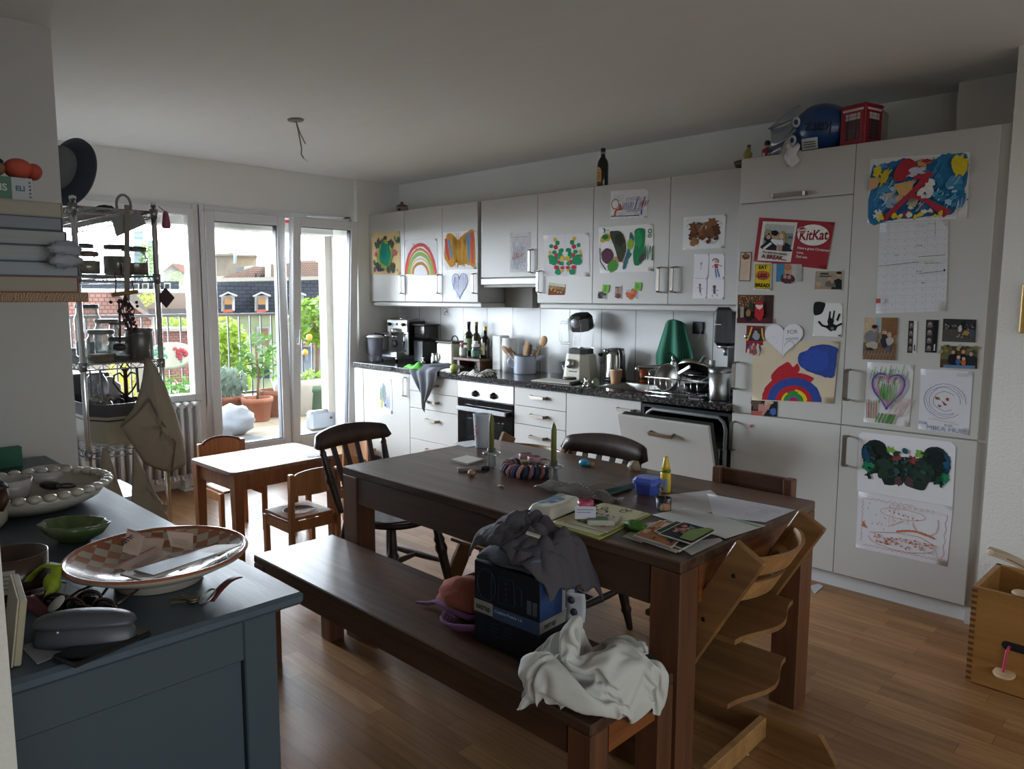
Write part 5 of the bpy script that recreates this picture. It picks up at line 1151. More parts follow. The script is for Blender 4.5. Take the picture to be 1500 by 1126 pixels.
# dish rack and pans
p0 = hit(975, 585, 'z', ZW); rx_, ry_ = 3.42, -.4
t = thing('dish_rack', 'chrome wire dish rack right of the sink', 'dish rack', (rx_, ry_, ZW))
mb = MB()
for z in (.012, .1): mb.tube([(-.19, -.15, z), (.17, -.15, z), (.17, .15, z), (-.19, .15, z)], .004, CHROME, 6, closed=True)
for k in range(9):
    x = -.17+k*.042; mb.tube([(x, -.15, .1), (x, -.14, .012), (x, .14, .012), (x, .15, .1)], .002, CHROME, 5)
for x in (-.19, .17): mb.tube([(x, -.1, .1), (x-.04*(1 if x < 0 else -1), -.06, .13), (x-.04*(1 if x < 0 else -1), .06, .13), (x, .1, .1)], .005, CHROME, 6)
mb.build('wires', t)
for x, y in ((-.17, -.13), (.15, -.13), (-.17, .13), (.15, .13)): MB().lathe([(.006, 0), (.006, .012)], DGREY, 8, c=(x, y)).build('foot', t)
def pan(name, label, loc, tilt, r, h, ang, hl, inner, outer, hm):
    t = thing(name, label, 'pan', loc); t.rotation_euler = tilt
    MB().lathe([(r*.8, 0), (r*.86, .004), (r, h), (r*.985, h), (r*.84, .008), (0, .007)], outer, 32, cap1=False).build('body', t)
    MB().lathe([(r*.97, h-.004), (r*.838, .0085), (0, .0075)], inner, 32, cap0=False).build('coating', t)
    mb = MB(); d = V((math.cos(ang), math.sin(ang), 0)); mb.bar(tuple(d*r+V((0, 0, h-.01))), tuple(d*(r+hl)+V((0, 0, h+.035))), .022, .012, hm, bev=.004); mb.build('handle', t)
    return t
pan('frying_pan', 'large steel frying pan with dark inside, tilted on the dish rack', (3.42, -.27, ZW+.16), (math.radians(148), 0, math.radians(8)), .125, .04, math.radians(60), .2, M('#17181a', .4), M('#9d968a', .3, .9), STEEL)
pan('saucepan', 'small grey saucepan bowl-side out at the front of the dish rack', (3.37, -.475, ZW+.09), (math.radians(72), 0, math.radians(-8)), .085, .06, math.radians(20), .12, M('#8f8d88', .4, .5), M('#a5a29b', .3, .8), STEEL)
pan('wok', 'black pan with its handle pointing left, lying deep in the dish rack', (3.5, -.38, ZW+.016), (0, 0, 0), .09, .045, math.radians(-40), .1, M('#141416', .5), M('#1c1d1f', .45), BLACK)
p = place(1030, 572)
mb = MB().at((0, 0, 0));
bottle('dish_soap', 'clear washing-up bottle with pale top at the back behind the pans', (p[0]+.02, -.12, ZW), [(.042, 0), (.045, .008), (.045, .1), (.04, .13), (.02, .155), (.016, .165)], glass('#c4d4d2', .12, .04, .12, '#7f9a98'), .025, M('#c9c4b6', .5), None, liquid=('#5f8a86', .07))
one('pan_lid', MB().lathe([(.09, 0), (.092, .006), (.06, .022), (.02, .03), (.014, .045), (0, .047)], M('#9fa19e', .3, .6), 26), 'grey domed pan lid under the tap lever', 'lid', (3.33, -.22, ZW+.11))
# cutlery holder etc
p = place(1062, 597)
t = thing('utensil_bin', 'tall tapered brushed steel container at the end of the worktop', 'container', (3.705, -.5, ZW))
MB().lathe([(.056, 0), (.058, .004), (.066, .185), (.064, .185), (.056, .012), (0, .01)], M('#a3a3a3', .32, 1.), 28, cap1=False).build('body', t)
MB().lathe([(.066, .16), (.0675, .185), (.0645, .186)], M('#77787a', .3, 1.), 28, cap0=False, cap1=False).build('rim', t)
p = hit(1031, 592, 'z', ZW)
mb = MB().box(-.035, .035, -.02, .02, 0, .02, M('#43333c', .6), .006); mb.box(-.03, .03, -.021, .0, .002, .008, M('#b6b0c0', .5)); one('scrub_brush', mb, 'small purple and white brush at the worktop edge by the steel container', 'brush', (3.6, -.59, ZW), .3)
t = thing('soda_maker', 'tall black soda maker in the corner against the tall unit', 'soda maker', (3.625, -.26, ZW))
mb = MB().box(-.055, .055, -.1, .08, .3, .53, M('#1d1e20', .25, coat=.3), .02); mb.build('head', t)
mb = MB().box(-.03, .05, .03, .08, 0, .31, M('#232427', .35), .015); mb.build('column', t)
mb = MB().box(-.07, .07, -.1, .05, 0, .02, M('#1d1e20', .4), .008); mb.build('base', t)
mb = MB(); mb.lathe([(.045, .285), (.05, .3)], M('#9a9c9e', .3, .8), 20, c=(0, -.04)); mb.lathe([(.012, .24), (.012, .285)], M('#9a9c9e', .3, .8), 12, c=(0, -.04)); mb.build('nozzle', t)
mb = MB().box(-.05, .0, -.102, -.1, .425, .43, M('#b9bbbd', .3)); mb.build('trim_line', t)
# green towel on its hook
q = hit(994, 476, 'y', -.05)
gt = pattern('brick', '#2f6e58', '#1f5140', 1, .9, 0, (.5, .012, .002, 0), ('y', 'x', 'z'))
def gtow(u, v):
    w = .14+.14*min(1, v*1.7)*(1-.25*max(0, v-.7))
    f = .018*math.sin(u*15+1)*(.4+v)
    drop = .33*v + (.05*abs(u-.62)*v) - (.08*v if abs(u-.5) < .1 else 0)*max(0, v-.6)*2
    return ((u-.52)*w*1.08-.01, -.02+f-.025*math.sin(u*PI), .01-drop+.03*math.exp(-((v)/.12)**2)*math.sin(u*PI))
fold_cloth('tea_towel', 'dark green striped tea towel hanging from a hook over the pans', gtow, 30, 24, gt, (q.x, -.05, q.z), .004, 'towel')
# ================================================================ ON TOP OF THE CABINETS
p = hit(586, 309, 'y', -.2);
t = thing('sugar_pot', 'small lidded brown and cream pot on the first wall cabinets', 'pot', (p.x+.03, -.2, UZ1))
MB().lathe([(.04, 0), (.052, .01), (.055, .045), (.05, .06)], M('#8f7f72', .5), 22).build('body', t)
MB().lathe([(.053, .06), (.05, .072), (.02, .085), (.012, .088), (.015, .1), (.0, .108)], M('#5a3f38', .45), 22).build('lid', t)
mb = MB(); R_2 = .0565
mb.grid(lambda u, v: (R_2*math.cos(-1.4+.5*u), R_2*math.sin(-1.4+.5*u), .022+.02*v), 4, 1, M('#241c1c', .5)); mb.build('motif', t)
p = hit(881, 271, 'y', -.25)
t = thing('liqueur_bottle', 'dark liqueur bottle with yellow arched label on top of the wall cabinets', 'bottle', (p.x+.01, -.25, UZ1))
MB().lathe([(.036, 0), (.038, .008), (.038, .15), (.034, .175), (.016, .205), (.0145, .22)], M('#14151c', .15, coat=.3), 24).build('body', t)
MB().lathe([(.016, .22), (.0165, .224), (.0165, .236)], M('#9b8248', .4), 16).build('foil', t)
MB().lathe([(.0165, .236), (.0165, .26), (.014, .262)], M('#17171a', .4), 16).build('cap', t)
mb = MB(); a0, a1 = -2.5, -1.15; LB = M('#b8923a', .6); RD = M('#9c4a34', .6)
def lab(u, v):
    zt = .1+.035*math.sqrt(max(0, 1-(2*u-1)**2)); z = .02+(zt-.02)*v; a = a0+(a1-a0)*u; return (.0385*math.cos(a), .0385*math.sin(a), z)
mb.grid(lab, 14, 6, LB)
for v0, v1, u0, u1 in ((.8, .86, .35, .65), (.62, .7, .15, .85), (.45, .52, .2, .8), (.3, .36, .3, .7)):
    mb.grid(lambda u, v: tuple(V(lab(u0+(u1-u0)*u, v0+(v1-v0)*v))*1.0+V((math.cos(a0+(a1-a0)*(u0+(u1-u0)*u))*.0006, math.sin(a0+(a1-a0)*(u0+(u1-u0)*u))*.0006, 0))), 6, 1, RD)
mb.grid(lambda u, v: tuple(V(lab(.3+.7*u, .02+.14*v))*1.0+V((-.0006, -.0006, 0))), 6, 1, M('#4a2a34', .6)); mb.build('paper_label', t)
p = hit(1072, 247, 'y', -.28)
one('wooden_bowl', MB().lathe([(.06, 0), (.095, .02), (.105, .045), (.1, .045), (.085, .02), (0, .012)], wood('#2f2018', '#4a3325', .5, 0), 24, cap1=False), 'dark wooden bowl on top of the wall cabinet next to the tall unit', 'bowl', (3.72, -.24, UZ1))
for u, lab_, k in ((1095, 'small yellow-green bird figurine on the tall unit', 0), (1123.5, 'small red figurine with black hat on the tall unit', 1)):
    p = hit(u, 230, 'y', -.5); t = thing('figurine', lab_, 'figurine', (p.x, -.5, TZ))
    if k == 0:
        MB().lathe([(.022, 0), (.026, .006), (.015, .012)], M('#3d3a22', .6), 14).build('stand', t)
        mb = MB(); mb.sph((0, 0, .035), (.026, .02, .025), M('#8a7f3a', .5)); mb.tube([(0, 0, .05), (.006, 0, .068), (.006, 0, .075)], [.016, .011, .01], M('#8a7f3a', .5)); mb.build('body', t)
        mb = MB(); mb.sph((.006, 0, .082), (.011, .01, .009), M('#3f4a34', .5)); mb.tube([(.012, -.004, .083), (.024, -.008, .083)], [.004, .001], M('#4a3a22', .5)); mb.build('head', t)
    else:
        mb = MB(); mb.lathe([(.024, 0), (.028, .02), (.026, .05), (.012, .06)], M('#8f2430', .5), 14); mb.build('tunic', t)
        mb = MB(); mb.sph((0, 0, .068), .012, M('#c9a894', .5), 12, 8); mb.build('head', t)
        MB().lathe([(.014, .072), (.016, .08), (.015, .092), (.006, .098)], M('#121214', .8), 12).build('hat', t)
        mb = MB(); mb.box(-.012, .0, -.029, -.024, .005, .03, M('#d0c4c4', .5)); mb.build('belt', t)
# bag of litter on top of the fridge unit
p = hit(1218, 212, 'y', -.45)
t = thing('litter_bag', 'blue plastic pet bag with upside-down lettering and clear crumpled top on the tall unit', 'bag', (p.x-.065, -.42, TZ))
BLU = M('#1f4478', .3, var=.15, scale=8, bump=.08, coat=.3)
def bagf(d): return 1+.05*mnoise.noise(V(d)*2.6)
mb = MB().sph((.0, 0, .125), (.15, .13, .13), BLU, 28, 18, lambda d: bagf(d)*(1 if d.z > -.7 else .97)); mb.build('body', t)
mb = MB()
FILM = glass('#c9d2dc', .35, .12, .3, '#9fa9b5')
def film(u, v):
    a = -2.3+2.0*u; r = .1+.06*math.sin(u*PI)
    x = -.09-.2*v*(1-.35*v)+.02*math.sin(u*9+v*6); y = -.1-.03*v+.05*(u-.5)+.015*math.sin(v*8+u*11)
    z = .235-.1*v-.24*u*(.35+.65*v)+.02*math.sin(u*13+v*7)
    return (x, y, max(z, -.05 if y < -.2 else .01))
mb.grid(film, 18, 18, FILM, True, .002); mb.build('clear_top', t)
mb = MB()
mb.grid(lambda u, v: (-.1+.06*u+.01*math.sin(v*9), -.19-.01*math.sin(u*4), .03-.1*v+.01*math.sin(u*8)), 8, 8, M('#c2c4c6', .5), True, .002); mb.build('knotted_end', t)
mb = MB(); X_ = Matrix.Translation((.04, -.143, .11)) @ Matrix.Rotation(PI/2+.1, 4, 'X') @ Matrix.Rotation(PI-.1, 4, 'Z')
mb.text('katz', .085, M('#101218', .5), X_, ext=.001); mb.build('lettering', t)
mb = MB().at((.0, -.14, .035), rx=.25); mb.box(-.04, .04, -.002, .002, -.025, .03, M('#c0c2c4', .5)); mb.at((.0, -.1435, .035), rx=.25)
for k in range(3): mb.box(-.03, .03, -.002, 0, -.015+.012*k, -.011+.012*k, DGREY)
mb.build('price_label', t)
for k, (x, z) in enumerate(((-.085, .16), (-.1, .07))):
    mb = MB().at((x, -.118-.004*k, z), rx=PI/2+.2*(1-k)); mb.lathe([(.026, 0), (.026, .003), (0, .004)], M('#c9ccd2', .5), 18, sx=.8); mb.lathe([(.014, .0035), (.014, .006), (0, .0065)], M('#27395c', .5), 14, sx=.8); mb.build('printed_ring', t)
one('paper_sack', MB().box(-.09, .1, -.1, .1, 0, .255, M('#b3ae9e', .7, bump=.1, scale=20), .03), 'beige paper sack behind the blue pet bag', 'bag', (p.x+.05, -.17, TZ))
p = hit(1256, 207, 'y', -.46)
t = thing('telephone_box_tin', 'red British telephone box tin on top of the tall unit', 'tin', (p.x+.01, -.45, TZ), math.radians(-14))
RDX = M('#8f1c2b', .4)
mb = MB().box(-.068, .068, -.068, .068, 0, .205, RDX, .004); mb.build('body', t)
for a in range(4):
    mb = MB(); mb.X = Matrix.Rotation(a*PI/2, 4, 'Z')
    mb.box(-.055, .055, -.0705, -.068, .172, .182, M('#cfc6c2', .5));
    for r in range(8):
        for q in range(3):
            w = (.009, .024, .009)[q]; x = (-.031, 0, .031)[q]
            mb.box(x-w*.8, x+w*.8, -.0705, -.068, .035+r*.016, .048+r*.016, M('#b9bdb9', .3) if r > 5 else M('#3d3a3c', .3))
    mb.build('glazing', t)
mb = MB(); mb.box(-.073, .073, -.073, .073, .19, .202, RDX, .004); mb.build('cornice', t)
a = hit(1378, 192, 'y', -.4); b = hit(1421, 182, 'y', -.4)
mb = MB().tube([(-.1, -.02, .008), (0, 0, .0095), (.1, .02, .012)], .0075, M('#161617', .5)); one('black_rod', mb, 'thin black rod lying on top of the right tall unit', 'rod', ((a.x+b.x)/2, -.4, TZ))
# ================================================================ DINING TABLE AND BENCH
TT = .76
TOP = wood('#38271e', '#6b5240', .34, 0, .8, .14, .4, .06)
APR = wood('#36241b', '#573b2a', .42, 0, 1.)
APY = wood('#5a3018', '#8a5228', .42, 1, 1.)  # end aprons: light falling on them is put into a lighter, warmer colour
LEG = wood('#472c1e', '#6f462d', .42, 2, .8)
DARKW = wood('#2b1a12', '#4b3020', .4, 2, 1.)
def table(name, label, cat, x0, x1, y0, y1, h, top, apr, leg, inset=.0, lh=.1):
    cx, cy = (x0+x1)/2, (y0+y1)/2
    t = thing(name, label, cat, (cx, cy, 0))
    a, b = (x1-x0)/2, (y1-y0)/2
    MB().box(-a, a, -b, b, h-top, h, TOP, .004).build('top', t)
    for sx in (-1, 1):
        for sy in (-1, 1):
            MB().box(sx*(a-inset), sx*(a-inset-leg), sy*(b-inset), sy*(b-inset-leg*.95), 0, h-top, LEG, .003).build('leg', t)
    i = inset+.006
    for sy in (-1, 1): MB().box(-a+i+leg, a-i-leg, sy*(b-i), sy*(b-i-.025), h-top-apr, h-top, APR).build('apron', t)
    for sx in (-1, 1): MB().box(sx*(a-i), sx*(a-i-.025), -b+i+leg, b-i-leg, h-top-apr, h-top, APY).build('apron', t)
    return t
table('dining_table', 'large dark wooden dining table in the middle of the room', 'table', 3.115, 4.79, -2.65, -1.755, TT, .034, .115, .1)
bn = table('bench', 'long dark wooden bench in front of the dining table', 'bench', 3.06, 4.79, -3.04, -2.672, .45, .032, .075, .075, .0)
def tt(u, v, z=TT): p = hit(u, v, 'z', z); return (p.x, p.y, z)
# candles
CG = M('#6f6f3c', .45, spec=.4)
GLS = glass('#d5dad8', .25, .03, .1, '#8f9694')
for u, v, h, lab in ((720, 685, .165, 'green candle in a low glass holder at the far side of the braided ring'), (810.5, 706, .17, 'green candle in a glass holder nearest the camera, right of the braided ring')):
    t = thing('candle_holder', lab, 'candle holder', tt(u, v), 0, 'candle holders')
    mb = MB().lathe([(.017, 0), (.019, .004), (.017, .05), (.019, .055), (.036, .06), (.04, .066), (.036, .068), (.018, .064), (.017, .085), (.013, .085)], GLS, 20); mb.build('glass_base', t)
    cl = 'far slim olive green candle' if u < 800 else 'near slim olive green candle'
    x, y, z = tt(u, v)
    mb = MB().lathe([(.0115, 0), (.0115, h-.03), (.008, h-.012), (.002, h)], CG, 16); mb.lathe([(.001, h), (.001, h+.006)], DGREY, 6)
    one('candle', mb, cl+', standing in its glass holder', 'candle', (x, y, z+.067), 0, 'candles on the dining table')
# braided ring with two little jars
x, y, z = tt(769, 694)
t = thing('braided_trivet', 'braided blue and pink fabric ring in the middle of the table', 'trivet', (x, y+.02, z))
cols = ['#2f3a5c', '#a8736c', '#3d4a78', '#b08378', '#26304c', '#8f6068']
rr = .085
for k in range(26):
    a0 = 2*PI*k/26; pts = []
    for q in range(7):
        b = -PI*.95+2*PI*.95*q/6; a = a0+.12*math.sin(b/2); r = rr+.024*math.cos(b); pts.append((r*math.cos(a), r*math.sin(a), .022+.022*math.sin(b)))
    MB().tube(pts, [.009]*7, M(cols[k % 6], .85, var=.1, scale=90), 7).build('strand', t)
mb = MB().tube([(rr*math.cos(2*PI*k/30), rr*math.sin(2*PI*k/30), .021) for k in range(30)], .02, M('#2a2f44', .9), 8, closed=True); mb.build('core', t)
for dx, dy, lab, fc in ((-.028, .015, 'small glass jar with pale slices and red rim inside the braided ring, left', '#a39a6c'), (.034, .0, 'small glass jar with dark contents inside the braided ring, right', '#4f3a30')):
    j = thing('small_jar', lab, 'jar', (x+dx, y+.02+dy, z+.001), 0, 'jars in the braided ring')
    MB().lathe([(.023, .0), (.026, .003), (.026, .062), (.028, .068), (.026, .068)], CLEAR, 18, cap1=False).build('glass', j)
    MB().lathe([(.022, .003), (.024, .006), (.024, .045)], M(fc, .6, var=.2, scale=120), 16).build('contents', j)
    mb = MB().lathe([(.0275, .056), (.0285, .06), (.0285, .074), (.026, .076), (.026, .058)], M('#a8848a', .4), 18, cap0=False, cap1=False); mb.build('rim', j)
one('seashell', MB().at((0, 0, .0)).sph((0, 0, .01), (.028, .014, .01), M('#b9b6a4', .4), 14, 8), 'small pale shell lying on the right side of the braided ring', 'shell', (x+.085, y+.035, z+.044), .4)
# cup, papers, pen, clay bits at the far end
x, y, z = tt(708, 655)
t = thing('plastic_cup', 'frosted plastic cup with red print at the far end of the table', 'cup', (x-.01, y+.0, z))
FRO = glass('#e4e8ee', .12, .12, .65, '#dfe4ec')
MB().lathe([(.03, 0), (.032, .003), (.043, .16), (.045, .163), (.042, .163), (.031, .006)], FRO, 26, cap1=False).build('body', t)
mb = MB()
for k, (a, zz_) in enumerate(((-1.95, .05), (-1.75, .07), (-1.9, .085), (-1.65, .06), (-1.8, .1))):
    r = .0325+.011*zz_/.16+.0008
    mb.grid(lambda u, v: (r*math.cos(a+.28*u), r*math.sin(a+.28*u), zz_+.012*v+.01*u*(k % 2)), 4, 1, M('#b02a38', .5))
mb.build('red_print', t)
s = flat_sheet([(663, 649), (693, 645), (712, 650), (683, 655.5)], TT, paper='#c9c9cc'); s.line([(.3, .4), (.7, .5)], .01, '#a9a9ac'); s.done('paper_sheet', 'white note sheet under the frosted plastic cup', 'paper')
p = [hit(u, v, 'z', TT+.006) for u, v in ((660, 673), (684, 667), (708.5, 672.5), (685, 679))]
c = sum(p, V())/4; mb = MB(); mb.prism([(q.x-c.x, q.y-c.y) for q in p], 0, .008, M('#c4c2bc', .5));
one('ceramic_tile', mb, 'square white tile coaster left of the far candle', 'coaster', (c.x, c.y, TT))
a, b = V(tt(670.5, 690.5)), V(tt(716, 688))
t = thing('marker_pen', 'grey marker pen with black cap beside the pink clay bit', 'pen', ((a.x+b.x)/2, (a.y+b.y)/2, TT)); h_ = (b-a)/2; h_.z = 0
mb = MB().tube([tuple(-h_+V((0, 0, .0085))), tuple(h_*.5+V((0, 0, .0085)))], .008, M('#8f8b88', .5), 12); mb.build('barrel', t)
mb = MB().tube([tuple(h_*.5+V((0, 0, .009))), tuple(h_+V((0, 0, .009)))], .0088, BLACK, 12); mb.build('cap', t)
def lump(name, label, cat, loc, r, col, seed=0, k=2.2, amp=.25, mat=None):
    mb = MB().sph((0, 0, r[2]), r, mat or M(col, .6, var=.08, scale=60), 20, 14, lambda d: 1+amp*mnoise.noise(V((d.x+seed, d.y, d.z))*k)); return one(name, mb, label, cat, loc)
lump('clay_figure', 'little pink clay bit lying by the marker pen', 'clay', tt(691, 696), (.018, .014, .012), '#b58a78', 3)
lump('clay_figure', 'tiny pale crumb of clay alone on the near side of the braided ring', 'clay', tt(734, 713), (.014, .005, .004), '#b09a84', 5)
t = thing('clay_fish', 'bright blue clay fish with orange end near the far chair', 'clay', tt(857, 682))
mb = MB().sph((0, 0, .014), (.03, .022, .016), M('#2f8fae', .4), 18, 12); mb.build('body', t); mb = MB().sph((.03, .008, .012), (.014, .012, .011), M('#b87c52', .5), 12, 8); mb.build('tail', t)
lump('clay_ball', 'round beige clay ball at the far table edge', 'clay', tt(928.5, 690), (.027, .024, .023), '#8f7f68', 9)
# blue lunch box
x, y, z = tt(946, 723)
t = thing('lunch_box', 'small blue plastic box with lid', 'box', (x, y+.01, z), .1)
BB = M('#4154a8', .3); mb = MB()
def rsq(a, b, c, z): return [(a-c, -b, z), (a, -b+c, z), (a, b-c, z), (a-c, b, z), (-a+c, b, z), (-a, b-c, z), (-a, -b+c, z), (-a+c, -b, z)]
loft(mb, [rsq(.037, .03, .012, 0), rsq(.044, .036, .014, .04)], BB, False); mb.build('body', t)
mb = MB(); loft(mb, [rsq(.049, .041, .015, .04), rsq(.049, .041, .015, .05), rsq(.04, .032, .012, .062)], M('#4c62bb', .28), False); mb.build('lid', t)
mb = MB().box(.046, .06, -.008, .008, .03, .046, glass('#d0d4da', .2, .1, .3, '#9a9ea8'), .002); mb.build('clip', t)
# glue bottle
x, y, z = tt(974.5, 720)
t = thing('glue_bottle', 'yellow glue bottle with green ring and printed label', 'bottle', (x, y, z))
YL = M('#c9a81f', .35)
MB().lathe([(.017, 0), (.019, .004), (.019, .07), (.017, .076)], YL, 18, sx=1.15, sy=.8).build('body', t)
MB().lathe([(.0175, .076), (.018, .08), (.0175, .086)], M('#3f6a2f', .4), 18, sx=1.1, sy=.85).build('ring', t)
MB().lathe([(.016, .086), (.014, .1), (.008, .13), (.006, .135)], YL, 18).build('cap', t)
mb = MB(); mb.grid(lambda u, v: (.0222*math.cos(-2.9+2.2*u), .0157*math.sin(-2.9+2.2*u), .006+.045*v), 10, 1, M('#8f979c', .5)); mb.grid(lambda u, v: (.0226*math.cos(-2.6+1.*u), .016*math.sin(-2.6+1.*u), .006+.014*v), 8, 1, M('#22252c', .5)); mb.build('paper_label', t)
# painted pot
x, y, z = tt(972, 746)
t = thing('painted_cup', 'small cup painted black and white with copper patch, in front of the glue', 'cup', (x, y, z))
mb = MB().lathe([(.021, 0), (.025, .004), (.027, .042), (.024, .042), (.022, .01), (0, .01)], pattern('noise', '#17181b', '#c2c0bc', 26, .5, 0, (.56, 0)), 20, cap1=False); mb.build('body', t)
mb = MB(); mb.grid(lambda u, v: (.0272*math.cos(-1.1+1.1*u), .0272*math.sin(-1.1+1.1*u), .004+.026*v*(1-.3*u)), 8, 2, M('#a8744c', .4)); mb.build('copper_patch', t)
MB().lathe([(.022, .03), (0, .031)], M('#15161a', .3), 18, cap0=False).build('paint', t)
# envelope, green folder, cellophane
s = flat_sheet([(825, 722), (886, 706.5), (925, 717), (850, 737)], TT, paper='#6f5c4a'); s.line([(.3, .35), (.5, .3)], .01, '#4a3a30'); s.done('envelope', 'flat brown envelope on the table left of the green folder', 'envelope')
a, b = V(tt(882, 727)), V(tt(931, 714)); d = b-a
mb = MB()
mb.grid(lambda u, v: tuple(d*u+V((-d.y, d.x, 0)).normalized()*(.055*v-.02)+V((0, 0, .004+.01*math.sin(PI*v)))), 2, 6, M('#1b4a46', .4), True, .003)
one('folder', mb, 'dark green folder strip lying by the blue lunch box', 'folder', (a.x, a.y, TT+.006))
x, y, z = tt(850, 727)
t = thing('cellophane_bag', 'clear cellophane bag with brown sweets', 'bag', (x, y, z))
mb = MB().grid(lambda u, v: ((u-.55)*.34, (v-.5)*.1*(1-.5*abs(u-.7))+.04*(u-.5), .005+.035*max(0, math.sin(PI*v))*(max(0, math.sin(PI*min(1, u*1.1))))**.5+.006*math.sin(u*17+v*9)+.006), 22, 10, glass('#dfe0e2', .3, .06, .1, '#9a9a9c'), True, .0008); mb.build('film', t)
mb = MB(); r4 = random.Random(5)
for k in range(9): mb.sph((.0+.075*r4.random(), -.02+.045*r4.random(), .012+.01*r4.random()), (.016, .013, .01), M('#6d3f1f', .5), 10, 7)
mb.build('sweets', t)
# wet wipes
x, y, z = tt(824, 760)
p0, p1 = V(tt(790, 757)), V(tt(843, 735)); ang = math.atan2(p1.y-p0.y, p1.x-p0.x)
t = thing('wet_wipes', 'soft white pack of wet wipes with blue print', 'pack', (x-.075, y+.05, z), ang)
WW = M('#c9c9bd', .45, bump=.06, scale=20)
def wip(u, v):
    x = (u-.5)*.21; yy = (v-.5)*.105
    e = min(1, u*9, (1-u)*9)**.5*min(1, v*7, (1-v)*7)**.5
    return (x, yy, .004+.034*max(0, e)*(1+.05*math.sin(u*9)))
mb = MB().grid(wip, 26, 16, WW); mb.grid(lambda u, v: (wip(1-u, v)[0], wip(1-u, v)[1], .002), 2, 2, WW); mb.build('pack', t)
mb = MB();
for u0, u1, v0, v1, c in ((.2, .75, .62, .85, '#5f86a8'), (.3, .5, .4, .55, '#4a7a9c'), (.56, .7, .38, .55, '#4a7a9c'), (.76, .86, .62, .8, '#7f8a4c')):
    mb.grid(lambda u, v: tuple(V(wip(u0+(u1-u0)*u, v0+(v1-v0)*v))+V((0, 0, .0012))), 8, 4, M(c, .5))
mb.build('print', t)
# books and sheets near the wipes
def stack_sheet(px, z, th, col, label, name='paper_sheet', cat='paper', art=None, group=None):
    s = flat_sheet(px, z, paper=col, th=th, lift=0.0005)
    if art: art(s)
    return s.done(name, label, cat, group)
stack_sheet([(806, 768), (884, 738), (953, 754.5), (878, 791)], TT, .004, '#9aa05c', 'green-edged thin book lying lowest under the lettered sheet', 'book', 'book')
def art1(s):
    s.arc(.62, .2, .1, .06, 2, 6.5, .03, '#4a5030'); s.arc(.7, .3, .05, .1, 0, 4, .03, '#4a5030'); s.arc(.8, .24, .05, .05, 0, 6, .02, '#4a5030'); s.arc(.86, .6, .05, .06, 0, 6, .015, '#4a5030'); s.line([(.9, .5), (.9, .75)], .015, '#4a5030'); s.arc(.95, .62, .03, .06, 1, 5, .015, '#4a5030')
stack_sheet([(806, 765), (885, 736.5), (950, 752.5), (876, 785)], TT+.005, .002, '#b7b493', 'cream cover sheet with dark green curly lettering', 'book_cover', 'book', art1)
def art2(s):
    for k in range(16): s.blob(.2+.2*(k % 4)+.05*s.r.random(), .2+.2*(k//4), .05, .04, s.r.choice(['#a0626c', '#3f6a6c', '#4a4a4c', '#b07a7c']), .5, 8)
stack_sheet([(826, 764), (872, 748), (911, 756), (890, 781)], TT+.0085, .0012, '#b9b5a4', 'white sheet with small red and teal patterns under the tagged jar', 'patterned_sheet', 'paper', art2)
x, y, z = tt(878, 773)
t = thing('small_box', 'small flat pale grey-green box in front of the tagged jar', 'box', (x, y+.01, TT+.011), .75)
MB().box(-.045, .04, -.022, .022, 0, .018, M('#a9aaa0', .6), .002).build('body', t); mb = MB().box(-.044, .02, -.021, .021, .0181, .0186, M('#5c7a68', .6)); mb.build('print', t)
# jar with tag
x, y, z = tt(856, 767)
t = thing('tagged_jar', 'jar of yellow-green cream with pink lid and hanging paper tag', 'jar', (x, y+.005, TT+.011))
MB().lathe([(.024, 0), (.0265, .004), (.0265, .045), (.022, .05)], M('#8a8430', .3, coat=.5), 20).build('glass', t)
MB().lathe([(.025, .048), (.026, .052), (.026, .064), (.021, .066), (.02, .058), (0, .058)], M('#b04a62', .4), 20, cap1=False).build('lid', t)
mb = MB(); mb.X = Matrix.Rotation(.75, 4, 'Z'); mb.box(-.036, .03, -.034, -.0325, .014, .055, M('#c6c4d6', .7));
for k in range(2): mb.box(-.03, .024-.01*k, -.0345, -.034, .043-.009*k, .046-.009*k, M('#8a88a0', .7))
mb.tube([(.028, -.033, .05), (.034, -.02, .05), (.024, .0, .05)], .002, M('#2f4a44', .6), 6); tg = mb.build('tag', t);
lump('clay_leaf', 'lumpy green clay piece beside the photo prints', 'clay', tt(930, 777), (.042, .024, .016), '#3f6a1f', 4, 4.5, .5)
# large papers on the right
def art3(s):
    for k in range(7): s.line([(s.r.random(), s.r.random()*.5), (s.r.random(), s.r.random()*.6)], .003, '#9a9aa4')
stack_sheet([(958, 727), (1041, 718), (1082, 750), (989, 752)], TT, .0006, '#b6b4b4', 'blank greyish drawing sheet behind the painted cup', art=art3)
def art4(s):
    s.scrib(.3, .55, .75, .85, 8, .004, '#9a7a94'); s.arc(.6, .7, .04, .06, 0, 6, .006, '#8a8a94'); s.arc(.75, .45, .05, .06, 0, 6, .006, '#7a7a8c'); s.line([(.5, .25), (.75, .3), (.93, .35), (.9, .25), (.6, .1)], .006, '#55565c'); s.scrib(.4, .35, .55, .5, 5, .005, '#c09aa4')
stack_sheet([(1036, 723), (1165, 747), (1121, 765), (1045, 757)], TT+.001, .0006, '#c3c3cc', 'white sheet with thin pen scribbles at the right table corner', art=art4)
def art5(s):
    s.scrib(.5, .2, .9, .5, 8, .004, '#b0a8a0'); s.poly([(.82, .97), (.99, .5), (1, .6), (.9, 1)], '#7fa884'); s.line([(.3, .5), (.7, .6)], .003, '#a0a0a4')
stack_sheet([(955, 754), (1003, 744), (1122, 770), (1063, 789)], TT+.002, .0006, '#b9bab8', 'large white sheet with a green corner by the table edge', art=art5)
def art6(s): s.line([(.2, .3), (.8, .4)], .004, '#8f8f94')
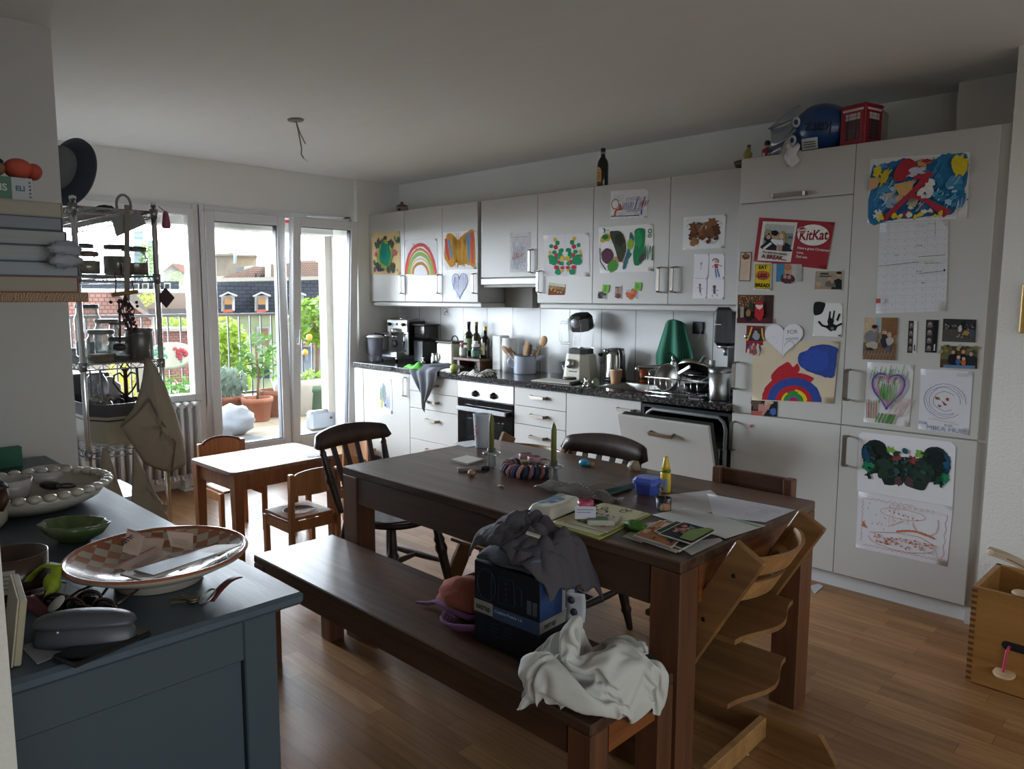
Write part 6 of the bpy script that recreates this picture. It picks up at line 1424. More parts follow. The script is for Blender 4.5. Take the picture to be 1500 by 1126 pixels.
stack_sheet([(985, 796), (1055, 788), (1058, 792), (1013, 813)], TT, .0006, '#bdbdc2', 'white paper poking out below the photo prints at the edge', art=art6)
stack_sheet([(911, 786), (948, 766), (965, 764), (940, 795)], TT, .0006, '#a9a79c', 'pale paper poking out left of the photo prints', art=art6)
pc = [('#2a2c30', '#4a5560'), ('#8a5a3c', '#2c2a2c'), ('#3a3a34', '#7a7a5c'), ('#9c6a48', '#d0b090'), ('#2f3a2c', '#7f8a6c'), ('#22262a', '#5c6a74')]
offs = [((930, 789), (964, 768), (1030, 786), (990, 810)), ((926, 786), (966, 764), (1038, 782), (995, 809)), ((935, 780), (975, 763), (1046, 779), (1000, 806)), ((928, 785), (967, 763), (1012, 776), (984, 803)), ((958, 779), (990, 764), (1040, 776), (1008, 795)), ((964, 783), (1001, 765), (1049, 778), (1013, 798))]
labs = ['dark photo print at the very bottom of the photo pile', 'blue-black photo print second from the bottom of the pile', 'grey-green photo print in the middle of the photo pile', 'orange-brown photo print fanned out left on the pile', 'photo print with dark trees just under the top one', 'topmost photo print, people on grass']
for k in range(6):
    c1, c2 = pc[k]
    def art(s):
        s.rect(.03, .03, .97, .97, c1); s.dabs(.08, .1, .92, .9, 26, [c1, c2, '#1c1d20', '#a87c60' if k in (3, 5) else c2], .04, .1, .4, 1.)
        if k == 5: s.dabs(.3, .2, .8, .5, 10, ['#b08a74', '#3f5c8a', '#a04a48'], .03, .05); s.poly([(.05, .6), (.6, .5), (.95, .8), (.95, .97), (.05, .97)], '#6c7f4c')
    stack_sheet(offs[k], TT+.0015+.0035*k, .0028, '#b5b2aa', labs[k], 'photo_print', 'photo', art, 'pile of photo prints on the table')
# ---- on the bench
HB = .45
p0 = hit(695, 938, 'z', HB); p1 = hit(790, 978, 'z', HB); p2 = hit(846, 936, 'z', HB)
ang = math.atan2(p1.y-p0.y, p1.x-p0.x); W_ = (p1-p0).length; Dp = .175
top = hit(697, 820, 'y', p0.y); Hh = .255
t = thing('appliance_box', 'dark blue appliance box with jeans piled on it, on the bench', 'box', (p0.x, p0.y, HB), ang)
NAV = M('#10131c', .5); BLU2 = M('#24406e', .5)
MB().box(0, W_, 0, Dp, 0.001, Hh, NAV, .002).build('carton', t)
mb = MB(); mb.box(W_*.0, W_*.3, -.0012, 0, .098, .136, M('#8f8d88', .6)); mb.box(W_*.3, W_, -.0012, 0, .094, .132, M('#33486b', .6))
X_ = Matrix.Translation((W_*.15, -.0018, .117)) @ Matrix.Rotation(PI/2, 4, 'X'); mb.text('satrap', .024, M('#1b1c20', .6), X_, bold=.0006)
X_ = Matrix.Translation((W_*.33, -.0018, .119)) @ Matrix.Rotation(PI/2, 4, 'X'); mb.text('Creative Premio 1.6', .013, M('#a9b4c4', .6), X_, align='LEFT', bold=.0003)
LN = M('#39404e', .6)
def loop(pts): mb.tube([(a, -.001, b) for a, b in pts], .0008, LN, 4, closed=True)
loop([(W_*.2+.036*math.cos(a), .19+.05*math.sin(a)) for a in [2*PI*k/20 for k in range(20)]]); loop([(.012, .145), (.07, .145), (.072, .23), (.014, .235)]); loop([(W_*.38, .15), (W_*.64, .15), (W_*.62, .225), (W_*.4, .228)]); loop([(W_*.64, .16), (W_*.74, .16), (W_*.74, .21), (W_*.66, .215)])
for k in range(4): mb.box(W_*.5-.002, W_*.5+.002, -.0012, 0, .162+.016*k, .166+.016*k, LN)
mb.box(W_*.82, W_*.88, -.0012, 0, .145, .185, M('#4a4e58', .6)); mb.box(W_*.9, W_*.96, -.0012, 0, .145, .185, M('#4a4e58', .6))
for q in range(3):
    for k in range(4): mb.box(W_*(.07+.2*q), W_*(.2+.2*q-.02*(k % 2)), -.0012, 0, .04+.012*k, .043+.012*k, M('#232a38', .6))
mb.build('front_print', t)
mb = MB(); mb.box(W_, W_+.0012, 0, Dp, .132, Hh-.001, BLU2); mb.box(W_, W_+.0016, .0, Dp, .098, .132, M('#8f8d88', .6)); mb.box(W_, W_+.002, .1, .16, .134, .225, M('#a2a4a8', .3)); mb.box(W_, W_+.0024, .115, .125, .14, .215, M('#4c4e54', .3))
X_ = Matrix.Translation((W_+.0022, .045, .115)) @ Matrix.Rotation(PI/2, 4, 'Z') @ Matrix.Rotation(PI/2, 4, 'X'); mb.text('satrap', .022, M('#1b1c20', .6), X_, bold=.0005); mb.build('side_print', t)
# jeans and trousers pile
JX = Matrix.Translation((p0.x, p0.y, HB)) @ Matrix.Rotation(ang, 4, 'Z')
def garment(name, label, fn, nu, nv, mat, th=.012, extra=None):
    t = thing(name, label, 'clothes', (p0.x, p0.y, HB+Hh), ang)
    MB().grid(fn, nu, nv, mat, True, th).build('fabric', t)
    if extra: extra(t)
    return t
J1 = M('#34373d', .95, var=.18, scale=120, bump=.2); J2 = M('#4d5a6c', .95, var=.15, scale=120, bump=.2); J3 = M('#47444a', .95, var=.12, scale=80, bump=.2)
def closed_roll(cx, cy, rx, ry, L, seed, z, tilt=0.):
    def f(u, v):
        e = min(1, .35+v*6, .35+(1-v)*6)**.6
        return (cx+(v-.5)*L+.01*math.sin(v*9+seed), cy+tilt*(v-.5)+ry*e*math.cos(2*PI*u)*(1+.06*math.sin(v*13+seed)), z+rx+rx*e*math.sin(2*PI*u)*(1+.14*math.sin(v*12+seed*2+u*5)))
    return f
garment('folded_jeans', 'folded dark jeans lying lowest on the appliance box', closed_roll(W_*.47, .1, .018, .118, W_*1.0, 1, .001), 26, 30, J1, .0)
garment('folded_jeans', 'light blue folded jeans showing at the right of the pile', closed_roll(W_*.66, .11, .013, .112, W_*.74, 3, .034), 26, 26, J2, .0)
garment('folded_jeans', 'second pair of dark grey jeans in the middle of the pile', closed_roll(W_*.42, .11, .013, .115, W_*.98, 5, .06), 26, 30, J1, .0)
def trouser(u, v):
    # large grey trousers thrown over the top, one leg hanging down at the right
    x = .0+(W_+.05)*v
    fold = .011*math.sin(u*15+v*6)+.006*math.sin(u*31+v*9)+.006*math.sin(v*21+u*6)
    y = -.015+.24*u
    z = .06+.03*math.sin(PI*u)**.7*(1-.3*v)+.03*math.exp(-((v-.3)/.25)**2)+fold*.6
    if v > .72:
        q = (v-.72)/.28; z -= .13*q*q*(.5+.5*u)+.03*q; x -= .02*q*q; y += .02*q+fold*.7*q
    z += .02*mnoise.noise(V((u*5, v*6, 1)))+.014*mnoise.noise(V((u*12, v*14, 4))); y += .02*mnoise.noise(V((u*6, v*5, 8)))
    if u < .14: z -= (.14-u)*.2
    if u > .88: z -= (u-.88)*.4
    if v < .1: z -= (.1-v)*.25
    return (x, y, z)
def tr_extra(t):
    mb = MB().tube([(W_*.5, -.02, .075), (W_*.6, -.01, .1), (W_*.66, .02, .112), (W_*.62, .06, .118)], .0035, M('#2d2b30', .9), 6); mb.build('seam', t)
    mb = MB().at((W_*.8, .03, .112), ry=.25, rz=.5); mb.box(-.02, .02, -.008, .008, -.002, .003, M('#b6b2a8', .8)); mb.build('care_label', t)
garment('grey_trousers', 'grey trousers thrown over the top of the clothes pile', trouser, 60, 66, J3, .008, tr_extra)
mb = MB(); mb.X = Matrix.Rotation(.35, 4, 'Z') ; mb.grid(lambda u, v: (-.02+.055*u, .01*math.sin(v*3)+.006*u, -.085*v), 4, 6, M('#a9acb4', .7), True, .0015)
for k in range(2): mb.at((.0+.01*k, -.004, -.02-.032*k), rx=PI/2, rz=.35); mb.lathe([(.011, 0), (.011, .002), (0, .002)], M('#2f3036', .6), 14)
q = JX @ V((W_+.06, .07, .215)); tg = one('paper_tag', mb, 'white paper tag with two dark rings hanging from the grey trousers', 'tag', q)
# red knitted hat with purple yarn
p = hit(668, 912, 'z', HB)
t = thing('knitted_hat', 'orange-red fuzzy knitted baby hat with purple cords on the bench', 'hat', (p.x-.02, p.y+.07, HB), .3)
FZ = M('#8a4a3c', 1., var=.2, scale=50, bump=.5)
mb = MB().sph((0, 0, .06), (.11, .075, .062), FZ, 28, 18, lambda d: 1+.16*mnoise.noise(V(d)*2.5)+.05*mnoise.noise(V(d)*8)); mb.build('knit', t)
PU = M('#6d4468', 1., var=.2, scale=90, bump=.4)
mb = MB()
mb.tube([(-.19, -.02, .012), (-.15, -.01, .012), (-.11, -.02, .03), (-.08, -.05, .045), (-.02, -.075, .04), (.05, -.08, .03), (.09, -.06, .03)], [.005, .007, .009, .01, .01, .01, .009], PU, 8)
for q in range(4): mb.tube([(.06+(.06+.012*q)*math.cos(a), -.095-.028*math.sin(a)*(1+.2*q), .012+.005*q+.008*math.sin(a*2)) for a in [-.3+(PI+.6)*k/16 for k in range(17)]], .007, PU, 7)
mb.build('cords', t)
# white cloth slumped over the bench end
WC = M('#bcbcb8', .9, bump=.08, scale=60)
def settle(start, n, size, solids, frames):
    """a square sheet dropped with Blender's cloth solver onto (and between) box solids; the sheet comes back settled"""
    I = range(n+1); vs = [start(i/n-.5, j/n-.5) for j in I for i in I]
    fs = [(j*(n+1)+i, j*(n+1)+i+1, (j+1)*(n+1)+i+1, (j+1)*(n+1)+i) for j in range(n) for i in range(n)]
    me = D.meshes.new('sheet'); me.from_pydata([((i/n-.5)*size, (j/n-.5)*size, 0) for j in I for i in I], [], fs)
    o = D.objects.new('sheet', me); COL.objects.link(o)
    o.shape_key_add(name='Basis'); k = o.shape_key_add(name='start'); k.value = 1
    for i, v in enumerate(vs): k.data[i].co = v
    m = o.modifiers.new('cloth', 'CLOTH'); q = m.settings; c = m.collision_settings
    q.quality = 8; q.mass = .25; q.tension_stiffness = 12; q.compression_stiffness = 12; q.shear_stiffness = 4; q.bending_stiffness = .25; q.air_damping = 1.5
    q.rest_shape_key = o.data.shape_keys.key_blocks['Basis']
    c.collision_quality = 4; c.distance_min = .005; c.use_self_collision = True; c.self_distance_min = .005; c.self_friction = 12; c.friction = 20
    m.point_cache.frame_start = 1; m.point_cache.frame_end = frames
    tmp = [MB().box(*b_, WHITE).build('solid') for b_ in solids]
    for t_ in tmp: t_.modifiers.new('collision', 'COLLISION'); t_.collision.thickness_outer = .004; t_.collision.cloth_friction = 30
    for f in range(1, frames+1): bpy.context.scene.frame_set(f)
    out = [v.co.copy() for v in o.evaluated_get(bpy.context.evaluated_depsgraph_get()).data.vertices]
    for t_ in tmp+[o]: d_ = t_.data; D.objects.remove(t_); D.meshes.remove(d_)
    bpy.context.scene.frame_set(1)
    return out, fs
def held(x, y):                                  # the cloth as if held up by its middle
    r = math.hypot(x, y)*1.1; a = math.atan2(y, x); rad = .02+.26*r*(1+.5*math.sin(a*5))
    return (4.65+rad*math.cos(a)+.12*r*(1 if math.cos(a+.6) > 0 else .2), -2.86+rad*math.sin(a)*.8-.1*r*(1 if math.sin(a) < 0 else 0), .99-r*.62*(1+.12*math.sin(a*3+1)))
vs, fs = settle(held, 46, 1.16, [(4.0, 4.79, -3.04, -2.672, .2, .45), (4.2, 4.47, -3.0, -2.6, .3, 1.1), (4.3, 5.0, -3.3, -3.065, .3, 1.1), (4.835, 5.1, -3.3, -2.5, .3, 1.1), (4.3, 5, -2.69, -2.4, .3, 1.1)], 60)
o = one('white_cloth', MB().add([v-V((4.68, -2.92, .45)) for v in vs], fs, WC, True), 'crumpled white cloth heaped on the bench end next to the appliance box', 'cloth', (4.67, -2.95, .45))
o.scale = (1.02, 1.08, 1.3); sm = o.modifiers.new('smooth', 'SUBSURF'); sm.levels = sm.render_levels = 2
p = hit(945, 985, 'z', HB); lump('purse', 'small dark purse half hidden behind the white cloth on the bench', 'purse', (4.735, -2.735, HB), (.05, .035, .03), '#1d1a1e', 2)
# ================================================================ CHAIRS
BRW = wood('#241a15', '#40302a', .38, 2, 1.2)
def turned(mb, a, b, r, m, rings=(.25, .3, .35)):
    """a turned leg or post with a few beads"""
    a, b = V(a), V(b); n = 24; pts = []; rs = []
    for k in range(n+1):
        t = k/n; q = r*(.62+.5*math.sin(PI*min(1, t*.9+.08)))
        for c in rings:
            if abs(t-c) < .022: q *= 1.28
        pts.append(tuple(a+(b-a)*t)); rs.append(q)
    mb.tube(pts, rs, m, 12)
def kitchen_chair(name, label, loc, rz):
    # local: the sitter looks along +x, the back stands at -x
    t = thing(name, label, 'chair', loc, rz, 'dark spindle-back kitchen chairs')
    mb = MB()
    out = [(.21*math.cos(a)*(1.0 if math.cos(a) < 0 else 1.05), .2*math.copysign(abs(math.sin(a))**.75, math.sin(a))) for a in [2*PI*k/36 for k in range(36)]]
    mb.prism(out, .425, .452, BRW, True)
    mb.grid(lambda u, v: (.19*(u*2-1)*math.sqrt(max(0, 1-.45*(2*v-1)**2)), .185*(v*2-1)*math.sqrt(max(0, 1-.3*(2*u-1)**2)), .4525+.004*(1-math.sin(PI*u)*math.sin(PI*v))), 12, 12, BRW); mb.build('seat', t)
    for sx, sy in ((1, 1), (1, -1), (-1, 1), (-1, -1)):
        mb = MB(); turned(mb, (sx*.15, sy*.14, .43), (sx*.215, sy*.2, 0), .021, BRW, (.3, .36, .42, .8) if sx > 0 else (.3, .8)); mb.build('leg', t)
    for sy in (-1, 1):
        mb = MB(); turned(mb, (-.185, sy*.175, .19), (.185, sy*.175, .19), .015, BRW, ()); mb.build('stretcher', t)
    mb = MB(); turned(mb, (0, -.175, .19), (0, .175, .19), .015, BRW, ()); mb.build('stretcher', t)
    def bk(y, z):       # the back leans away and bows gently
        q = (z-.45)/.42
        return (-.17-.11*q-.045*q*(1-(y/.23)**2), y, z)
    for sy in (-1, 1):
        mb = MB(); a, b = V(bk(sy*.165, .45)), V(bk(sy*.2, .756)); turned(mb, a, b, .0185, BRW, (.5, .55)); mb.sph(tuple(a+(b-a)*.93), (.016, .016, .02), BRW, 12, 8); mb.build('back_post', t)
    for k in range(4):
        y0 = (-.09+.06*k); y1 = y0*1.32; mb = MB(); pts = [bk(y0+(y1-y0)*q/6, .45+.315*q/6) for q in range(7)]
        for p, q in zip(pts, pts[1:]): mb.bar(p, q, .028, .009, BRW, (1, 0, 0))
        mb.build('spindle', t)
    mb = MB(); n = 24; fr = [];
    for k in range(n+1):
        y = -.245+.49*k/n; e = abs(y)/.245
        z0 = .755; z1 = .85-.03*e*e - (.05*max(0, (e-.88)/.12)**2); z0 = z0+(.0 if e < .9 else .015*((e-.9)/.1))
        p0, p1 = V(bk(y, z0)), V(bk(y, z1)); fr.append([p0+V((.012, 0, 0)), p1+V((.01, 0, 0)), p1+V((-.01, 0, 0)), p0+V((-.012, 0, 0))])
    loft(mb, [[tuple(q) for q in f] for f in fr], BRW, True); mb.build('top_rail', t)
    return t
k1 = kitchen_chair('kitchen_chair', 'dark spindle-back chair at the balcony end of the dining table', (2.955, -2.28, 0), math.radians(8))
c2 = hit(905, 660, 'y', -1.56)
k2 = dup(k1, (c2.x+.0, -1.93, 0), math.radians(-90), 'dark spindle-back chair on the far side of the table, before the dishwasher')
# plank-backed chair
t = thing('plank_chair', 'dark wooden chair with a solid plank back at the far right of the table', 'chair', (4.52, -1.9, 0), math.radians(-90))
DW = wood('#2f1d15', '#553626', .42, 1, 1.)
MB().box(-.18, .2, -.17, .17, .42, .45, DW, .005).build('seat', t)
for sy in (-1, 1):
    MB().box(-.225, -.18, sy*.165, sy*.13, 0, .81, LEG, .003).build('back_post', t); MB().box(.16, .195, sy*.165, sy*.13, 0, .42, LEG, .003).build('leg', t)
MB().box(-.222, -.2, -.131, .131, .6, .808, DW, .003).build('back_panel', t)
MB().box(-.18, .16, -.15, -.135, .36, .42, DW).build('rail', t)
# tripp-trapp style high chairs
BEE = wood('#86603a', '#b08552', .42, 0, .7)
BEE2 = wood('#66462a', '#8c653c', .42, 0, .7)
def high_chair(name, label, loc, rz):
    """local: back of the chair towards +x, runners along x, width along y"""
    t = thing(name, label, 'high chair', loc, rz, 'adjustable wooden high chairs')
    W = .212
    bot, topp = V((-.27, 0, .02)), V((.17, 0, .79))
    ax = (topp-bot).normalized(); nrm = V((ax.z, 0, -ax.x))
    for sy in (-1, 1):
        y = sy*W; mb = MB(); mb.bar((bot.x, y, bot.z), (topp.x, y, topp.z), .024, .098, BEE2, tuple(nrm), .004); sd = mb.build('side_post', t)
        mb = MB()
        for q in (.23, .52, .7, .9):
            c = bot+(topp-bot)*q; mb.at((c.x, y+sy*.0121, c.z), rx=PI/2); mb.lathe([(.007, -.001), (.007, .001), (0, .001)], M('#17130f', .5), 10)
        mb.build('bolt', sd)
        mb = MB(); mb.prism([(-.31, 0), (.26, 0), (.285, .012), (.235, .085), (.225, .09), (-.31, .09)], -.012, .012, BEE2)
        mb.v = [V((p.x, y+p.z, p.y)) for p in mb.v]; mb.build('runner', t)
    def at(z): return bot+(topp-bot)*((z-bot.z)/(topp.z-bot.z))
    def plate(z, depth, x_off, nm):
        c = at(z); out = []
        for k in range(21):
            u = k/20; yy = -W+.013+2*(W-.013)*u
            out.append((c.x+x_off+depth+.05*math.sin(PI*u)**2, yy))
        poly = [(c.x+x_off, -W+.013)]+out+[(c.x+x_off, W-.013)]
        MB().prism(poly, z, z+.016, BEE2, False).build(nm, t)
    plate(.5, .3, -.18, 'seat'); plate(.3, .36, -.14, 'foot_plate')
    for z0, z1 in ((.6, .665), (.69, .755)):
        mb = MB(); n = 16; rings = []
        for k in range(n+1):
            u = k/n; y = -W+.012+2*(W-.012)*u; bow = .085*math.sin(PI*u)**.8
            a, b = at(z0)-nrm*-.0, at(z1); s_ = .0
            rings.append([(a.x-.02+bow, y, z0), (b.x-.02+bow, y, z1), (b.x-.032+bow, y, z1+.0), (a.x-.032+bow, y, z0)])
        loft(mb, rings, BEE, False); mb.build('back_rail', t)
    MB().box(.03, .055, -W+.012, W-.012, .012, .082, BEE, .002).build('cross_bar', t)
    mb = MB().tube([(at(.27).x, -W, .27), (at(.27).x, W, .27)], .005, BLACK); mb.build('steel_rod', t)
    return t
h1 = high_chair('high_chair', 'beech high chair at the near right end of the dining table', (4.75, -2.3, 0), math.radians(1))
q0 = hit(791, 650, 'y', -1.62)
h2 = dup(h1, (q0.x, -1.8, 0), math.radians(90), 'beech high chair on the far side of the table, only post tops showing'); h2.scale.z = .967
# ---- child table and chairs by the balcony
KT = .55
KW = wood('#6d5140', '#97796a', .55, 0, 1., .11, .5, .08); KB = wood('#6d4226', '#935f3a', .45, 2, 1.)
t = thing('child_table', 'small worn wooden child table near the balcony door', 'table', (1.79, -2.32, 0), math.radians(1.5))
out = []
for cx, cy, a0 in ((.22, .3, 0), (-.22, .3, PI/2), (-.22, -.3, PI), (.22, -.3, 1.5*PI)):
    for k in range(6): a = a0+PI/2*k/5; out.append((cx+.04*math.cos(a), cy+.04*math.sin(a)))
MB().prism(out, KT-.02, KT, KW).build('top', t)
for sx in (-1, 1):
    for sy in (-1, 1):
        mb = MB(); loft(mb, [[(sx*.225-.0+q*dx*.5, sy*.3+q*dy*.5, z) for dx, dy in ((-1, -1), (1, -1), (1, 1), (-1, 1))] for z, q in ((0, .042), (KT-.02, .056))], KB, False); mb.build('leg', t)
for sx in (-1, 1): MB().box(sx*.235, sx*.215, -.27, .27, KT-.11, KT-.02, KB).build('apron', t)
for sy in (-1, 1): MB().box(-.2, .2, sy*.31, sy*.29, KT-.11, KT-.02, KB).build('apron', t)
s = flat_sheet([(449, 666), (461, 665), (469, 668.5), (451, 669.5)], KT, paper='#b9bcc4'); s.line([(.2, .5), (.8, .5)], .03, '#9a9ca4'); s.done('card', 'small pale card lying on the child table', 'card')
CB = wood('#8a5c38', '#b07c4e', .45, 2, 1.)
def child_chair(name, label, loc, rz, rim=None):
    """local: sitter faces +x"""
    t = thing(name, label, 'child chair', loc, rz, 'small wooden child chairs'); SH = .31
    mb = MB().box(-.13, .15, -.135, .135, SH-.016, SH, CB, .004); st = mb.build('seat', t)
    mb = MB().lathe([(.09, SH+.0006), (.088, SH+.002), (.084, SH+.0006)], M('#d9cfc2', .3), 30, cap0=False, cap1=False, c=(.01, 0)); mb.lathe([(.084, SH+.0006), (0, SH+.0006)], M('#7a5236', .25), 30, cap0=False, c=(.01, 0)); mb.build('seat_hollow', st)
    for sy in (-1, 1):
        mb = MB(); mb.bar((-.15, sy*.14, 0), (-.165, sy*.14, .56), .026, .034, CB, (1, 0, 0), .004); mb.build('back_post', t)
        MB().box(.1, .135, sy*.153, sy*.127, 0, SH-.016, CB, .003).build('leg', t)
        MB().box(-.135, .1, sy*.15, sy*.13, SH-.07, SH-.018, CB).build('side_rail', t)
    MB().box(-.148, -.13, -.127, .127, SH-.07, SH-.018, CB).build('back_rail', t)
    mb = MB(); n = 14; rings = []
    for k in range(n+1):
        u = k/n; y = -.126+.252*u; b = -.035*math.sin(PI*u); zt = .545+.035*math.sin(PI*u)**.5
        rings.append([(-.152+b, y, .44), (-.158+b, y, zt), (-.168+b, y, zt), (-.163+b, y, .44)])
    loft(mb, rings, CB, False); bp = mb.build('backrest', t)
    return t
cc = child_chair('child_chair', 'small wooden child chair nearest the camera, its back to the bench', (2.18, -2.33, 0), math.radians(180))
p = hit(352, 655, 'z', .56)
d2 = dup(cc, (1.36, -2.32, 0), math.radians(0), 'child chair on the far side of the child table, only its dark rim showing')
d3 = dup(cc, (1.77, -1.84, 0), math.radians(-90), 'child chair at the kitchen end of the child table')
for d_ in (d2,):
    mb = MB(); n = 14
    mb.tube([(-.16-.035*math.sin(PI*k/n), -.126+.252*k/n, .549+.035*math.sin(PI*k/n)**.5) for k in range(n+1)], .008, M('#5a2030', .4), 8); mb.build('red_rim', d_)
# ---- odds and ends on the floor
p = hit(958, 915, 'z', 0)
FL = pattern('noise', '#141416', '#8f8f8c', 34, .8, 0, (.56, 0))
t = thing('fabric_bag', 'black and white flowered cloth bundle on the floor under the table', 'bag', (p.x+.06, p.y+.05, 0))
MB().sph((0, 0, .045), (.1, .08, .05), FL, 22, 14, lambda d: 1+.25*mnoise.noise(V(d)*3)).build('bundle', t)
mb = MB().tube([(-.08, 0, .03), (-.12, .02, .05), (-.14, .03, .02)], .008, FL); mb.build('tie', t)
s = flat_sheet([(1186, 858), (1199, 855), (1206, 859), (1193, 870)], 0, paper='#b4b4ba'); s.line([(.3, .3), (.7, .6)], .02, '#8f8f98'); s.done('paper_sheet', 'scrap of white paper on the floor by the kick board of the tall units', 'paper')
p = hit(1094, 1106, 'z', 0); lump('screw', 'tiny shiny screw lying on the floor beneath the high chair', 'screw', (p.x, p.y, 0), (.006, .004, .004), '#b9a894', 2)
# ---- toy box on the right
p = hit(1414, 997, 'z', 0)
tb = thing('toy_box', 'open wooden toy box with finger joints and a pink cord at the right edge', 'box', (p.x, p.y, 0), math.radians(-1))
TBW = wood('#8a6132', '#a87a42', .45, 0, .6); TBD = M('#5c3d1e', .6)
Wb, Db, Hb = .62, .36, .385
mb = MB()
mb.box(0, Wb, 0, .018, .005, Hb, TBW); mb.box(0, .018, .018, Db, .005, Hb, TBW); mb.box(0, Wb, Db-.018, Db, .005, Hb, TBW); mb.box(Wb-.018, Wb, .018, Db-.018, .005, Hb, TBW); mb.box(0.018, Wb-.018, .018, Db-.018, .005, .02, TBW); mb.build('carcass', tb)
mb = MB()
for k in range(16): mb.box(-.0006, .018, -.0008, .0, .012+k*.0235, .024+k*.0235, TBD)
mb.build('finger_joints', tb)
mb = MB();
for (x0, x1) in ((.125, .26),):
    out = [(x0+.0+.016*math.cos(a), .19+.016*math.sin(a)) for a in [PI/2+PI*k/8 for k in range(9)]]+[(x1+.016*math.cos(a), .19+.016*math.sin(a)) for a in [-PI/2+PI*k/8 for k in range(9)]]
    mb.prism(out, 0, .0012, M('#0c0c0d', .8)); mb.v = [V((p.x, -p.z, p.y)) for p in mb.v]
mb.build('hand_slot', tb)
t = thing('cord_toggle', 'pink cord with a wooden disc hanging from the toy box slot', 'cord', (p.x, p.y, 0))
mb = MB().tube([(.135, -.004, .19), (.13, -.016, .17), (.125, -.02, .1), (.122, -.022, .06)], .005, M('#b03050', .6), 8); mb.build('cord', t)
mb = MB().at((.128, -.02, .085), rx=.2); mb.lathe([(.0, -.006), (.034, -.006), (.037, 0), (.034, .006), (0, .006)], wood('#a88a6a', '#c4a888', .5, 0), 22); mb.build('disc', t)
a, b = hit(1448, 806, 'y', p.y+.15), hit(1500, 842, 'y', p.y+.08)
t = thing('toy_track', 'curved pale wooden toy train track sticking out of the toy box', 'toy', (a.x, p.y+.15, a.z))
PT = wood('#a8927a', '#c4ae94', .5, 0)
mb = MB(); n = 14; rings = []
for k in range(n+1):
    u = k/n; x = .34*u; z = -.15*u*u-.02*u+.0; y = -.03*u
    rings.append([(x, y-.02, z-.012), (x, y-.02, z+.012), (x, y+.02, z+.012), (x, y+.02, z-.012)])
loft(mb, rings, PT, False); mb.build('rail', t)
mb = MB().at((.012, -.0206, .0), rx=PI/2); mb.lathe([(.013, 0), (.011, .002), (.005, .002)], M('#d0bfa6', .5), 16); mb.build('joint', t)
mb = MB(); n = 10
for k in range(n):
    u0, u1 = .2+.75*k/n, .2+.75*(k+1)/n
    mb.quad(*[(.34*u, -.03*u-.0206, -.15*u*u-.02*u+dz) for u, dz in ((u0, -.002), (u1, -.002), (u1, .002), (u0, .002))], M('#6a543c', .6))
mb.build('groove', t)
b = hit(1488, 857, 'y', p.y+.0)
lump('wooden_ring', 'round wooden toy wheel resting on the toy box rim', 'toy', (b.x+.02, p.y+.012, Hb-.0), (.034, .028, .012), '#b39a7e', 4, 2, .05)
# ================================================================ SIDEBOARD AT THE LEFT
SBH = .85
BLP = M('#44525e', .38, var=.1, scale=5, bump=.12, stretch=(1, 6, 1)); BLS = M('#3a4751', .45, var=.08, scale=4)
c0 = hit(447, 866, 'z', SBH)
SX1, SY1 = c0.x, c0.y
t = thing('sideboard', 'blue-grey painted wooden sideboard in the left foreground', 'sideboard', ((2.45+SX1)/2, SY1-.3, 0))
ox, oy = t.location.x, t.location.y
MB().box(2.45-ox, SX1-ox, -4.25-oy, SY1-oy, SBH-.028, SBH, BLP, .008).build('top', t)
x1, y1 = SX1-ox-.045, SY1-oy-.045
mb = MB(); mb.box(2.47-ox, x1-.022, -4.24-oy, y1, .06, SBH-.028, BLS); mb.build('body', t)
mb = MB(); mb.box(x1-.022, x1, y1-.075, y1, .0, SBH-.028, BLS, .003); mb.box(x1-.022, x1, -4.24-oy, y1-.075, SBH-.13, SBH-.028, BLS, .003); mb.box(x1-.022, x1, -4.24-oy, -4.17-oy, 0, SBH-.13, BLS, .003); mb.box(x1-.022, x1, -4.17-oy, y1-.075, .05, .14, BLS, .003); mb.build('end_frame', t)
MB().box(x1-.03, x1-.012, -4.17-oy, y1-.079, .14, SBH-.13, BLS).build('end_panel', t)
for k in range(3):
    xa = 2.5-ox+k*.62; mb = MB().box(xa, xa+.6, y1, y1+.014, .12, SBH-.05, BLS, .003); dr = mb.build('door', t)
    MB().at((xa+.55, y1+.014, .5), rx=-PI/2).lathe([(.006, 0), (.014, .015), (.01, .022), (0, .023)], NICKEL, 14).build('knob', dr)
for x in (2.5-ox, x1-.08):
    MB().box(x, x+.06, y1-.06, y1, 0, .06, BLS).build('foot', t)
def sb(u, v, dz=0.): p = hit(u, v, 'z', SBH+dz); return (p.x, p.y, SBH+.0005)
# scallop-edged bowl
a, b = V(sb(-20, 735)), V(sb(137, 702))
CR = M('#bdb7ab', .28, coat=.3)
x, y, z = sb(48, 742)
t = thing('scalloped_platter', 'large cream scallop-edged platter at the back of the sideboard', 'platter', (x, y, z))
RB = .205
mb = MB(); mb.lathe([(.1, 0), (.13, .004), (.18, .028), (RB, .062), (RB*.965, .062), (.17, .032), (.12, .012), (0, .01)], CR, 44, cap1=False); mb.build('dish', t)
mb = MB()
for k in range(34):
    a0 = 2*PI*k/34; mb.sph((RB*.985*math.cos(a0), RB*.985*math.sin(a0), .066), (.0185, .0185, .012), CR, 10, 7)
mb.build('beaded_rim', t)
for u, v, r, h, lab in ((72, 716, .068, .055, 'white ramekin inside the scalloped platter, at the back'), (18, 735, .058, .06, 'white tapered bowl inside the scalloped platter, at the left')):
    p = sb(u, v); one('white_bowl', MB().lathe([(r*.7, 0), (r*.85, .01), (r, h), (r*.95, h), (r*.75, .012), (0, .01)], M('#bdbab8', .25, coat=.3), 28, cap1=False), lab, 'bowl', (p[0], p[1], z+.013))
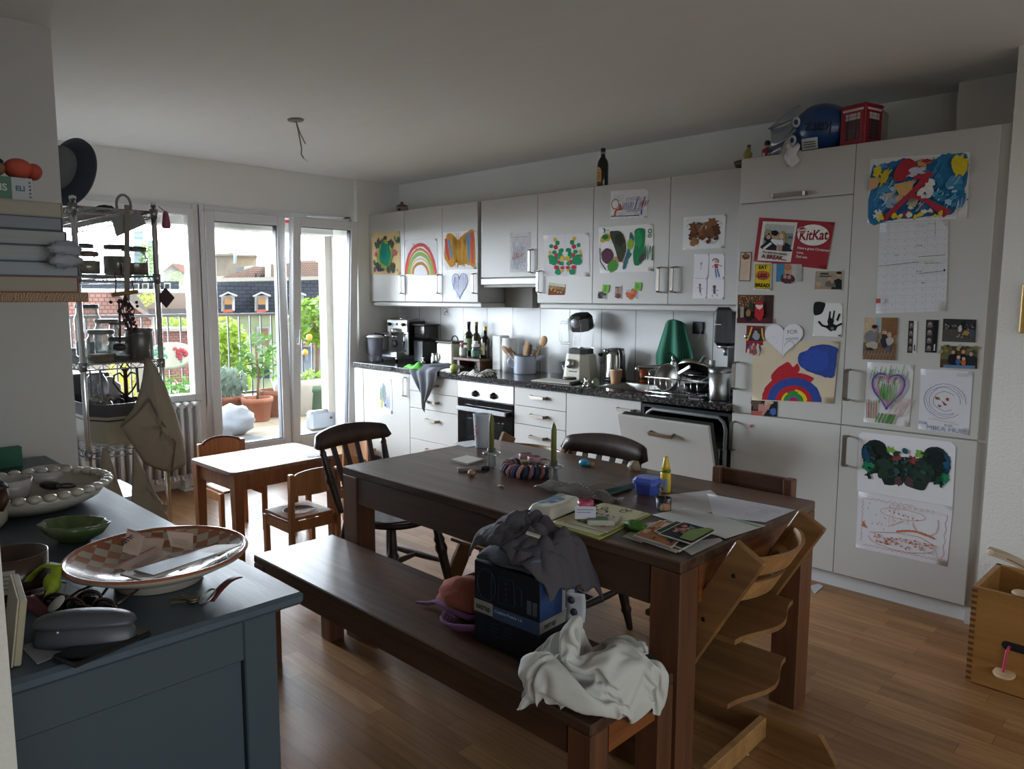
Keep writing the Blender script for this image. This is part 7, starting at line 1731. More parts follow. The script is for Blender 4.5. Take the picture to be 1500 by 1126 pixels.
p = sb(75, 730); t = thing('reading_glasses', 'dark folded glasses lying in the scalloped platter', 'glasses', (p[0]+.02, p[1]+.02, z+.03), .4)
mb = MB(); mb.sph((-.04, 0, .008), (.045, .02, .014), M('#1a1c22', .25), 16, 10); mb.build('case_end', t)
mb = MB(); mb.tube([(.03+.03*math.cos(a), .02*math.sin(a), .014) for a in [2*PI*k/20 for k in range(20)]], .004, M('#3c4048', .3), 7, closed=True); mb.build('lens_rim', t)
# green leaf dish
x, y, z = sb(108, 792)
GG = M('#5a6f45', .15, var=.12, scale=12, coat=.5)
t = thing('leaf_dish', 'green glazed scalloped leaf dish in the middle of the sideboard', 'dish', (x, y, z), math.radians(38))
w_ = lambda a, k: (1+.05*math.sin(a*9)*(min(k, 3)/3 if k < 4 else 1))*(1+.16*max(0, math.cos(a))**8)
mb = MB().lathe([(.035, .0), (.038, .005), (.062, .022), (.078, .05), (.074, .05), (.056, .024), (.03, .01), (0, .009)], GG, 54, cap1=False, sx=1.08, sy=.78, wob=w_); mb.build('dish', t)
lump('dried_petals', 'brown dried petals in the bottom of the green leaf dish', 'petals', (x, y, z+.0105), (.022, .015, .005), '#5a3a2c', 4, 5, .5)
# checked plate
x, y, z = sb(234, 850, 0)
TC = '#9c5f44'; CRW = '#b3a894'
chk = D.materials.new('checked_glaze'); chk.use_nodes = True
nt = chk.node_tree; bs = nt.nodes['Principled BSDF']; L_ = nt.links.new
tc = nd(nt, 'ShaderNodeTexCoord'); ck = nd(nt, 'ShaderNodeTexChecker'); mpp = nd(nt, 'ShaderNodeMapping'); mpp.inputs['Rotation'].default_value = (0, 0, .5); mpp.inputs['Location'].default_value = (.013, .013, .37)
L_(tc.outputs['Object'], mpp.inputs['Vector']); L_(mpp.outputs[0], ck.inputs['Vector']); ck.inputs['Scale'].default_value = 38
ck.inputs['Color1'].default_value = (*rgb(TC), 1); ck.inputs['Color2'].default_value = (*rgb(CRW), 1)
sx_ = nd(nt, 'ShaderNodeSeparateXYZ'); cb_ = nd(nt, 'ShaderNodeCombineXYZ'); L_(mpp.outputs[0], sx_.inputs[0]); L_(sx_.outputs[0], cb_.inputs[0]); L_(sx_.outputs[1], cb_.inputs[1]); cb_.inputs[2].default_value = .5; L_(cb_.outputs[0], ck.inputs['Vector'])
L_(ck.outputs['Color'], bs.inputs['Base Color']); bs.inputs['Roughness'].default_value = .18; bs.inputs['Coat Weight'].default_value = .4
GLZ = M('#b7aea2', .22, coat=.3)
t = thing('checked_plate', 'large terracotta and cream checked plate holding tickets on the sideboard', 'plate', (x, y, z))
PR = .187
MB().lathe([(.085, 0), (.092, .002), (.09, .022), (.13, .03), (PR, .058), (PR+.003, .064)], GLZ, 56, cap1=False).build('underside', t)
mb = MB().lathe([(PR*.955, .063), (.13, .04), (.09, .031), (0, .029)], chk, 64, cap0=False); mb.build('well', t)
mb = MB().lathe([(PR+.003, .064), (PR, .069), (PR*.98, .069), (PR*.955, .063)], M('#94593c', .2, var=.25, scale=22, coat=.4), 64, cap0=False, cap1=False); mb.build('rim', t)
pz = z+.031
def onp(u, v, dz): p = hit(u, v, 'z', pz+dz); return V((p.x, p.y, p.z))
def ticket(px, zs, label, wr, name='lottery_ticket', col='#c9b2a6'):
    c = [onp(u, v, q) for (u, v), q in zip(px, zs)]
    n = (c[1]-c[0]).cross(c[3]-c[0]); n = n if n.z > 0 else -n
    s = Sheet(c, n, paper=col, th=.0005, lift=.0005)
    s.rect(0, 0, 1, .09, '#b07a76');
    for k in range(7): s.line([(.12+.02*(k % 3), .5+.055*k), (.8-.06*(k % 2), .5+.055*k)], .012, '#9a7f78')
    if wr: s.text('LOTTO', .16, .5, .016, '#2c2a30', rot=PI/2, bold=.0007)
    return s.done(name, label, 'ticket')
ticket([(186.5, 774), (213, 783), (203, 815), (179, 808.5)], (.058, .05, .02, .035), 'crumpled pinkish ticket with bold lettering at the back of the checked plate', True)
ticket([(212, 786), (242, 788), (236, 808), (203, 812)], (.04, .035, .012, .018), 'fold of pink ticket paper running across the plate to the right', False)
ticket([(244, 776), (283, 779), (283, 806), (250, 800)], (.06, .055, .022, .03), 'upright pink ticket corner with dots at the right back of the checked plate', False)
ticket([(170, 829), (226, 801), (252, 811), (196, 842)], (.014, .024, .02, .012), 'long curled pink ticket in the middle of the plate', False)
ticket([(256, 817), (294, 806), (303, 806), (262, 822)], (.01, .012, .01, .008), 'narrow strip of ticket behind the dark blue booklet', False)
ticket([(298, 806), (317, 799), (336, 806), (322, 815)], (.016, .022, .02, .012), 'plain pale paper leaf right of the dark blue booklet', False, 'paper_slip', '#aaa39a')
def slab(px, zs, th, m, name, label, cat, m2=None):
    c = [onp(u, v, q) for (u, v), q in zip(px, zs)]; o = sum(c, V())/4; up = V((0, 0, th)); mb = MB()
    vs = [q-o for q in c]+[q-o+up for q in c]
    mb.add(vs, [(0, 1, 2, 3)], m); mb.add(vs, [(4, 5, 6, 7)], m); mb.add(vs, [(i, (i+1) % 4, 4+(i+1) % 4, 4+i) for i in range(4)], m2 or m)
    return one(name, mb, label, cat, o)
slab([(176, 843), (316, 800), (354, 799), (214, 853)], (.012, .024, .044, .03), .004, M('#c9c5bc', .6), 'card_folder', 'white card folder leaning across the plate under the booklet', 'card')
slab([(196, 838), (288, 811), (318, 814), (225, 846)], (.024, .034, .04, .03), .006, M('#2c3442', .45), 'passport_booklet', 'dark blue slim booklet lying on top in the checked plate', 'booklet', M('#8a8a88', .6))
# keys
x, y, z = sb(297, 884)
t = thing('key_bunch', 'bunch of keys with red strap on the sideboard front edge', 'keys', (x, y, z))
BRS = M('#8f8468', .3, .9)
mb = MB().tube([(.016*math.cos(a), .016*math.sin(a)+.01, .012+.012*math.sin(a)) for a in [2*PI*k/18 for k in range(18)]], .0022, STEEL, 6, closed=True); mb.build('ring', t)
for k, (a, l) in enumerate(((3.4, .04), (4.2, .038), (3.9, .042))):
    mb = MB(); mb.X = Matrix.Translation((-.012, -.002, .003+.003*k)) @ Matrix.Rotation(a, 4, 'Z'); mb.lathe([(.0135, -.0012), (.0135, .0012)], BRS, 14, c=(.012, 0)); mb.box(.022, l+.018, -.004, .004, -.001, .001, BRS); mb.build('key', t)
RS = M('#5a1c22', .5)
d = (V(sb(346, 860))-V(sb(306, 884))).normalized()
mb = MB().grid(lambda u, v: tuple(V((.01, .012, .006))+d*(.1*u)+V((-d.y, d.x, 0))*((v-.5)*.016)+V((0, 0, .016*math.sin(u*PI*.8)+.006*u))), 14, 3, RS, True, .003); mb.build('red_strap', t)
# brown pot
x, y, z = sb(22, 868)
t = thing('brown_pot', 'dark brown cylindrical pot with pale labels at the left of the sideboard', 'pot', (x, y, z))
MB().lathe([(.06, 0), (.064, .004), (.066, .088), (.062, .088), (.058, .01), (0, .008)], M('#3a261d', .22, coat=.3), 32, cap1=False).build('body', t)
for a0, a1 in ((-.75, -.15), (-2.5, -1.6)):
    mb = MB(); mb.grid(lambda u, v: (.0665*math.cos(a0+(a1-a0)*u), .0665*math.sin(a0+(a1-a0)*u), .02+.05*v), 8, 1, M('#a19c92', .6))
    for k in range(4): mb.grid(lambda u, v: (.067*math.cos(a0+(a1-a0)*(.1+.75*u)), .067*math.sin(a0+(a1-a0)*(.1+.75*u)), .03+.009*k+.003*v), 6, 1, M('#6f6c66', .6))
    mb.build('paper_label', t)
# clutter: lanyards, sunglasses, spectacle case, phone, papers
x, y, z = sb(62, 890)
t = thing('lime_lanyard', 'lime green fabric lanyard looped among the clutter', 'lanyard', (x, y, z))
LM = M('#8a9a1c', .6)
mb = MB(); pts = [V((-.075, -.02, .02)), V((-.065, .0, .05)), V((-.04, .02, .075)), V((0, .03, .078)), V((.03, .02, .06)), V((.045, .0, .03)), V((.02, -.03, .012)), V((-.01, -.035, .012))]
mb.grid(lambda u, v: tuple(pts[min(int(u*7), 6)].lerp(pts[min(int(u*7), 6)+1], u*7-min(int(u*7), 6))+V((.0, .02*(v-.5), .004*v))), 28, 2, LM, True, .002); mb.sph((.012, .018, .05), (.026, .016, .02), LM, 14, 9); mb.build('band', t)
x, y, z = sb(55, 905)
MRN = M('#4a1c26', .6)
t = thing('maroon_strap', 'maroon webbing strap tangled under the lime lanyard', 'strap', (x, y, z))
mb = MB(); mb.grid(lambda u, v: (-.1+.2*u, .02*math.sin(u*8)+.03*(v-.5), .012+.035*math.sin(u*PI)+.008*math.sin(u*13)), 24, 3, MRN, True, .003); mb.grid(lambda u, v: (-.1+.12*u, -.06+.02*math.sin(u*6)+.03*(v-.5), .006+.02*math.sin(u*PI)), 16, 3, MRN, True, .003); mb.build('webbing', t)
x, y, z = sb(64, 918); one('white_disc', MB().at((0, 0, .045), rx=.7).lathe([(.018, 0), (.018, .003), (0, .004)], M('#b9b8b2', .5), 20), 'small round white tag among the straps', 'tag', (x+.02, y+.02, z))
slab_p = [sb(100, 852), sb(128, 868), sb(148, 878), sb(112, 882)]
x, y, z = sb(120, 872)
mb = MB(); mb.prism([(q[0]-x, q[1]-y) for q in (sb(98, 857), sb(140, 880), sb(134, 888), sb(96, 872))], 0, .004, M('#9aa0a8', .6)); one('folded_paper', mb, 'folded white paper tucked under the left side of the checked plate', 'paper', (x, y, z))
# spectacle case
a, b = V(sb(20, 955)), V(sb(160, 948)); x, y, z = tuple((a+b)/2)
t = thing('spectacle_case', 'grey leather spectacle case with domed lid in the near clutter', 'case', (x, y+.04, z), math.atan2(b.y-a.y, b.x-a.x))
CS = M('#4a4d54', .35, bump=.05, scale=80)
L2 = .088
def cs(sc, z0, hh):
    def f(u, v):
        e = (max(0, math.sin(PI*min(max(u, .001), .999))))**.35; a = PI*v
        return ((u-.5)*2*L2, sc*.034*e*math.cos(a), z0+hh*e*math.sin(a))
    return f
MB().grid(cs(1, .004, .05), 24, 14, CS, True, .002).build('base', t)
mb = MB(); mb.grid(lambda u, v: ((u-.5)*2*L2*1.01, -.036*math.cos(PI*.9*v)*(max(0, math.sin(PI*min(max(u, .001), .999))))**.3, .035+.028*math.sin(PI*.8*v+.2)*(max(0, math.sin(PI*min(max(u, .001), .999))))**.3), 24, 10, CS, True, .002); mb.build('lid', t)
mb = MB().tube([(-.03, -.038, .04), (-.03, -.04, .036)], .004, M('#c2c2c2', .3, 1.), 8); mb.build('snap', t)
# sunglasses lying on the case
x, y, z = sb(150, 905)
for (u0, v0, lab, sz, yz) in (((158), 905, 'tortoiseshell sunglasses with long temple over the spectacle case', .026, .045), (133, 893, 'dark round sunglasses behind the tortoiseshell pair', .024, .03)):
    q = sb(u0, v0)
    t = thing('sunglasses', lab, 'sunglasses', (q[0]-.01, q[1]-.03, q[2]), math.radians(-48 if sz > .025 else -30))
    FRM = M('#3a1f16', .2, coat=.4) if sz > .025 else M('#2c1419', .25)
    mb = MB()
    for sy in (-1, 1):
        mb.tube([(0, sy*.031+sz*math.cos(a)*.95, sz*.88+sz*.8*math.sin(a)+.002) for a in [2*PI*k/20 for k in range(20)]], .0028, FRM, 7, closed=True)
    mb.tube([(0, -.007, sz*1.1), (.003, 0, sz*1.25), (0, .007, sz*1.1)], .0025, FRM); mb.build('frame', t)
    mb = MB()
    for sy in (-1, 1): mb.at((0, sy*.031, sz*.88+.002), ry=PI/2); mb.lathe([(sz*.82, -.001), (sz*.82, .001), (0, .001)], M('#17181a', .1), 20, sy=1.15);
    mb.build('lenses', t)
    for sy in (-1, 1):
        mb = MB().tube([(0, sy*.056, sz*1.35), (-.06, sy*.058, sz*1.35), (-.11, sy*.05, sz*1.2), (-.135, sy*.048, sz*.7)], .0028, FRM, 7); mb.build('temple', t)
# phone and paper under the case
q = [hit(u, v, 'z', SBH) for u, v in ((95, 958), (150, 938), (190, 945), (140, 980))]
x, y = sum(p.x for p in q)/4, sum(p.y for p in q)/4
t = thing('phone', 'black phone in a case lying at the front edge of the sideboard', 'phone', (x-.01, y+.012, SBH+.0008), math.atan2(q[1].y-q[0].y, q[1].x-q[0].x)+.12)
MB().box(-.075, .075, -.034, .034, 0, .01, M('#121214', .3), .004).build('case', t)
MB().box(-.072, .072, -.031, .031, .0101, .0106, M('#0a0a0c', .05, coat=.5)).build('screen', t)
s = flat_sheet([(30, 948), (80, 930), (100, 955), (55, 974)], SBH, paper='#8f9098'); s.line([(.3, .5), (.7, .5)], .01, '#77787f'); s.done('paper_sheet', 'grey paper sheet under the spectacle case', 'paper')
# cream board leaning by the near wall stub
a, b = hit(8, 985, 'z', SBH), hit(31, 976, 'z', SBH)
t = thing('cream_book', 'cream covered book leaning upright against the near wall at the left', 'book', (b.x, b.y, SBH+.0005), math.radians(-8))
mb = MB(); mb.X = Matrix.Rotation(-.14, 4, 'X'); mb.box(-.16, .0, -.012, 0, 0, .115, M('#a89f86', .6), .002); mb.build('block', t)
mb = MB(); mb.X = Matrix.Rotation(-.14, 4, 'X'); mb.box(-.16, .001, -.0145, -.012, 0, .117, M('#b3aa92', .5)); mb.build('cover', t)
# things at the far left end
x, y, z = sb(3, 775); t = thing('white_jug', 'white rounded ceramic jug cut by the left edge of the picture', 'jug', (x-.03, y-.03, z))
MB().lathe([(.035, 0), (.05, .02), (.052, .05), (.04, .08), (.036, .095), (.033, .095), (.037, .08), (0, .02)], M('#b5b0a0', .3), 26, cap1=False).build('body', t)
t = thing('brown_shoe', 'brown and navy leather object balanced on the white jug at the left edge', 'shoe', (x-.035, y-.02, z+.096), .6)
mb = MB().sph((0, 0, .02), (.06, .035, .02), M('#22242c', .5), 18, 12, lambda d: 1+.2*mnoise.noise(V(d)*3)); mb.build('upper', t)
mb = MB().tube([(.05, 0, .015), (.06, -.01, -.01), (.055, -.02, -.04)], [.012, .014, .008], M('#4a2c20', .5)); mb.build('strap', t)
p = hit(16, 694, 'x', 2.6);
one('green_box', MB().box(-.02, .02, -.11, .0, 0, .075, M('#1f6648', .55), .002), 'dark green box standing behind the scalloped platter', 'box', (2.6, hit(33, 694, 'x', 2.6).y, SBH+.0005))
# ================================================================ WALL SHELF WITH BOOKS
SHX = 3.78
e_ = hit(130, 436, 'x', SHX); zs0 = hit(60, 442.5, 'x', SHX).z; zs1 = hit(60, 428, 'x', SHX).z
WSH = pattern('wave', '#a88a6c', '#7d5f46', 60, .6, .3, (.5, .2), ('y', 'z', 'x'))
t = thing('wall_shelf', 'pine wall shelf end with growth rings over the sideboard', 'shelf', (SHX, e_.y, zs0))
MB().box(-.7, 0, -4.27-e_.y+.002, 0, 0, zs1-zs0, WSH, .002).build('plank', t)
bk = [((429.5, 404), 116, '#a39c8c', '#7c3f36', 'cream thick book at the bottom of the shelf pile, on the pine shelf'),
      ((401.5, 382), 116, '#9aa0a6', '#2c3440', 'blue-banded book second from the bottom of the shelf pile'),
      ((381, 358.5), 112, '#9fa3a4', '#3a6a84', 'torn-edged book third from the bottom of the shelf pile'),
      ((357.5, 335.5), 98, '#9da09f', '#26262c', 'pale book fourth from the bottom of the shelf pile'),
      ((334.5, 315.5), 92, '#868c94', '#3c3c40', 'grey-blue book third from the top of the shelf pile'),
      ((314, 293), 92, '#a29c90', '#8f887a', 'worn cream book at the top of the shelf pile')]
zprev = zs1
for (v0, v1), uend, pc_, cc_, lab in bk:
    z0 = zprev; z1 = hit(40, v1, 'x', SHX-.02).z-.0002
    ye = hit(uend, v0, 'x', SHX-.02).y
    t = thing('book', lab, 'book', (SHX-.02, ye, z0), 0, 'books piled on the wall shelf'); Ly = -.17-max(0, 0)
    Hh_ = z1-z0
    mb = MB(); n = 1; mb.box(-.24, 0, -.26, -.003, .0025, Hh_-.0028, M(pc_, .85, var=.1, scale=120, stretch=(1, .05, 4)))
    mb.build('pages', t)
    mb = MB(); mb.box(-.245, .003, -.264, 0, 0, .0025, M(cc_, .5)); mb.box(-.245, .003, -.264, 0, Hh_-.0028, Hh_-.0004, M(cc_, .5)); mb.box(-.245, .003, -.0025, 0, .0025, Hh_-.0028, M(cc_, .5)); mb.build('cover', t)
    zprev = z1
for v, lab in ((374, 'crumpled grey tissue sticking out of the middle of the book pile, upper lump'), (391, 'crumpled grey tissue sticking out low in the book pile, lower lump')):
    p = hit(95, v, 'x', SHX+.012); lump('crumpled_paper', lab, 'paper', (SHX+.014, p.y, p.z), (.012, .036, .016), '#9599a3', v, 3.5, .6)
p0, p1 = hit(0, 290, 'x', SHX-.03), hit(49, 262, 'x', SHX-.03)
t = thing('game_box', 'green and white game box on top of the book pile', 'box', (SHX-.03, hit(49, 290, 'x', SHX-.03).y, zprev))
hb = p1.z-zprev
mb = MB(); mb.box(-.15, 0, -.19, 0, 0, hb, M('#a9adb0', .5), .001); mb.box(0, .0006, -.19, -.043, 0.0005, hb-.0005, M('#3d6a52', .5)); mb.build('carton', t)
mb = MB(); BX = lambda y, z: Matrix.Translation((.0012, y, z)) @ Matrix.Rotation(PI/2, 4, 'Z') @ Matrix.Rotation(PI/2, 4, 'X')
mb.text('NS', .022, M('#b3b8b6', .5), BX(-.066, hb*.5), bold=.0006); mb.text('ELI', .016, M('#2c5a70', .5), BX(-.026, hb*.5), bold=.0006); mb.build('lettering', t)
mb = MB()
for k, c in enumerate(('#8a3a3c', '#3f5a4c', '#3a3c40', '#3a4a6c', '#6c2c34')): mb.box(0, .0012, -.008, -.004, hb*.12+k*hb*.16, hb*.2+k*hb*.16, M(c, .5))
mb.build('spots', t)
p = hit(26, 246, 'x', SHX-.06)
t = thing('soft_toy', 'orange-red soft toy lump with navy patch on the game box', 'toy', (SHX-.06, p.y, zprev+hb))
mb = MB().sph((0, .0, .024), (.04, .03, .024), M('#b8503c', .8, bump=.1, scale=60), 20, 14); mb.sph((.0, .032, .02), (.03, .018, .02), M('#ad4636', .8), 16, 10); mb.build('body', t)
mb = MB().sph((.0, -.055, .02), (.035, .03, .02), M('#8f6a44', .8), 16, 10); mb.build('head', t)
mb = MB().sph((.0, -.06, .035), (.036, .032, .012), M('#22304c', .8), 16, 10); mb.build('cap', t)
# ================================================================ WIRE SHELVING UNIT
RXn, RXf, RYr, RYl = 2.185, 1.0, -3.035, -3.37
t = rack = thing('wire_shelving', 'chrome wire shelving unit in front of the left window', 'shelving', ((RXn+RXf)/2, (RYr+RYl)/2, 0))
ox, oy = t.location.x, t.location.y
for x in (RXn, RXf):
    for y in (RYr, RYl):
        mb = MB().tube([(x-ox, y-oy, .02), (x-ox, y-oy, 1.9)], .0125, CHROME, 14); mb.lathe([(.0145, 1.9), (.0145, 1.91), (.006, 1.915)], CHROME, 14, c=(x-ox, y-oy)); mb.lathe([(.02, 0), (.02, .012), (.008, .02)], CHROME, 12, c=(x-ox, y-oy))
        for z in (.35, .78, 1.18, 1.575, 1.87): mb.lathe([(.016, z-.03), (.0185, z+.012)], M('#8f9092', .3, .9), 14, c=(x-ox, y-oy))
        mb.build('post', t)
WIR = M('#9c9d9f', .25, 1.)
SHZ = (.35, .78, 1.18, 1.575, 1.87)
for z in SHZ:
    mb = MB(); X0, X1_, Y0, Y1_ = RXf-ox, RXn-ox, RYl-oy, RYr-oy
    for dz in (0, -.026):
        for a, b in (((X0, Y0), (X1_, Y0)), ((X1_, Y0), (X1_, Y1_)), ((X1_, Y1_), (X0, Y1_)), ((X0, Y1_), (X0, Y0))): mb.tube([(*a, z+dz), (*b, z+dz)], .0035, WIR, 6)
    for k in range(1, 40): x = X0+(X1_-X0)*k/40; mb.tube([(x, Y0, z+.002), (x, Y1_, z+.002)], .0018, WIR, 4)
    for k in (1, 2): y = Y0+(Y1_-Y0)*k/3; mb.tube([(X0, y, z-.003), (X1_, y, z-.003)], .0028, WIR, 5)
    def zig(a, b, n): return [tuple(V((*a, z))+(V((*b, 0))-V((*a, 0)))*k/n+V((0, 0, 0 if k % 2 else -.026))) for k in range(n+1)]
    for a, b, n in (((X0, Y0), (X1_, Y0), 36), ((X1_, Y0), (X1_, Y1_), 12), ((X1_, Y1_), (X0, Y1_), 36), ((X0, Y1_), (X0, Y0), 12)): mb.tube(zig(a, b, n), .002, WIR, 4, smooth=False)
    mb.build('wire_shelf', t)
def rk(u, z, x): p = hit(u, 400, 'x', x); return p.y       # y of a thing seen at column u at depth x
def rjar(u, zi, x, r, h, fill, col, lid, lab, lidm=None):
    y = max(min(rk(u, 0, x), RYr-r-.005), RYl+r+.005)
    return jar('storage_jar', lab, (x, y, SHZ[zi]+.004), r, h, M(lid, .4, .3), M(col, .8, var=.15, scale=200), fill, .016, 'jar', 'storage jars on the wire shelving', gl=glass('#eef2f2', .18, .02, .04, '#9aa09c'))
rjar(173, 3, 2.02, .062, .125, .72, '#857a6c', '#4f4a45', 'big glass jar of brown flour on the second shelf, left of the strap')
rjar(198, 3, 2.1, .06, .115, .5, '#705748', '#57524c', 'big glass jar half full of dark grain beside the post, second shelf')
rjar(128, 3, 2.1, .055, .085, .72, '#988c7a', '#6c5a52', 'low glass jar of pale flakes behind the book pile, second shelf')
rjar(124, 3, 1.75, .052, .14, .0, '#83796a', '#5d5c68', 'tall empty glass jar with dark lid at the far left of the second shelf')
rjar(142, 2, 2.11, .062, .13, .28, '#8f775f', '#6f6e6c', 'wide glass jar with brown grain at the front left of the third shelf')
rjar(168, 2, 2.12, .05, .095, .3, '#3f3c3e', '#5f5e5c', 'squat glass jar with dark seeds in the middle of the third shelf')
rjar(152, 2, 1.85, .06, .17, .2, '#8f8a80', '#77706c', 'tall glass jar behind the wide one on the third shelf')
rjar(177, 2, 1.8, .05, .16, .25, '#4a4648', '#6c6c72', 'tall dark-lidded glass jar left of the stoneware crock, back row')
rjar(124, 2, 1.7, .06, .24, .3, '#8a8d92', '#5c5f68', 'tallest glass jar at the far left of the third shelf')
y = rk(204, 0, 2.12); t = thing('stoneware_crock', 'brown stoneware crock at the right of the third shelf', 'crock', (2.11, RYr-.068, SHZ[2]+.004))
CK = M('#57514a', .3, var=.1, scale=9, coat=.3)
MB().lathe([(.055, 0), (.06, .006), (.061, .12), (.056, .132), (.062, .142), (.062, .15), (.054, .15), (.054, .02), (0, .01)], CK, 28, cap1=False).build('body', t)
# hat on top
t = thing('wide_hat', 'navy wide-brimmed hat with grey crown standing on top of the wire shelving', 'hat', (1.86, -3.28, SHZ[4]+.0))
p = hit(118, 240, 'x', 1.86); t.location = (1.86, p.y-.045, SHZ[4]+.03)
NV = M('#2a323f', .75, bump=.05, scale=60)
TT_ = Matrix.Translation((0, 0, .158)) @ Matrix.Rotation(math.radians(-68), 4, 'Z') @ Matrix.Rotation(math.radians(78), 4, 'Y')
mb = MB(); mb.X = TT_; mb.lathe([(.09, .03), (.115, .02), (.16, -.01), (.163, .004), (.12, .032), (.09, .045)], NV, 44, cap0=False, cap1=False); mb.build('brim', t)
mb = MB(); mb.X = TT_; mb.lathe([(.095, .035), (.1, .06), (.09, .11), (.05, .125), (0, .127)], M('#6a6e70', .8, bump=.05, scale=50), 36, cap0=False); mb.build('crown', t)
mb = MB(); mb.X = TT_; mb.box(.085, .1, -.025, .025, .06, .09, M('#33363c', .6), .002); mb.build('badge', t)
p = hit(153, 292, 'x', 2.05); lump('dark_pouch', 'small flat dark pouch beside the hat on top of the shelving', 'pouch', (2.05, max(p.y, -3.3), SHZ[4]+.004), (.05, .035, .012), '#23272e', 5)
# things hanging from the shelving (at the room-side long edge and near end)
HY = RYr+.02
def hangat(u, v, x=None, y=None):
    return hit(u, v, 'x', x) if x else hit(u, v, 'y', y)
# round-handled strap with grey sheet
p = hangat(181, 297, x=RXn+.02)
t = thing('hanging_strap', 'grey looped strap hanging down the near end of the shelving', 'strap', p)
SG = M('#7f7a72', .7)
mb = MB().tube([(0, .03*math.cos(a)+.0, .0+.045*math.sin(a)-.01) for a in [-.4+PI*1.25*k/14 for k in range(15)]], .006, SG, 8); mb.build('loop', t)
q0, q1 = hit(186, 300, 'x', RXn+.02), hit(186, 440, 'x', RXn+.02)
mb = MB().bar(tuple(q0-p), tuple(q1-p), .022, .004, SG, (1, 0, 0)); mb.build('band', t)
c = [hit(u, v, 'x', RXn+.008) for u, v in ((162, 318), (205, 312), (214, 328), (170, 347))]
s = Sheet(c, (1, 0, 0), paper='#8a8a8c', th=.0015); s.line([(.1, .5), (.9, .45)], .01, '#77777a'); s.done('cloth_tag', 'grey folded cloth piece hanging high at the near end of the shelving', 'cloth')
p = hangat(243, 322, x=RXn+.02)
t = thing('hanging_lantern', 'small pink bottle-shaped ornament hanging at the top right post of the shelving', 'ornament', p)
mb = MB().lathe([(.006, .04), (.012, .03), (.02, -.03), (.019, -.038), (0, -.04)], M('#8f4a5c', .6), 16); mb.build('body', t)
mb = MB().tube([(0, -.004, .04), (-.01, -.02, .055), (-.0, -.03, .06)], .002, BLACK, 6); mb.build('loop', t)
p = hangat(243, 436, x=RXn+.03)
t = thing('diamond_tag', 'dark square trivet tag hanging by its corner on the right post', 'tag', p)
mb = MB(); mb.X = Matrix.Rotation(.5, 4, 'Z') @ Matrix.Rotation(PI/4, 4, 'Y'); mb.box(-.034, .034, -.004, .004, -.034, .034, M('#4a3434', .6), .002); mb.build('plate', t)
mb = MB().tube([(0, 0, .04), (-.04, .0, .03), (-.09, -.01, .05), (-.07, -.015, .09)], .0018, BLACK, 6); mb.build('cord', t)
# dried bunch under a wooden peg
p = hit(183, 432, 'x', RXn+.025)
t = thing('dried_bunch', 'dried dark berry bunch hanging from a wooden peg under the second shelf', 'dried plant', p)
mb = MB().tube([(0, -.055, -.0), (0, .055, .016)], .0095, wood('#7a5634', '#9c744a', .5, 0), 10); mb.build('peg', t)
mb = MB(); r5 = random.Random(11)
for k in range(70):
    q = r5.random(); mb.sph((.012*r5.gauss(0, 1), .024*r5.gauss(0, 1)*(1-q*.6)+.03*q, -.02-.15*q), .0075*r5.uniform(.6, 1.1), M('#2e2730', .6), 7, 5)
for k in range(8): mb.tube([(.0, 0, 0), (.01, .015*r5.gauss(0, 1), -.07), (0, .03+.015*r5.gauss(0, 1), -.15-.03*r5.random())], .0025, M('#4a3834', .7), 5)
mb.build('berries', t)
mb = MB(); mb.tube([(0, -.04, .005), (0, -.035, .05), (-.02, -.03, .1)], .003, M('#4a3834', .7), 5); mb.tube([(0, .04, .012), (0, .035, .06), (-.02, .03, .1)], .003, M('#4a3834', .7), 5); mb.build('hanger', t)
p = hit(176, 470, 'x', RXn+.02)
t = thing('hanging_ladle', 'dark ladle hanging between the jars under the second shelf', 'ladle', p)
mb = MB().tube([(0, 0, .1), (-.005, 0, -.02), (-.02, 0, -.1)], .005, M('#4a3f48', .4), 8); mb.sph((-.03, 0, -.12), (.035, .03, .018), M('#332c34', .4), 14, 8); mb.build('ladle', t)
# enamel roaster, tray, nuts, trivet on the fourth shelf
xx = 1.78; yy = (RYl+RYr)/2
t = thing('enamel_roaster', 'cream enamel roasting tin with dark rim line on the fourth shelf', 'tin', (xx+.1, yy, SHZ[1]+.004))
EC = M('#a39c86', .3); mb = MB(); loft(mb, [[(q[0]*1.55*sc, q[1]*.8*sc, z) for q in sq(.15, 0, 1)] for z, sc in ((0, .88), (.012, .93), (.14, 1.0), (.14, .97), (.02, .9))], EC, False, False); mb.build('body', t)
mb = MB(); loft(mb, [[(q[0]*1.55*1.005, q[1]*.8*1.005, z) for q in sq(.15, 0, 1)] for z in (.118, .126)], M('#2c2d33', .4), False, False); mb.build('rim_line', t)
mb = MB(); loft(mb, [[(q[0]*1.55*sc, q[1]*.8*sc, z) for q in sq(.15, 0, 1)] for z, sc in ((.14, 1.02), (.2, 1.04), (.2, 1.0), (.15, .97))], M('#38343a', .5), False); mb.v = mb.v; mb.build('dark_tray', t)
zt = SHZ[1]+.004+.2
p = hit(143, 590, 'x', 1.95)
t = thing('nut_bag', 'clear plastic bag of pale nuts standing in the dark tray', 'bag', (1.95, p.y, zt-.04))
mb = MB(); r6 = random.Random(4)
for k in range(90): mb.sph((.07*r6.uniform(-1, 1), .05*r6.uniform(-1, 1), .012+.06*r6.random()), (.011, .008, .008), M('#8f7f68', .7), 7, 5)
mb.build('nuts', t); t.children[0]['kind'] = 'stuff'
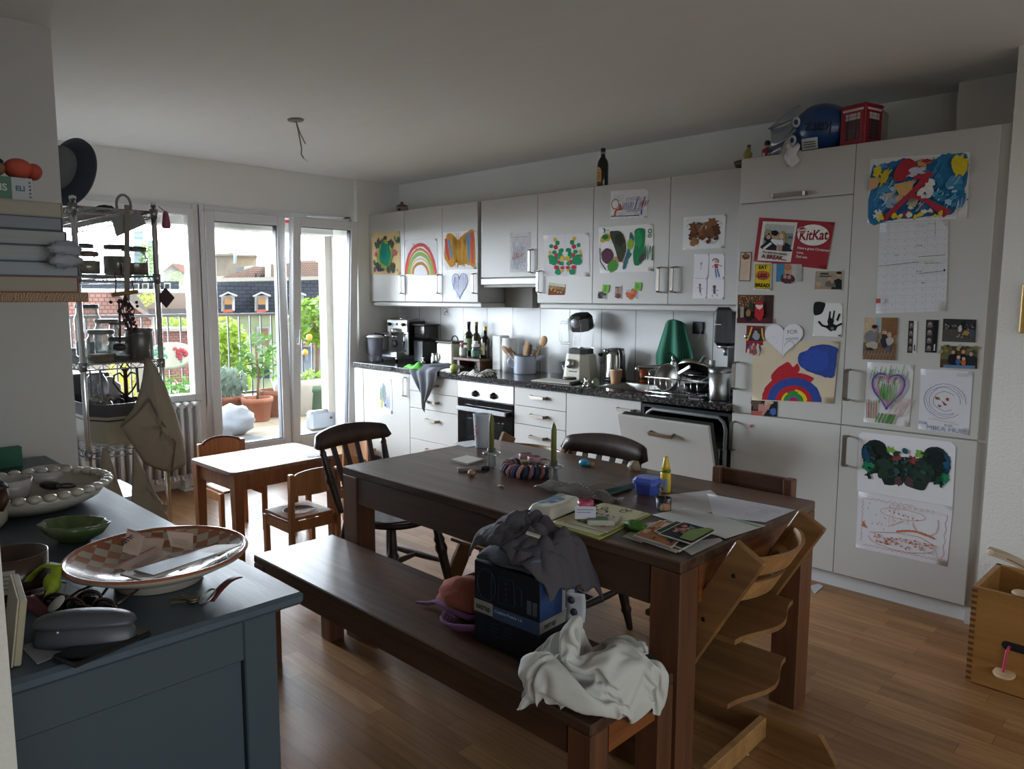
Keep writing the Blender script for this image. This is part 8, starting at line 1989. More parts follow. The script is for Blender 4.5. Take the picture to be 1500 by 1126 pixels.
mb = MB().grid(lambda u, v: ((.085-.05*v*v)*math.cos(2*PI*u)+.012*math.sin(v*9+u*12), (.062-.035*v*v)*math.sin(2*PI*u)+.01*math.sin(v*7+u*9), .0+.17*v), 20, 10, glass('#e8eaee', .3, .08, .16, '#b5b8bd')); mb.build('film', t)
p = hit(174, 590, 'x', 2.0)
t = thing('iron_trivet', 'rusty wrought iron trivet with heart-shaped scrolls in the dark tray', 'trivet', (2.02, p.y+.03, zt-.04))
IR = M('#4a2e24', .6, .4); mb = MB()
mb.tube([(0, 0, .0), (0, 0, .2)], .009, IR, 10); mb.tube([(0, 0, .17), (0, .02, .2), (0, 0, .23), (0, -.02, .2)], .005, IR, 8, closed=True)
for s_ in (-1, 1):
    mb.tube([(0, s_*q0_, z_) for q0_, z_ in ((0, .06), (.03, .09), (.055, .13), (.05, .165), (.025, .175), (.005, .15))], .0045, IR, 8)
    mb.tube([(0, s_*(.035+.022*math.cos(a)), .03+.022*math.sin(a)) for a in [2*PI*k/14 for k in range(14)]], .0055, IR, 8, closed=True)
mb.box(-.01, .01, -.055, .055, .0, .012, IR); mb.build('scrollwork', t)
t = thing('grey_case', 'dark grey box behind the nut bag on the fourth shelf', 'box', (1.45, yy, SHZ[1]+.004)); MB().box(-.12, .12, -.13, .13, 0, .3, M('#3f4146', .5), .008).build('carton', t)
one('white_canister', MB().lathe([(.05, 0), (.055, .01), (.055, .1), (.03, .12), (.02, .14), (0, .142)], M('#b7b9bd', .4), 20), 'white lidded canister behind the iron trivet', 'canister', (1.72, RYr-.09, zt-.05+.0))
for u, lab, l in ((131, 'thin dark knife hanging under the third shelf, leftmost', .12), (146, 'broad dark spatula hanging under the third shelf, second from left', .16), (200, 'dark flat scraper hanging slanted under the third shelf beside the big bag', .12)):
    p = hit(u, 535, 'x', RXn-.08); mb = MB(); mb.bar((0, 0, 0), (.02 if l > .13 else .005, 0, -l), .02 if l > .13 or u > 190 else .006, .006, M('#4c4a4c', .5), (0, 1, 0)); one('hanging_utensil', mb, lab, 'utensil', (p.x, p.y, SHZ[2]-.03))
# cloth bags
CANV = M('#978b79', .95, var=.07, scale=30, bump=.15)
def from_px(outline, y, th, mat, name, label, puff, folds, apex):
    """a cloth bag: outline measured on the plane it hangs in, puffed out to a real thickness"""
    P = [hit(u, v, 'x', y) for u, v in outline]; o = P[0].copy()
    n = len(P); c = sum(P, V())/n
    mb = MB(); rings = 9; vs = []; fs = []
    for side in (-1, 1):
        base = len(vs)
        for k in range(rings+1):
            t_ = k/rings
            for i in range(n):
                q = P[i].lerp(c, 1-t_); d = (1-t_**2.4)
                w = puff*d*(1+.35*math.sin(i*folds+k*.3))+(.012*math.sin(i*2.3+k*1.1)*d)
                vs.append(q-o+V((side*w, 0, 0)))
        for k in range(rings):
            for i in range(n): j = (i+1) % n; fs.append((base+k*n+i, base+k*n+j, base+(k+1)*n+j, base+(k+1)*n+i))
    mb.add(vs, fs, mat, True)
    t = thing(name, label, 'bag', o); mb.build('fabric', t); return t, o
t, o = from_px([(216, 521), (228, 535), (244, 568), (258, 605), (268, 640), (273, 670), (272, 680), (262, 686), (250, 691), (238, 690), (222, 684), (210, 677), (199, 660), (188, 643), (176, 624), (188, 607), (197, 596), (205, 570), (213, 535)], 2.275, 0, CANV, 'canvas_bag', 'large beige canvas bag hanging at the corner of the shelving', .055, 1.7, (0, 0))
SEAM = M('#6d6254', .9); mb = MB()
q = [hit(u, v, 'x', 2.255)-o for u, v in ((216, 524), (212, 560), (206, 590), (198, 597))]; mb.tube([tuple(x_) for x_ in q], .012, CANV, 8); mb.build('handle', t)
mb = MB(); qs = [hit(u, v, 'x', 2.325)-o for u, v in ((219, 584), (232, 610), (257, 648), (252, 688))]; mb.tube([tuple(x_) for x_ in qs], .004, SEAM, 6); qs = [hit(u, v, 'x', 2.325)-o for u, v in ((177, 625), (200, 606), (219, 584))]; mb.tube([tuple(x_) for x_ in qs], .005, SEAM, 6); mb.build('seam', t)
from_px([(150, 655), (158, 657), (165, 680), (174, 708), (186, 742), (172, 734), (156, 725), (142, 718), (146, 690), (148, 668)], 2.235, 0, CANV, 'canvas_bag', 'narrow beige cloth bag hanging at the lower left of the shelving', .03, 2.3, (0, 0))
from_px([(194, 656), (200, 668), (212, 690), (226, 720), (240, 738), (247, 742), (242, 750), (252, 772), (240, 772), (215, 758), (192, 745), (193, 715), (194, 685)], 2.25, 0, CANV, 'canvas_bag', 'beige cloth bag with a trailing corner hanging below the large canvas bag', .03, 2.1, (0, 0))
# bottom shelf boxes
t = thing('storage_box', 'dark storage box with white lid low in the shelving', 'box', (1.72, yy+.02, SHZ[0]+.004)); MB().box(-.2, .2, -.14, .14, 0, .11, M('#303338', .5), .01).build('body', t); mb = MB().box(-.21, .21, -.15, .15, .11, .135, M('#a9adb5', .4), .008); mb.box(.05, .12, -.1, .1, .1352, .137, M('#5c5f70', .4)); mb.build('lid', t)
one('magazine_pile', MB().at((0, 0, 0), rz=.15).box(-.15, .15, -.1, .1, 0, .03, M('#8f8a86', .5, var=.4, scale=12), .002), 'few magazines lying behind the white lid in the low shelf', 'magazines', (1.38, yy, SHZ[0]+.005))
# ================================================================ BALCONY
BF = .12
PAV = pattern('brick', '#8f8577', '#6c655a', 1, .8, 0, (.5, .5, .006, 0), None)
struct('floor_balcony', MB().box(-2.62, -.3, -3.9, 2.2, 0, BF, PAV))
mb = MB(); mb.box(-.42, -.301, -.6, 2.2, -.1, ZC+.2, M('#a09a8f', .8, bump=.2, scale=60)); mb.box(-.42, -.301, -4.6, -3.6, -.1, ZC+.2, M('#c4beb2', .8)); struct('wall_outside', mb)
one('balcony_curb', MB().box(-.07, .07, -2.9, 3.2, 0, .2, M('#cfcbc4', .7), .01), 'pale concrete curb along the foot of the balcony railing', 'curb', (-2.55, -1, BF))
RL = M('#4a4a4f', .5, .3)
rt = hit(340, 460, 'x', -2.5).z
t = thing('balcony_railing', 'dark metal balcony railing with thin upright bars', 'railing', (-2.5, -1.2, BF+.2))
mb = MB().box(-.02, .02, -2.6, 3.3, rt-.02-BF-.2, rt+.01-BF-.2, RL, .004); mb.build('top_rail', t)
mb = MB().box(-.015, .015, -2.6, 3.3, .03, .055, RL); mb.build('bottom_rail', t)
bar_ = None
for k in range(44):
    if bar_ is None: bar_ = MB().box(-.008, .008, -.008, .008, 0, rt-.02-BF-.2, RL).build('baluster', t)
    else: o = bar_.copy(); COL.objects.link(o); o.parent = t; bar_ = o
    bar_.location = (0, -2.55+.134*k, 0)
q = hit(200, 426, 'x', -2.3)
one('awning_bar', MB().tube([(0, -2.4, 0), (0, .75, 0)], .018, M('#c3c6cc', .4)).tube([(0, -2.38, 0), (0, -2.38, BF+.002-q.z)], .012, M('#c3c6cc', .4)).tube([(0, .7, 0), (0, .7, BF+.002-q.z)], .012, M('#c3c6cc', .4)), 'pale round awning bar above the railing outside the left window', 'bar', (-2.3, q.y-.1, q.z))
TER = M('#8f5a45', .75, var=.1, scale=9)
def pot(name, lab, loc, r, h, mat, dirt=True, kind='pot', rim=True):
    t = thing(name, lab, kind, loc)
    pr = [(r*.72, 0), (r*.76, .01), (r*.93, h*.8)]+([(r*1.02, h*.8), (r*1.04, h), (r*.94, h)] if rim else [(r, h), (r*.94, h)])+[(r*.9, h*.86)]
    MB().lathe(pr, mat, 26, cap1=False).build('body', t)
    if dirt: MB().lathe([(r*.9, h*.86), (0, h*.88)], M('#4a3a2c', .9), 20, cap0=False).build('soil', t)
    return t
def leaves(c, rad, n, size, seed, shape=None, up=0.):
    """a cloud of little leaf blades"""
    r = random.Random(seed); vs = []; fs = []
    for _ in range(n):
        while True:
            p = V((r.uniform(-1, 1), r.uniform(-1, 1), r.uniform(-1, 1)))
            if .25 < p.length < 1: break
        q = V((c[0]+p.x*rad[0], c[1]+p.y*rad[1], c[2]+p.z*rad[2]))
        d = V((r.uniform(-1, 1), r.uniform(-1, 1), r.uniform(-.6, .6)+up)).normalized(); w = d.cross(V((r.uniform(-1, 1), r.uniform(-1, 1), 1))).normalized()
        s = size*r.uniform(.6, 1.2); k = len(vs)
        vs += [q-d*s, q+w*s*.45, q+d*s, q-w*s*.45]; fs.append((k, k+1, k+2, k+3))
    return vs, fs
def leafmat(c):
    key = ('leaf', c)
    if key not in _mats:
        m = M(c, .6, var=.35, scale=7); m = m.copy(); b = m.node_tree.nodes['Principled BSDF']; nt = m.node_tree
        tl = nd(nt, 'ShaderNodeBsdfTranslucent'); tl.inputs['Color'].default_value = (*rgb(c), 1); mx = nd(nt, 'ShaderNodeMixShader'); mx.inputs['Fac'].default_value = .35
        nt.links.new(b.outputs[0], mx.inputs[1]); nt.links.new(tl.outputs[0], mx.inputs[2]); nt.links.new(mx.outputs[0], nt.nodes['Material Output'].inputs['Surface']); _mats[key] = m
    return _mats[key]
def plant(name, lab, loc, parts, stems=(), cat='plant', group=None):
    t = thing(name, lab, cat, loc, 0, group); mb = MB()
    for (c, rad, n, size, seed, col, up) in parts: vs, fs = leaves(c, rad, n, size, seed, None, up); mb.add(vs, fs, leafmat(col))
    mb.build('foliage', t)
    if stems:
        mb = MB()
        for pts, r in stems: mb.tube(pts, r, M('#6d5844', .8), 7)
        mb.build('stem', t)
    return t
p = hit(378, 616, 'z', BF); pot('terracotta_pot', 'terracotta pot with a young citrus tree in the middle of the balcony', (p.x, p.y, BF), .165, .26, TER)
plant('citrus_tree', 'young citrus tree with loose dark leaves behind the left door leaf', (p.x, p.y, BF+.23), [((0, .02, .48), (.2, .28, .24), 150, .055, 1, '#44682c', 0), ((0, .17, .4), (.1, .14, .2), 40, .06, 2, '#5c8a34', 0)], [([(0, 0, 0), (.01, .02, .25), (0, .0, .6)], .014), ([(0, .02, .3), (.05, .14, .5)], .007), ([(0, .02, .28), (0, -.12, .5)], .007)])
p = hit(332, 612, 'z', BF); pot('terracotta_pot', 'terracotta pot with grey-green lavender at the left door edge', (p.x, p.y, BF), .19, .26, TER)
plant('lavender', 'grey-green bushy lavender in the left pot', (p.x, p.y, BF+.22), [((0, 0, .16), (.24, .25, .2), 420, .05, 3, '#6c7c70', 1.2)])
p = hit(402, 608, 'z', BF); pot('terracotta_pot', 'terracotta pot partly hidden behind the door stile', (p.x, p.y, BF), .17, .3, TER)
p = hit(444, 607, 'z', BF); pot('white_planter', 'large white planter glowing in the sun near the railing', (p.x-.1, p.y+.0, BF), .3, .42, M('#a19e98', .5), rim=False, kind='planter')
tx_ = hit(465, 573, 'x', p.x-.15)
plant('lemon_tree', 'lemon tree with a round bright crown and bare trunk at the right of the balcony', (p.x-.15, tx_.y, BF+.4), [((0, -.03, .68), (.3, .3, .28), 420, .075, 4, '#6c8c2c', 0), ((0, .05, .02), (.2, .3, .07), 120, .05, 5, '#7fa23c', .6)], [([(0, 0, 0), (.0, .01, .5), (0, -.02, .7)], .028)], 'tree')
for k, (u, v, sz) in enumerate(((453, 494, .036), (447, 516, .032))):
    q = hit(u, v, 'x', p.x+.1); one('lemon', MB().sph((0, 0, 0), (sz, sz, sz*1.2), M('#a5882c', .4), 12, 8), ('ripe lemon high in the lemon tree crown', 'pale lemon low in the lemon tree crown')[k], 'fruit', q)
p = hit(462, 606, 'z', BF); pot('green_bucket', 'dark green square bucket in front of the white planter', (p.x, p.y, BF), .15, .34, M('#3f5c48', .5), kind='bucket')
# toaster on a block, white bag, tray, painted plate
q = hit(472, 628, 'x', -.36); hb_ = q.z
one('stone_block', MB().box(-.05, .05, -.16, .13, 0, hb_-BF-.001, M('#b5aa98', .8), .005), 'low pale stone block outside the door under the toaster', 'block', (-.36, q.y, BF))
t = thing('toaster', 'old steel four-slot toaster standing outside the tilted door', 'toaster', (-.36, q.y, hb_))
SIL = M('#7f8288', .35, .8); mb = MB().box(-.05, .06, -.15, .13, 0, .185, SIL, .025); mb.build('body', t)
mb = MB()
for y in (-.06, .03): mb.box(-.03, .04, y-.01, y+.01, .1845, .187, DGREY)
mb.build('slots', t); MB().box(-.045, .064, .131, .15, .02, .17, M('#8f9196', .4), .01).build('end_cap', t)
MB().box(.06, .075, .05, .07, .1, .12, BLACK, .003).build('lever', t)
p = hit(350, 636, 'z', BF)
t = thing('plastic_sack', 'white plastic sack slumped on the balcony tiles', 'sack', (p.x, p.y-.05, BF)); MB().sph((0, 0, .14), (.18, .2, .15), M('#7f848c', .4, bump=.1, scale=12), 22, 14, lambda d: 1+.3*mnoise.noise(V(d)*2.4)).build('sack', t)
p = hit(352, 649, 'z', BF); one('grey_tray', MB().lathe([(.2, 0), (.24, .03), (.23, .03), (.19, .01), (0, .01)], M('#5c6066', .6), 24, cap1=False), 'round grey saucer tray beside the white sack', 'tray', (max(p.x, -.75), p.y, BF))
p = hit(250, 521, 'x', -2.4)
t = thing('painted_plate', 'pale oval plate with painted red flower leaning at the railing', 'plate', p)
mb = MB().at((0, 0, 0), ry=PI/2); mb.lathe([(.26, .0), (.27, .012), (.2, .008), (0, .006)], M('#a9a79c', .4), 34, sx=.55, cap0=True); mb.build('plate', t)
mb = MB(); r8 = random.Random(2)
for k in range(16): mb.sph((.018, .1+.05*r8.gauss(0, 1)*.6, .04+.035*r8.gauss(0, 1)), (.004, .022, .018), M(r8.choice(['#a83a44', '#8f2c38']), .5), 8, 6)
for k in range(12): mb.sph((.018, -.12+.04*r8.gauss(0, 1), .03+.03*r8.gauss(0, 1)), (.004, .02, .014), M('#3f8a74', .5), 8, 6)
mb.box(.014, .02, .095, .11, -.08, .04, M('#2f7a64', .5)); mb.build('flower_print', t)
plant('balcony_shrub', 'leafy green shrub on the balcony under the painted plate', (-2.1, hit(262, 570, 'x', -2.1).y, BF), [((0, 0, .3), (.25, .4, .26), 260, .06, 8, '#55803a', 0)], [([(0, 0, 0), (0, 0, .3)], .015)])
# ================================================================ ACROSS THE STREET
def wp(u, v, X): return hit(u, v, 'x', X)
def face(mb, X, pts, m, dep=.3):
    """a wall or roof panel measured on the plane x = X, given a real thickness away from us"""
    P = [wp(u, v, X) for u, v in pts]; n = len(P); c = sum(P, V())/n-CAM; c.z = 0; B_ = [q+c.normalized()*dep for q in P]
    mb.add(P+B_, [tuple(range(n)), tuple(range(n, 2*n))[::-1]]+[(i, n+i, n+(i+1) % n, (i+1) % n) for i in range(n)], m)
def bpart(t, name, X, pts, m, dep=.3, par=None):
    mb = MB(); face(mb, X, pts, m, dep); mb.v = [v-t.location for v in mb.v]; return mb.build(name, par or t)
def bld(name, lab, X, u, v): p = wp(u, v, X); return thing(name, lab, 'building', p)
GRN = M('#aab58c', .8); CRN = M('#a9a69e', .7); SLT = pattern('brick', '#4a5261', '#333b48', 1, .7, 0, (.45, .2, .03), ('y', 'z', 'x')); TIL = pattern('brick', '#9c8378', '#7a645c', 1, .8, 0, (.15, .11, .02), ('y', 'z', 'x')); TIR = pattern('brick', '#a8837a', '#82605a', 1, .8, 0, (.15, .11, .015), ('y', 'z', 'x'))
WWH = M('#bdbdbb', .8); WIN = M('#2f3540', .15); SHU = M('#a07848', .7); BOXR = M('#a85a44', .7)
X = -32
t = bld('townhouse', 'pale green town house with slate mansard and white dormers across the street', X, 400, 560)
bpart(t, 'facade', X, [(215, 463), (500, 459), (500, 640), (215, 640)], GRN, 9)
bpart(t, 'mansard', X-.4, [(318, 411), (500, 408), (500, 462), (316, 463)], SLT, 5)
bpart(t, 'gutter', X+.4, [(318, 423-16), (500, 404), (500, 409), (318, 412.5)], CRN, .8) ; bpart(t, 'cornice', X+.3, [(215, 461), (500, 457.5), (500, 461.5), (215, 465)], M('#a5705c', .7), .6)
bpart(t, 'roof', X-1.5, [(320, 408), (372, 390), (388, 397-6), (395, 386), (500, 382), (500, 405)], TIL, 4)
for k, (u, z0) in enumerate(((334, 0), (383, 0), (435, -1))):
    d = bpart(t, 'dormer', X+1.2, [(u-10, 433+z0), (u+10, 432+z0), (u+10, 455+z0), (u-10, 456+z0)], WWH, 2)
    bpart(t, 'dormer_roof', X+1.5, [(u-13, 433+z0), (u, 427+z0), (u+14, 432+z0), (u+13, 434.5+z0), (u, 429.5+z0), (u-12, 435+z0)], WWH, 2.2, d)
    bpart(t, 'window', X+1.35, [(u-5, 437+z0), (u+6, 436.5+z0), (u+6, 453+z0), (u-5, 454+z0)], WIN, .2, d); bpart(t, 'blind', X+1.42, [(u-5, 437+z0), (u+6, 436.5+z0), (u+6, 446+z0), (u-5, 446+z0)], SHU, .1, d)
    bpart(t, 'flower_box', X+1.7, [(u-7, 453.5+z0), (u+7, 453+z0), (u+7, 457+z0), (u-7, 458+z0)], BOXR, .3, d)
d = bpart(t, 'window_surround', X+.12, [(376, 478), (396, 478), (397, 510), (377, 510)], M('#b4c0bc', .7), .12); bpart(t, 'window', X+.2, [(380, 481), (393, 481), (394, 507), (381, 507)], M('#8a6a48', .6), .1, d)
d = bpart(t, 'window_surround', X+.12, [(376, 535), (398, 535), (398, 556), (376, 556)], CRN, .12); bpart(t, 'window', X+.2, [(379, 538), (395, 538), (395, 554), (379, 554)], WIN, .1, d)
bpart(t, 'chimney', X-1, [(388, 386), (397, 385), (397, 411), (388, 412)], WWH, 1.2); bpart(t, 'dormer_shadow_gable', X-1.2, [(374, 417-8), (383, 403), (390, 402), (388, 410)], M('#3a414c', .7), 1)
bpart(t, 'roof_vent', X-.8, [(373.5, 400), (376, 400), (376, 412), (373.5, 412)], DGREY, .4)
t = bld('roof_house', 'tall tiled roof with chimney stack behind the green town house', -44, 440, 400)
bpart(t, 'roof', -44, [(404, 395), (410, 385), (470, 383), (500, 386), (500, 425), (404, 425)], TIR, 5); bpart(t, 'chimney', -43, [(428, 376), (438, 376), (438, 390), (428, 390)], WWH, 1); bpart(t, 'chimney_pots', -43, [(429, 371), (438, 371), (438, 376), (429, 376)], DGREY, .6); bpart(t, 'ridge', -43.5, [(440, 381), (463, 381), (463, 385.5), (440, 385.5)], M('#a88a84', .7), 1)
t = bld('small_house', 'small pale blue-white house with tiled roof beyond the right balcony corner', -24, 450, 490)
bpart(t, 'wall', -24, [(433, 450), (500, 447), (500, 640), (433, 640)], M('#8f9aa6', .8), 5); bpart(t, 'roof', -23.8, [(432, 450), (447, 441), (470, 434), (500, 430), (500, 447)], TIL, 5); bpart(t, 'window', -23.9, [(448, 453), (454, 453), (454, 463), (448, 463)], WIN, .2)
bpart(t, 'lower_roof', -23, [(430, 486), (500, 482), (500, 506), (430, 508)], pattern('brick', '#b0a196', '#7a5f56', 1, .8, 0, (4, .18, .06), ('y', 'z', 'x')), 1.5); bpart(t, 'window', -23.8, [(447, 512), (452, 512), (452, 528), (447, 528)], M('#8f9cae', .5), .2)
t = bld('concrete_block', 'pale concrete office block on the skyline left of the antennas', -70, 330, 395)
bpart(t, 'wall', -70, [(300, 374), (346, 371.5), (346, 425), (300, 425)], M('#8f867a', .85, var=.1, scale=.3), 12); bpart(t, 'parapet', -69.5, [(300, 371.5), (347, 370), (347, 373.5), (300, 375)], M('#8f867c', .8), 12)
t = bld('cream_block', 'cream flat-roofed block on the skyline with rooftop machinery', -75, 360, 390)
bpart(t, 'wall', -75, [(346, 374), (376, 374.5), (376, 420), (346, 420)], M('#a5967f', .8), 12); bpart(t, 'parapet', -74.5, [(346, 372.5), (377, 373.5), (377, 376), (346, 375)], M('#8a7a6c', .8), 12); bpart(t, 'plant_room', -68, [(358, 390), (372, 389), (372, 420), (358, 420)], M('#b9c3cc', .6), 3); bpart(t, 'plant_room', -67, [(374, 389), (392, 388), (392, 412), (374, 414)], M('#a9b4be', .6), 3); bpart(t, 'machinery', -66, [(346, 391), (357, 391), (357, 405), (346, 406)], M('#6c757e', .6), 2)
t = bld('flat_roof', 'white flat roof parapet with blue stripe before the skyline blocks', -50, 335, 412)
bpart(t, 'parapet', -50, [(300, 405), (352, 404), (345, 411), (300, 412)], WWH, 4); bpart(t, 'blue_band', -49.9, [(300, 412), (338, 411), (332, 418), (300, 419)], M('#2f62b8', .6), 3)
for nm, lab, u, v0, v1, w, c, X_ in (('antenna_mast', 'white panel antenna mast on the cream block', 344.5, 359, 386, 2.2, '#9fb0bc', -66), ('antenna_mast', 'thin grey antenna pole right of the panel antenna', 386, 355, 392, .5, '#9a9aa0', -60)):
    mb = MB(); a, b = wp(u, v0, X_), wp(u, v1, X_); r_ = abs(wp(u+w, v0, X_).y-a.y); mb.tube([tuple(b-b), tuple(a-b)], r_, M(c, .5), 8); one(nm, mb, lab, 'antenna', b)
for lab, u, v0, v1, c, jib in (('faint pale lattice tower crane on the skyline', 351, 331, 372, '#d8b8b8', None), ('faint red tower crane behind the right roofs', 462, 340, 392, '#d8a0a8', (452, 338))):
    X_ = -140; a, b = wp(u, v0, X_), wp(u, v1, X_); w = .9; mb = MB()
    for dy in (-w, w): mb.bar((0, dy, 0), (0, dy, a.z-b.z), .2, .2, M(c, .6))
    n = 14
    for k in range(n): z0 = (a.z-b.z)*k/n; z1 = (a.z-b.z)*(k+1)/n; mb.bar((0, -w if k % 2 else w, z0), (0, w if k % 2 else -w, z1), .12, .12, M(c, .6))
    if jib: j = wp(*jib, X_)-b; mb.bar((0, 2, a.z-b.z), tuple(j), .6, .6, M('#a0788a', .6))
    one('tower_crane', mb, lab, 'crane', b)
GLT = pattern('brick', '#a9c0cc', '#8fa8b6', 1, .3, 0, (40, 3.4, .5), ('y', 'z', 'x'))
for k, (u0, u1, v0) in enumerate(((196, 210, 338), (216, 232, 352))):
    t = bld('glass_tower', ('taller bluish glass tower on the skyline', 'lower bluish glass tower on the skyline, right one')[k], -320, u0, 410)
    bpart(t, 'curtain_wall', -320, [(u0, v0), (u1, v0), (u1, 440), (u0, 440)], GLT, 30); bpart(t, 'roof_edge', -319.5, [(u0, v0), (u1, v0), (u1, v0+1.5), (u0, v0+1.5)], M('#b5c4cc', .5), 30)
t = bld('gabled_house', 'small house with pale gable and red tiled roof seen through the left window', -55, 255, 400)
bpart(t, 'wall', -55, [(240, 396), (253, 386), (266, 397), (275, 399), (275, 660), (240, 660)], WWH, 6); bpart(t, 'roof', -54.5, [(238, 397), (253, 385), (276, 388), (276, 400), (266, 398), (253, 388)], TIR, 6)
t = bld('row_house', 'grey slate roofed row of houses with little dormers beyond the left window', -38, 200, 430)
bpart(t, 'roof', -38, [(100, 409), (262, 412), (262, 424), (100, 424)], SLT, 5); bpart(t, 'wall', -37.8, [(100, 424), (285, 424), (285, 600), (100, 600)], M('#97928b', .8), 6)
for u in (199, 213, 229, 245): d = bpart(t, 'dormer', -37.2, [(u-5, 414), (u+5, 414), (u+5, 423), (u-5, 423)], WWH, 1.5); bpart(t, 'window', -37.1, [(u-3, 416), (u+3, 416), (u+3, 422), (u-3, 422)], WIN, .1, d)
t = bld('tiled_house', 'large pinkish tiled roof close beyond the left window', -17, 180, 470)
bpart(t, 'roof', -17, [(60, 426), (165, 426), (222, 466), (222, 505), (60, 505)], TIR, 3); bpart(t, 'ridge', -16.8, [(163, 425), (168, 425), (226, 466), (220, 468)], M('#9c8a84', .7), .4); bpart(t, 'wall', -16.6, [(60, 505), (226, 505), (226, 640), (60, 640)], M('#98948d', .8), 3); bpart(t, 'gable', -17.2, [(168, 430), (200, 432), (215, 452), (222, 466)], M('#7d7a78', .7), 1)
t = bld('barn_house', 'grey-brown roof with dark eaves to the right of the tiled roof', -22, 240, 450)
bpart(t, 'roof', -22, [(212, 450), (232, 440), (262, 429), (285, 429), (285, 452), (214, 452)], M('#8f8178', .8, var=.1, scale=1), 4); bpart(t, 'eaves', -21.8, [(212, 452), (285, 452), (285, 462), (220, 462)], M('#5c5a5c', .7), 4); bpart(t, 'wall', -22.2, [(215, 462), (290, 462), (290, 600), (215, 600)], WWH, 4)
t = bld('brick_parapet', 'low brick-red tiled garden wall beyond the railing', -12, 250, 495)
bpart(t, 'wall', -12, [(222, 484), (285, 484), (285, 560), (222, 560)], pattern('brick', '#a0706a', '#7c5450', 1, .8, 0, (.12, .06, .012), ('y', 'z', 'x')), .4); bpart(t, 'coping', -11.9, [(221, 480), (286, 480), (286, 485), (221, 485)], CRN, .6)
def tree(lab, u0, v0, u1, v1, X, n, col, seed, trunk=True):
    a, b = wp(u0, v0, X), wp(u1, v1, X); c = (a+b)/2; ry_, rz_ = abs(b.y-a.y)/2, abs(a.z-b.z)/2; sz = max(ry_, rz_)*.1
    t = thing('tree', lab, 'tree', (X, c.y, b.z), 0, 'trees beyond the balcony'); mb = MB(); vs, fs = leaves((0, 0, rz_), (min(ry_, rz_), ry_, rz_), n, sz, seed); mb.add(vs, fs, leafmat(col)); mb.build('foliage', t)
    MB().tube([(0, 0, -13.45-b.z), (0, 0, rz_)], [ry_*.09, ry_*.04], M('#6d5c4a', .9), 8).build('trunk', t)
tree('large bright tree rising behind the lavender', 296, 462, 368, 610, -9, 1500, '#8fa83c', 21)
tree('poplar in front of the glass towers', 203, 350, 226, 412, -60, 500, '#7f9a54', 22)
tree('short dark tree at the foot of the lower glass tower', 226, 380, 234, 410, -62, 200, '#6c8a70', 26)
tree('round tree before the gabled house', 246, 395, 270, 425, -42, 400, '#7f9a5c', 23)
tree('yellow-green tree behind the grey barn roof', 196, 428, 240, 452, -27, 400, '#a0ac3c', 24)
tree('bright hedge tree just above the low brick wall', 222, 463, 285, 490, -14, 600, '#94ac3c', 25)
tree('yellowish bush low behind the shelving', 150, 530, 205, 600, -8, 600, '#b0ac2c', 27)
struct('floor_street', MB().box(-400, -3.2, -200, 400, -14, -13.5, M('#7d7b78', .9)))
# ================================================================ CAMERA, SKY, LIGHT
sc = bpy.context.scene
cam = D.cameras.new('camera'); co = D.objects.new('camera', cam); COL.objects.link(co)
cam.sensor_width = 36; cam.sensor_fit = 'HORIZONTAL'; cam.lens = 36*FPX/1500; cam.clip_start = .05; cam.clip_end = 2000
R = Matrix((_rt, _up, -_fw)).transposed().to_4x4()
co.matrix_world = Matrix.Translation(CAM) @ R
sc.camera = co
w = D.worlds.new('hazy_sky'); sc.world = w; w.use_nodes = True
nt = w.node_tree; nt.nodes.clear(); L = nt.links.new
out = nd(nt, 'ShaderNodeOutputWorld'); bg = nd(nt, 'ShaderNodeBackground')
tc = nd(nt, 'ShaderNodeTexCoord'); sp = nd(nt, 'ShaderNodeSeparateXYZ'); L(tc.outputs['Generated'], sp.inputs[0])
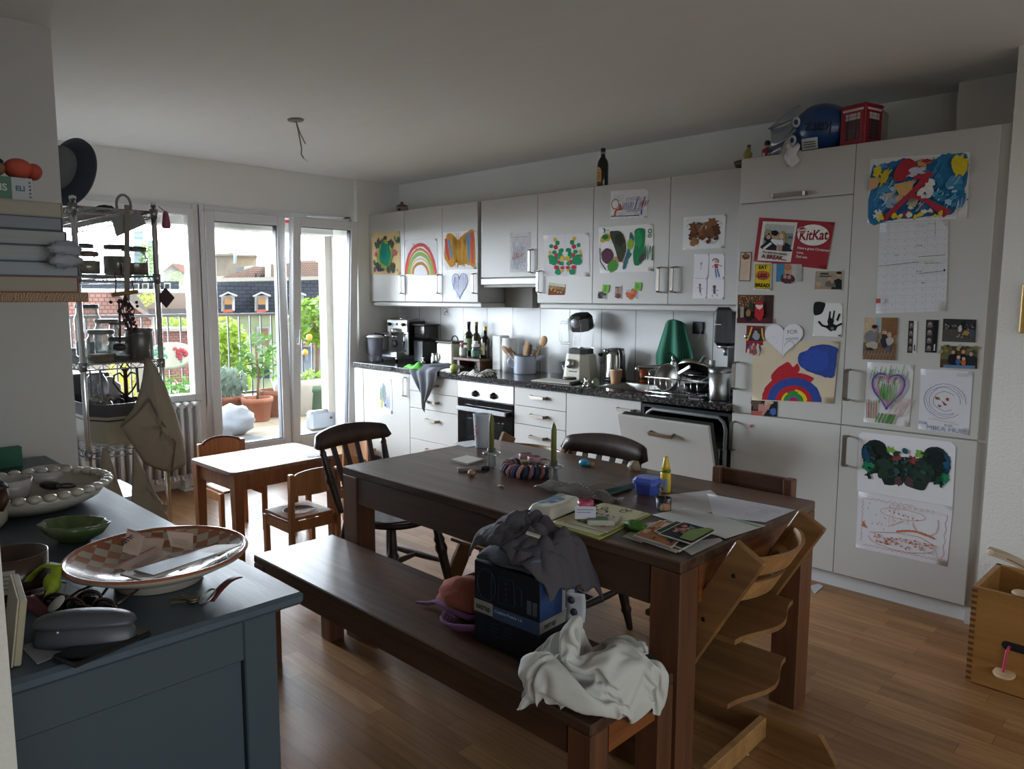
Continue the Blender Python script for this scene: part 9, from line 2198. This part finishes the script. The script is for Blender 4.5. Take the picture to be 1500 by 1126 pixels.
# bright hazy half of the sky beyond the balcony, deeper and dimmer behind the house
mr = nd(nt, 'ShaderNodeMapRange'); mr.interpolation_type = 'SMOOTHSTEP'
mr.inputs['From Min'].default_value = -.02; mr.inputs['From Max'].default_value = -.6; mr.inputs['To Min'].default_value = 0; mr.inputs['To Max'].default_value = 1
L(sp.outputs[0], mr.inputs['Value'])
mx = nd(nt, 'ShaderNodeMix', data_type='RGBA')
mx.inputs['A'].default_value = (*[c*SKY_DIM for c in (.92, .99, 1.0)], 1); mx.inputs['B'].default_value = (*[c*SKY_BRIGHT for c in (.87, .97, 1.08)], 1)
hz = nd(nt, 'ShaderNodeMapRange'); hz.interpolation_type = 'SMOOTHSTEP'      # the glare hangs low over the roofs
hz.inputs['From Min'].default_value = .75; hz.inputs['From Max'].default_value = .3; L(sp.outputs[2], hz.inputs['Value'])
gl_ = nd(nt, 'ShaderNodeMath', operation='MULTIPLY'); L(mr.outputs[0], gl_.inputs[0]); L(hz.outputs[0], gl_.inputs[1]); L(gl_.outputs[0], mx.inputs['Factor'])
# ground side of the sphere is dull
mg = nd(nt, 'ShaderNodeMapRange'); mg.inputs['From Min'].default_value = -.12; mg.inputs['From Max'].default_value = .0; mg.inputs['To Min'].default_value = .3; mg.inputs['To Max'].default_value = 1
L(sp.outputs[2], mg.inputs['Value'])
ml = nd(nt, 'ShaderNodeMath', operation='MULTIPLY'); L(mg.outputs[0], ml.inputs[0]); ml.inputs[1].default_value = 1
L(mx.outputs['Result'], bg.inputs['Color']); L(ml.outputs[0], bg.inputs['Strength']); L(bg.outputs[0], out.inputs['Surface'])
sun = D.lights.new('sun', 'SUN'); so = D.objects.new('sun', sun); COL.objects.link(so)
sun.energy = SUN; sun.angle = math.radians(1.5); sun.color = (1, .95, .85)
so.rotation_euler = V((.3, .75, .95)).to_track_quat('Z', 'Y').to_euler()
def portal(name, c, rot, sx, sy):
    l = D.lights.new(name, 'AREA'); l.shape = 'RECTANGLE'; l.size = sx; l.size_y = sy
    l.cycles.is_portal = True
    o = D.objects.new(name, l); COL.objects.link(o); o.location = c; o.rotation_euler = rot
portal('balcony_door_light', (-.12, -1.2, 1.15), (0, math.radians(-90), 0), 2.1, 1.4)
portal('window_light', (-.12, -2.68, 1.4), (0, math.radians(-90), 0), 1.6, 1.6)
portal('rear_window_light', (X1+.1, -3.9, 1.3), (0, math.radians(90), 0), 2.1, 5.4)
sc.view_settings.view_transform = 'Standard'; sc.view_settings.look = 'None'
sc.view_settings.gamma = 1; sc.view_settings.use_curve_mapping = False
sc.view_settings.exposure = EXPOSURE
sc.cycles.max_bounces = 10; sc.cycles.diffuse_bounces = 5; sc.cycles.transparent_max_bounces = 24; sc.cycles.use_denoising = True
sc.cycles.sample_clamp_indirect = 6; sc.cycles.caustics_reflective = False; sc.cycles.caustics_refractive = False
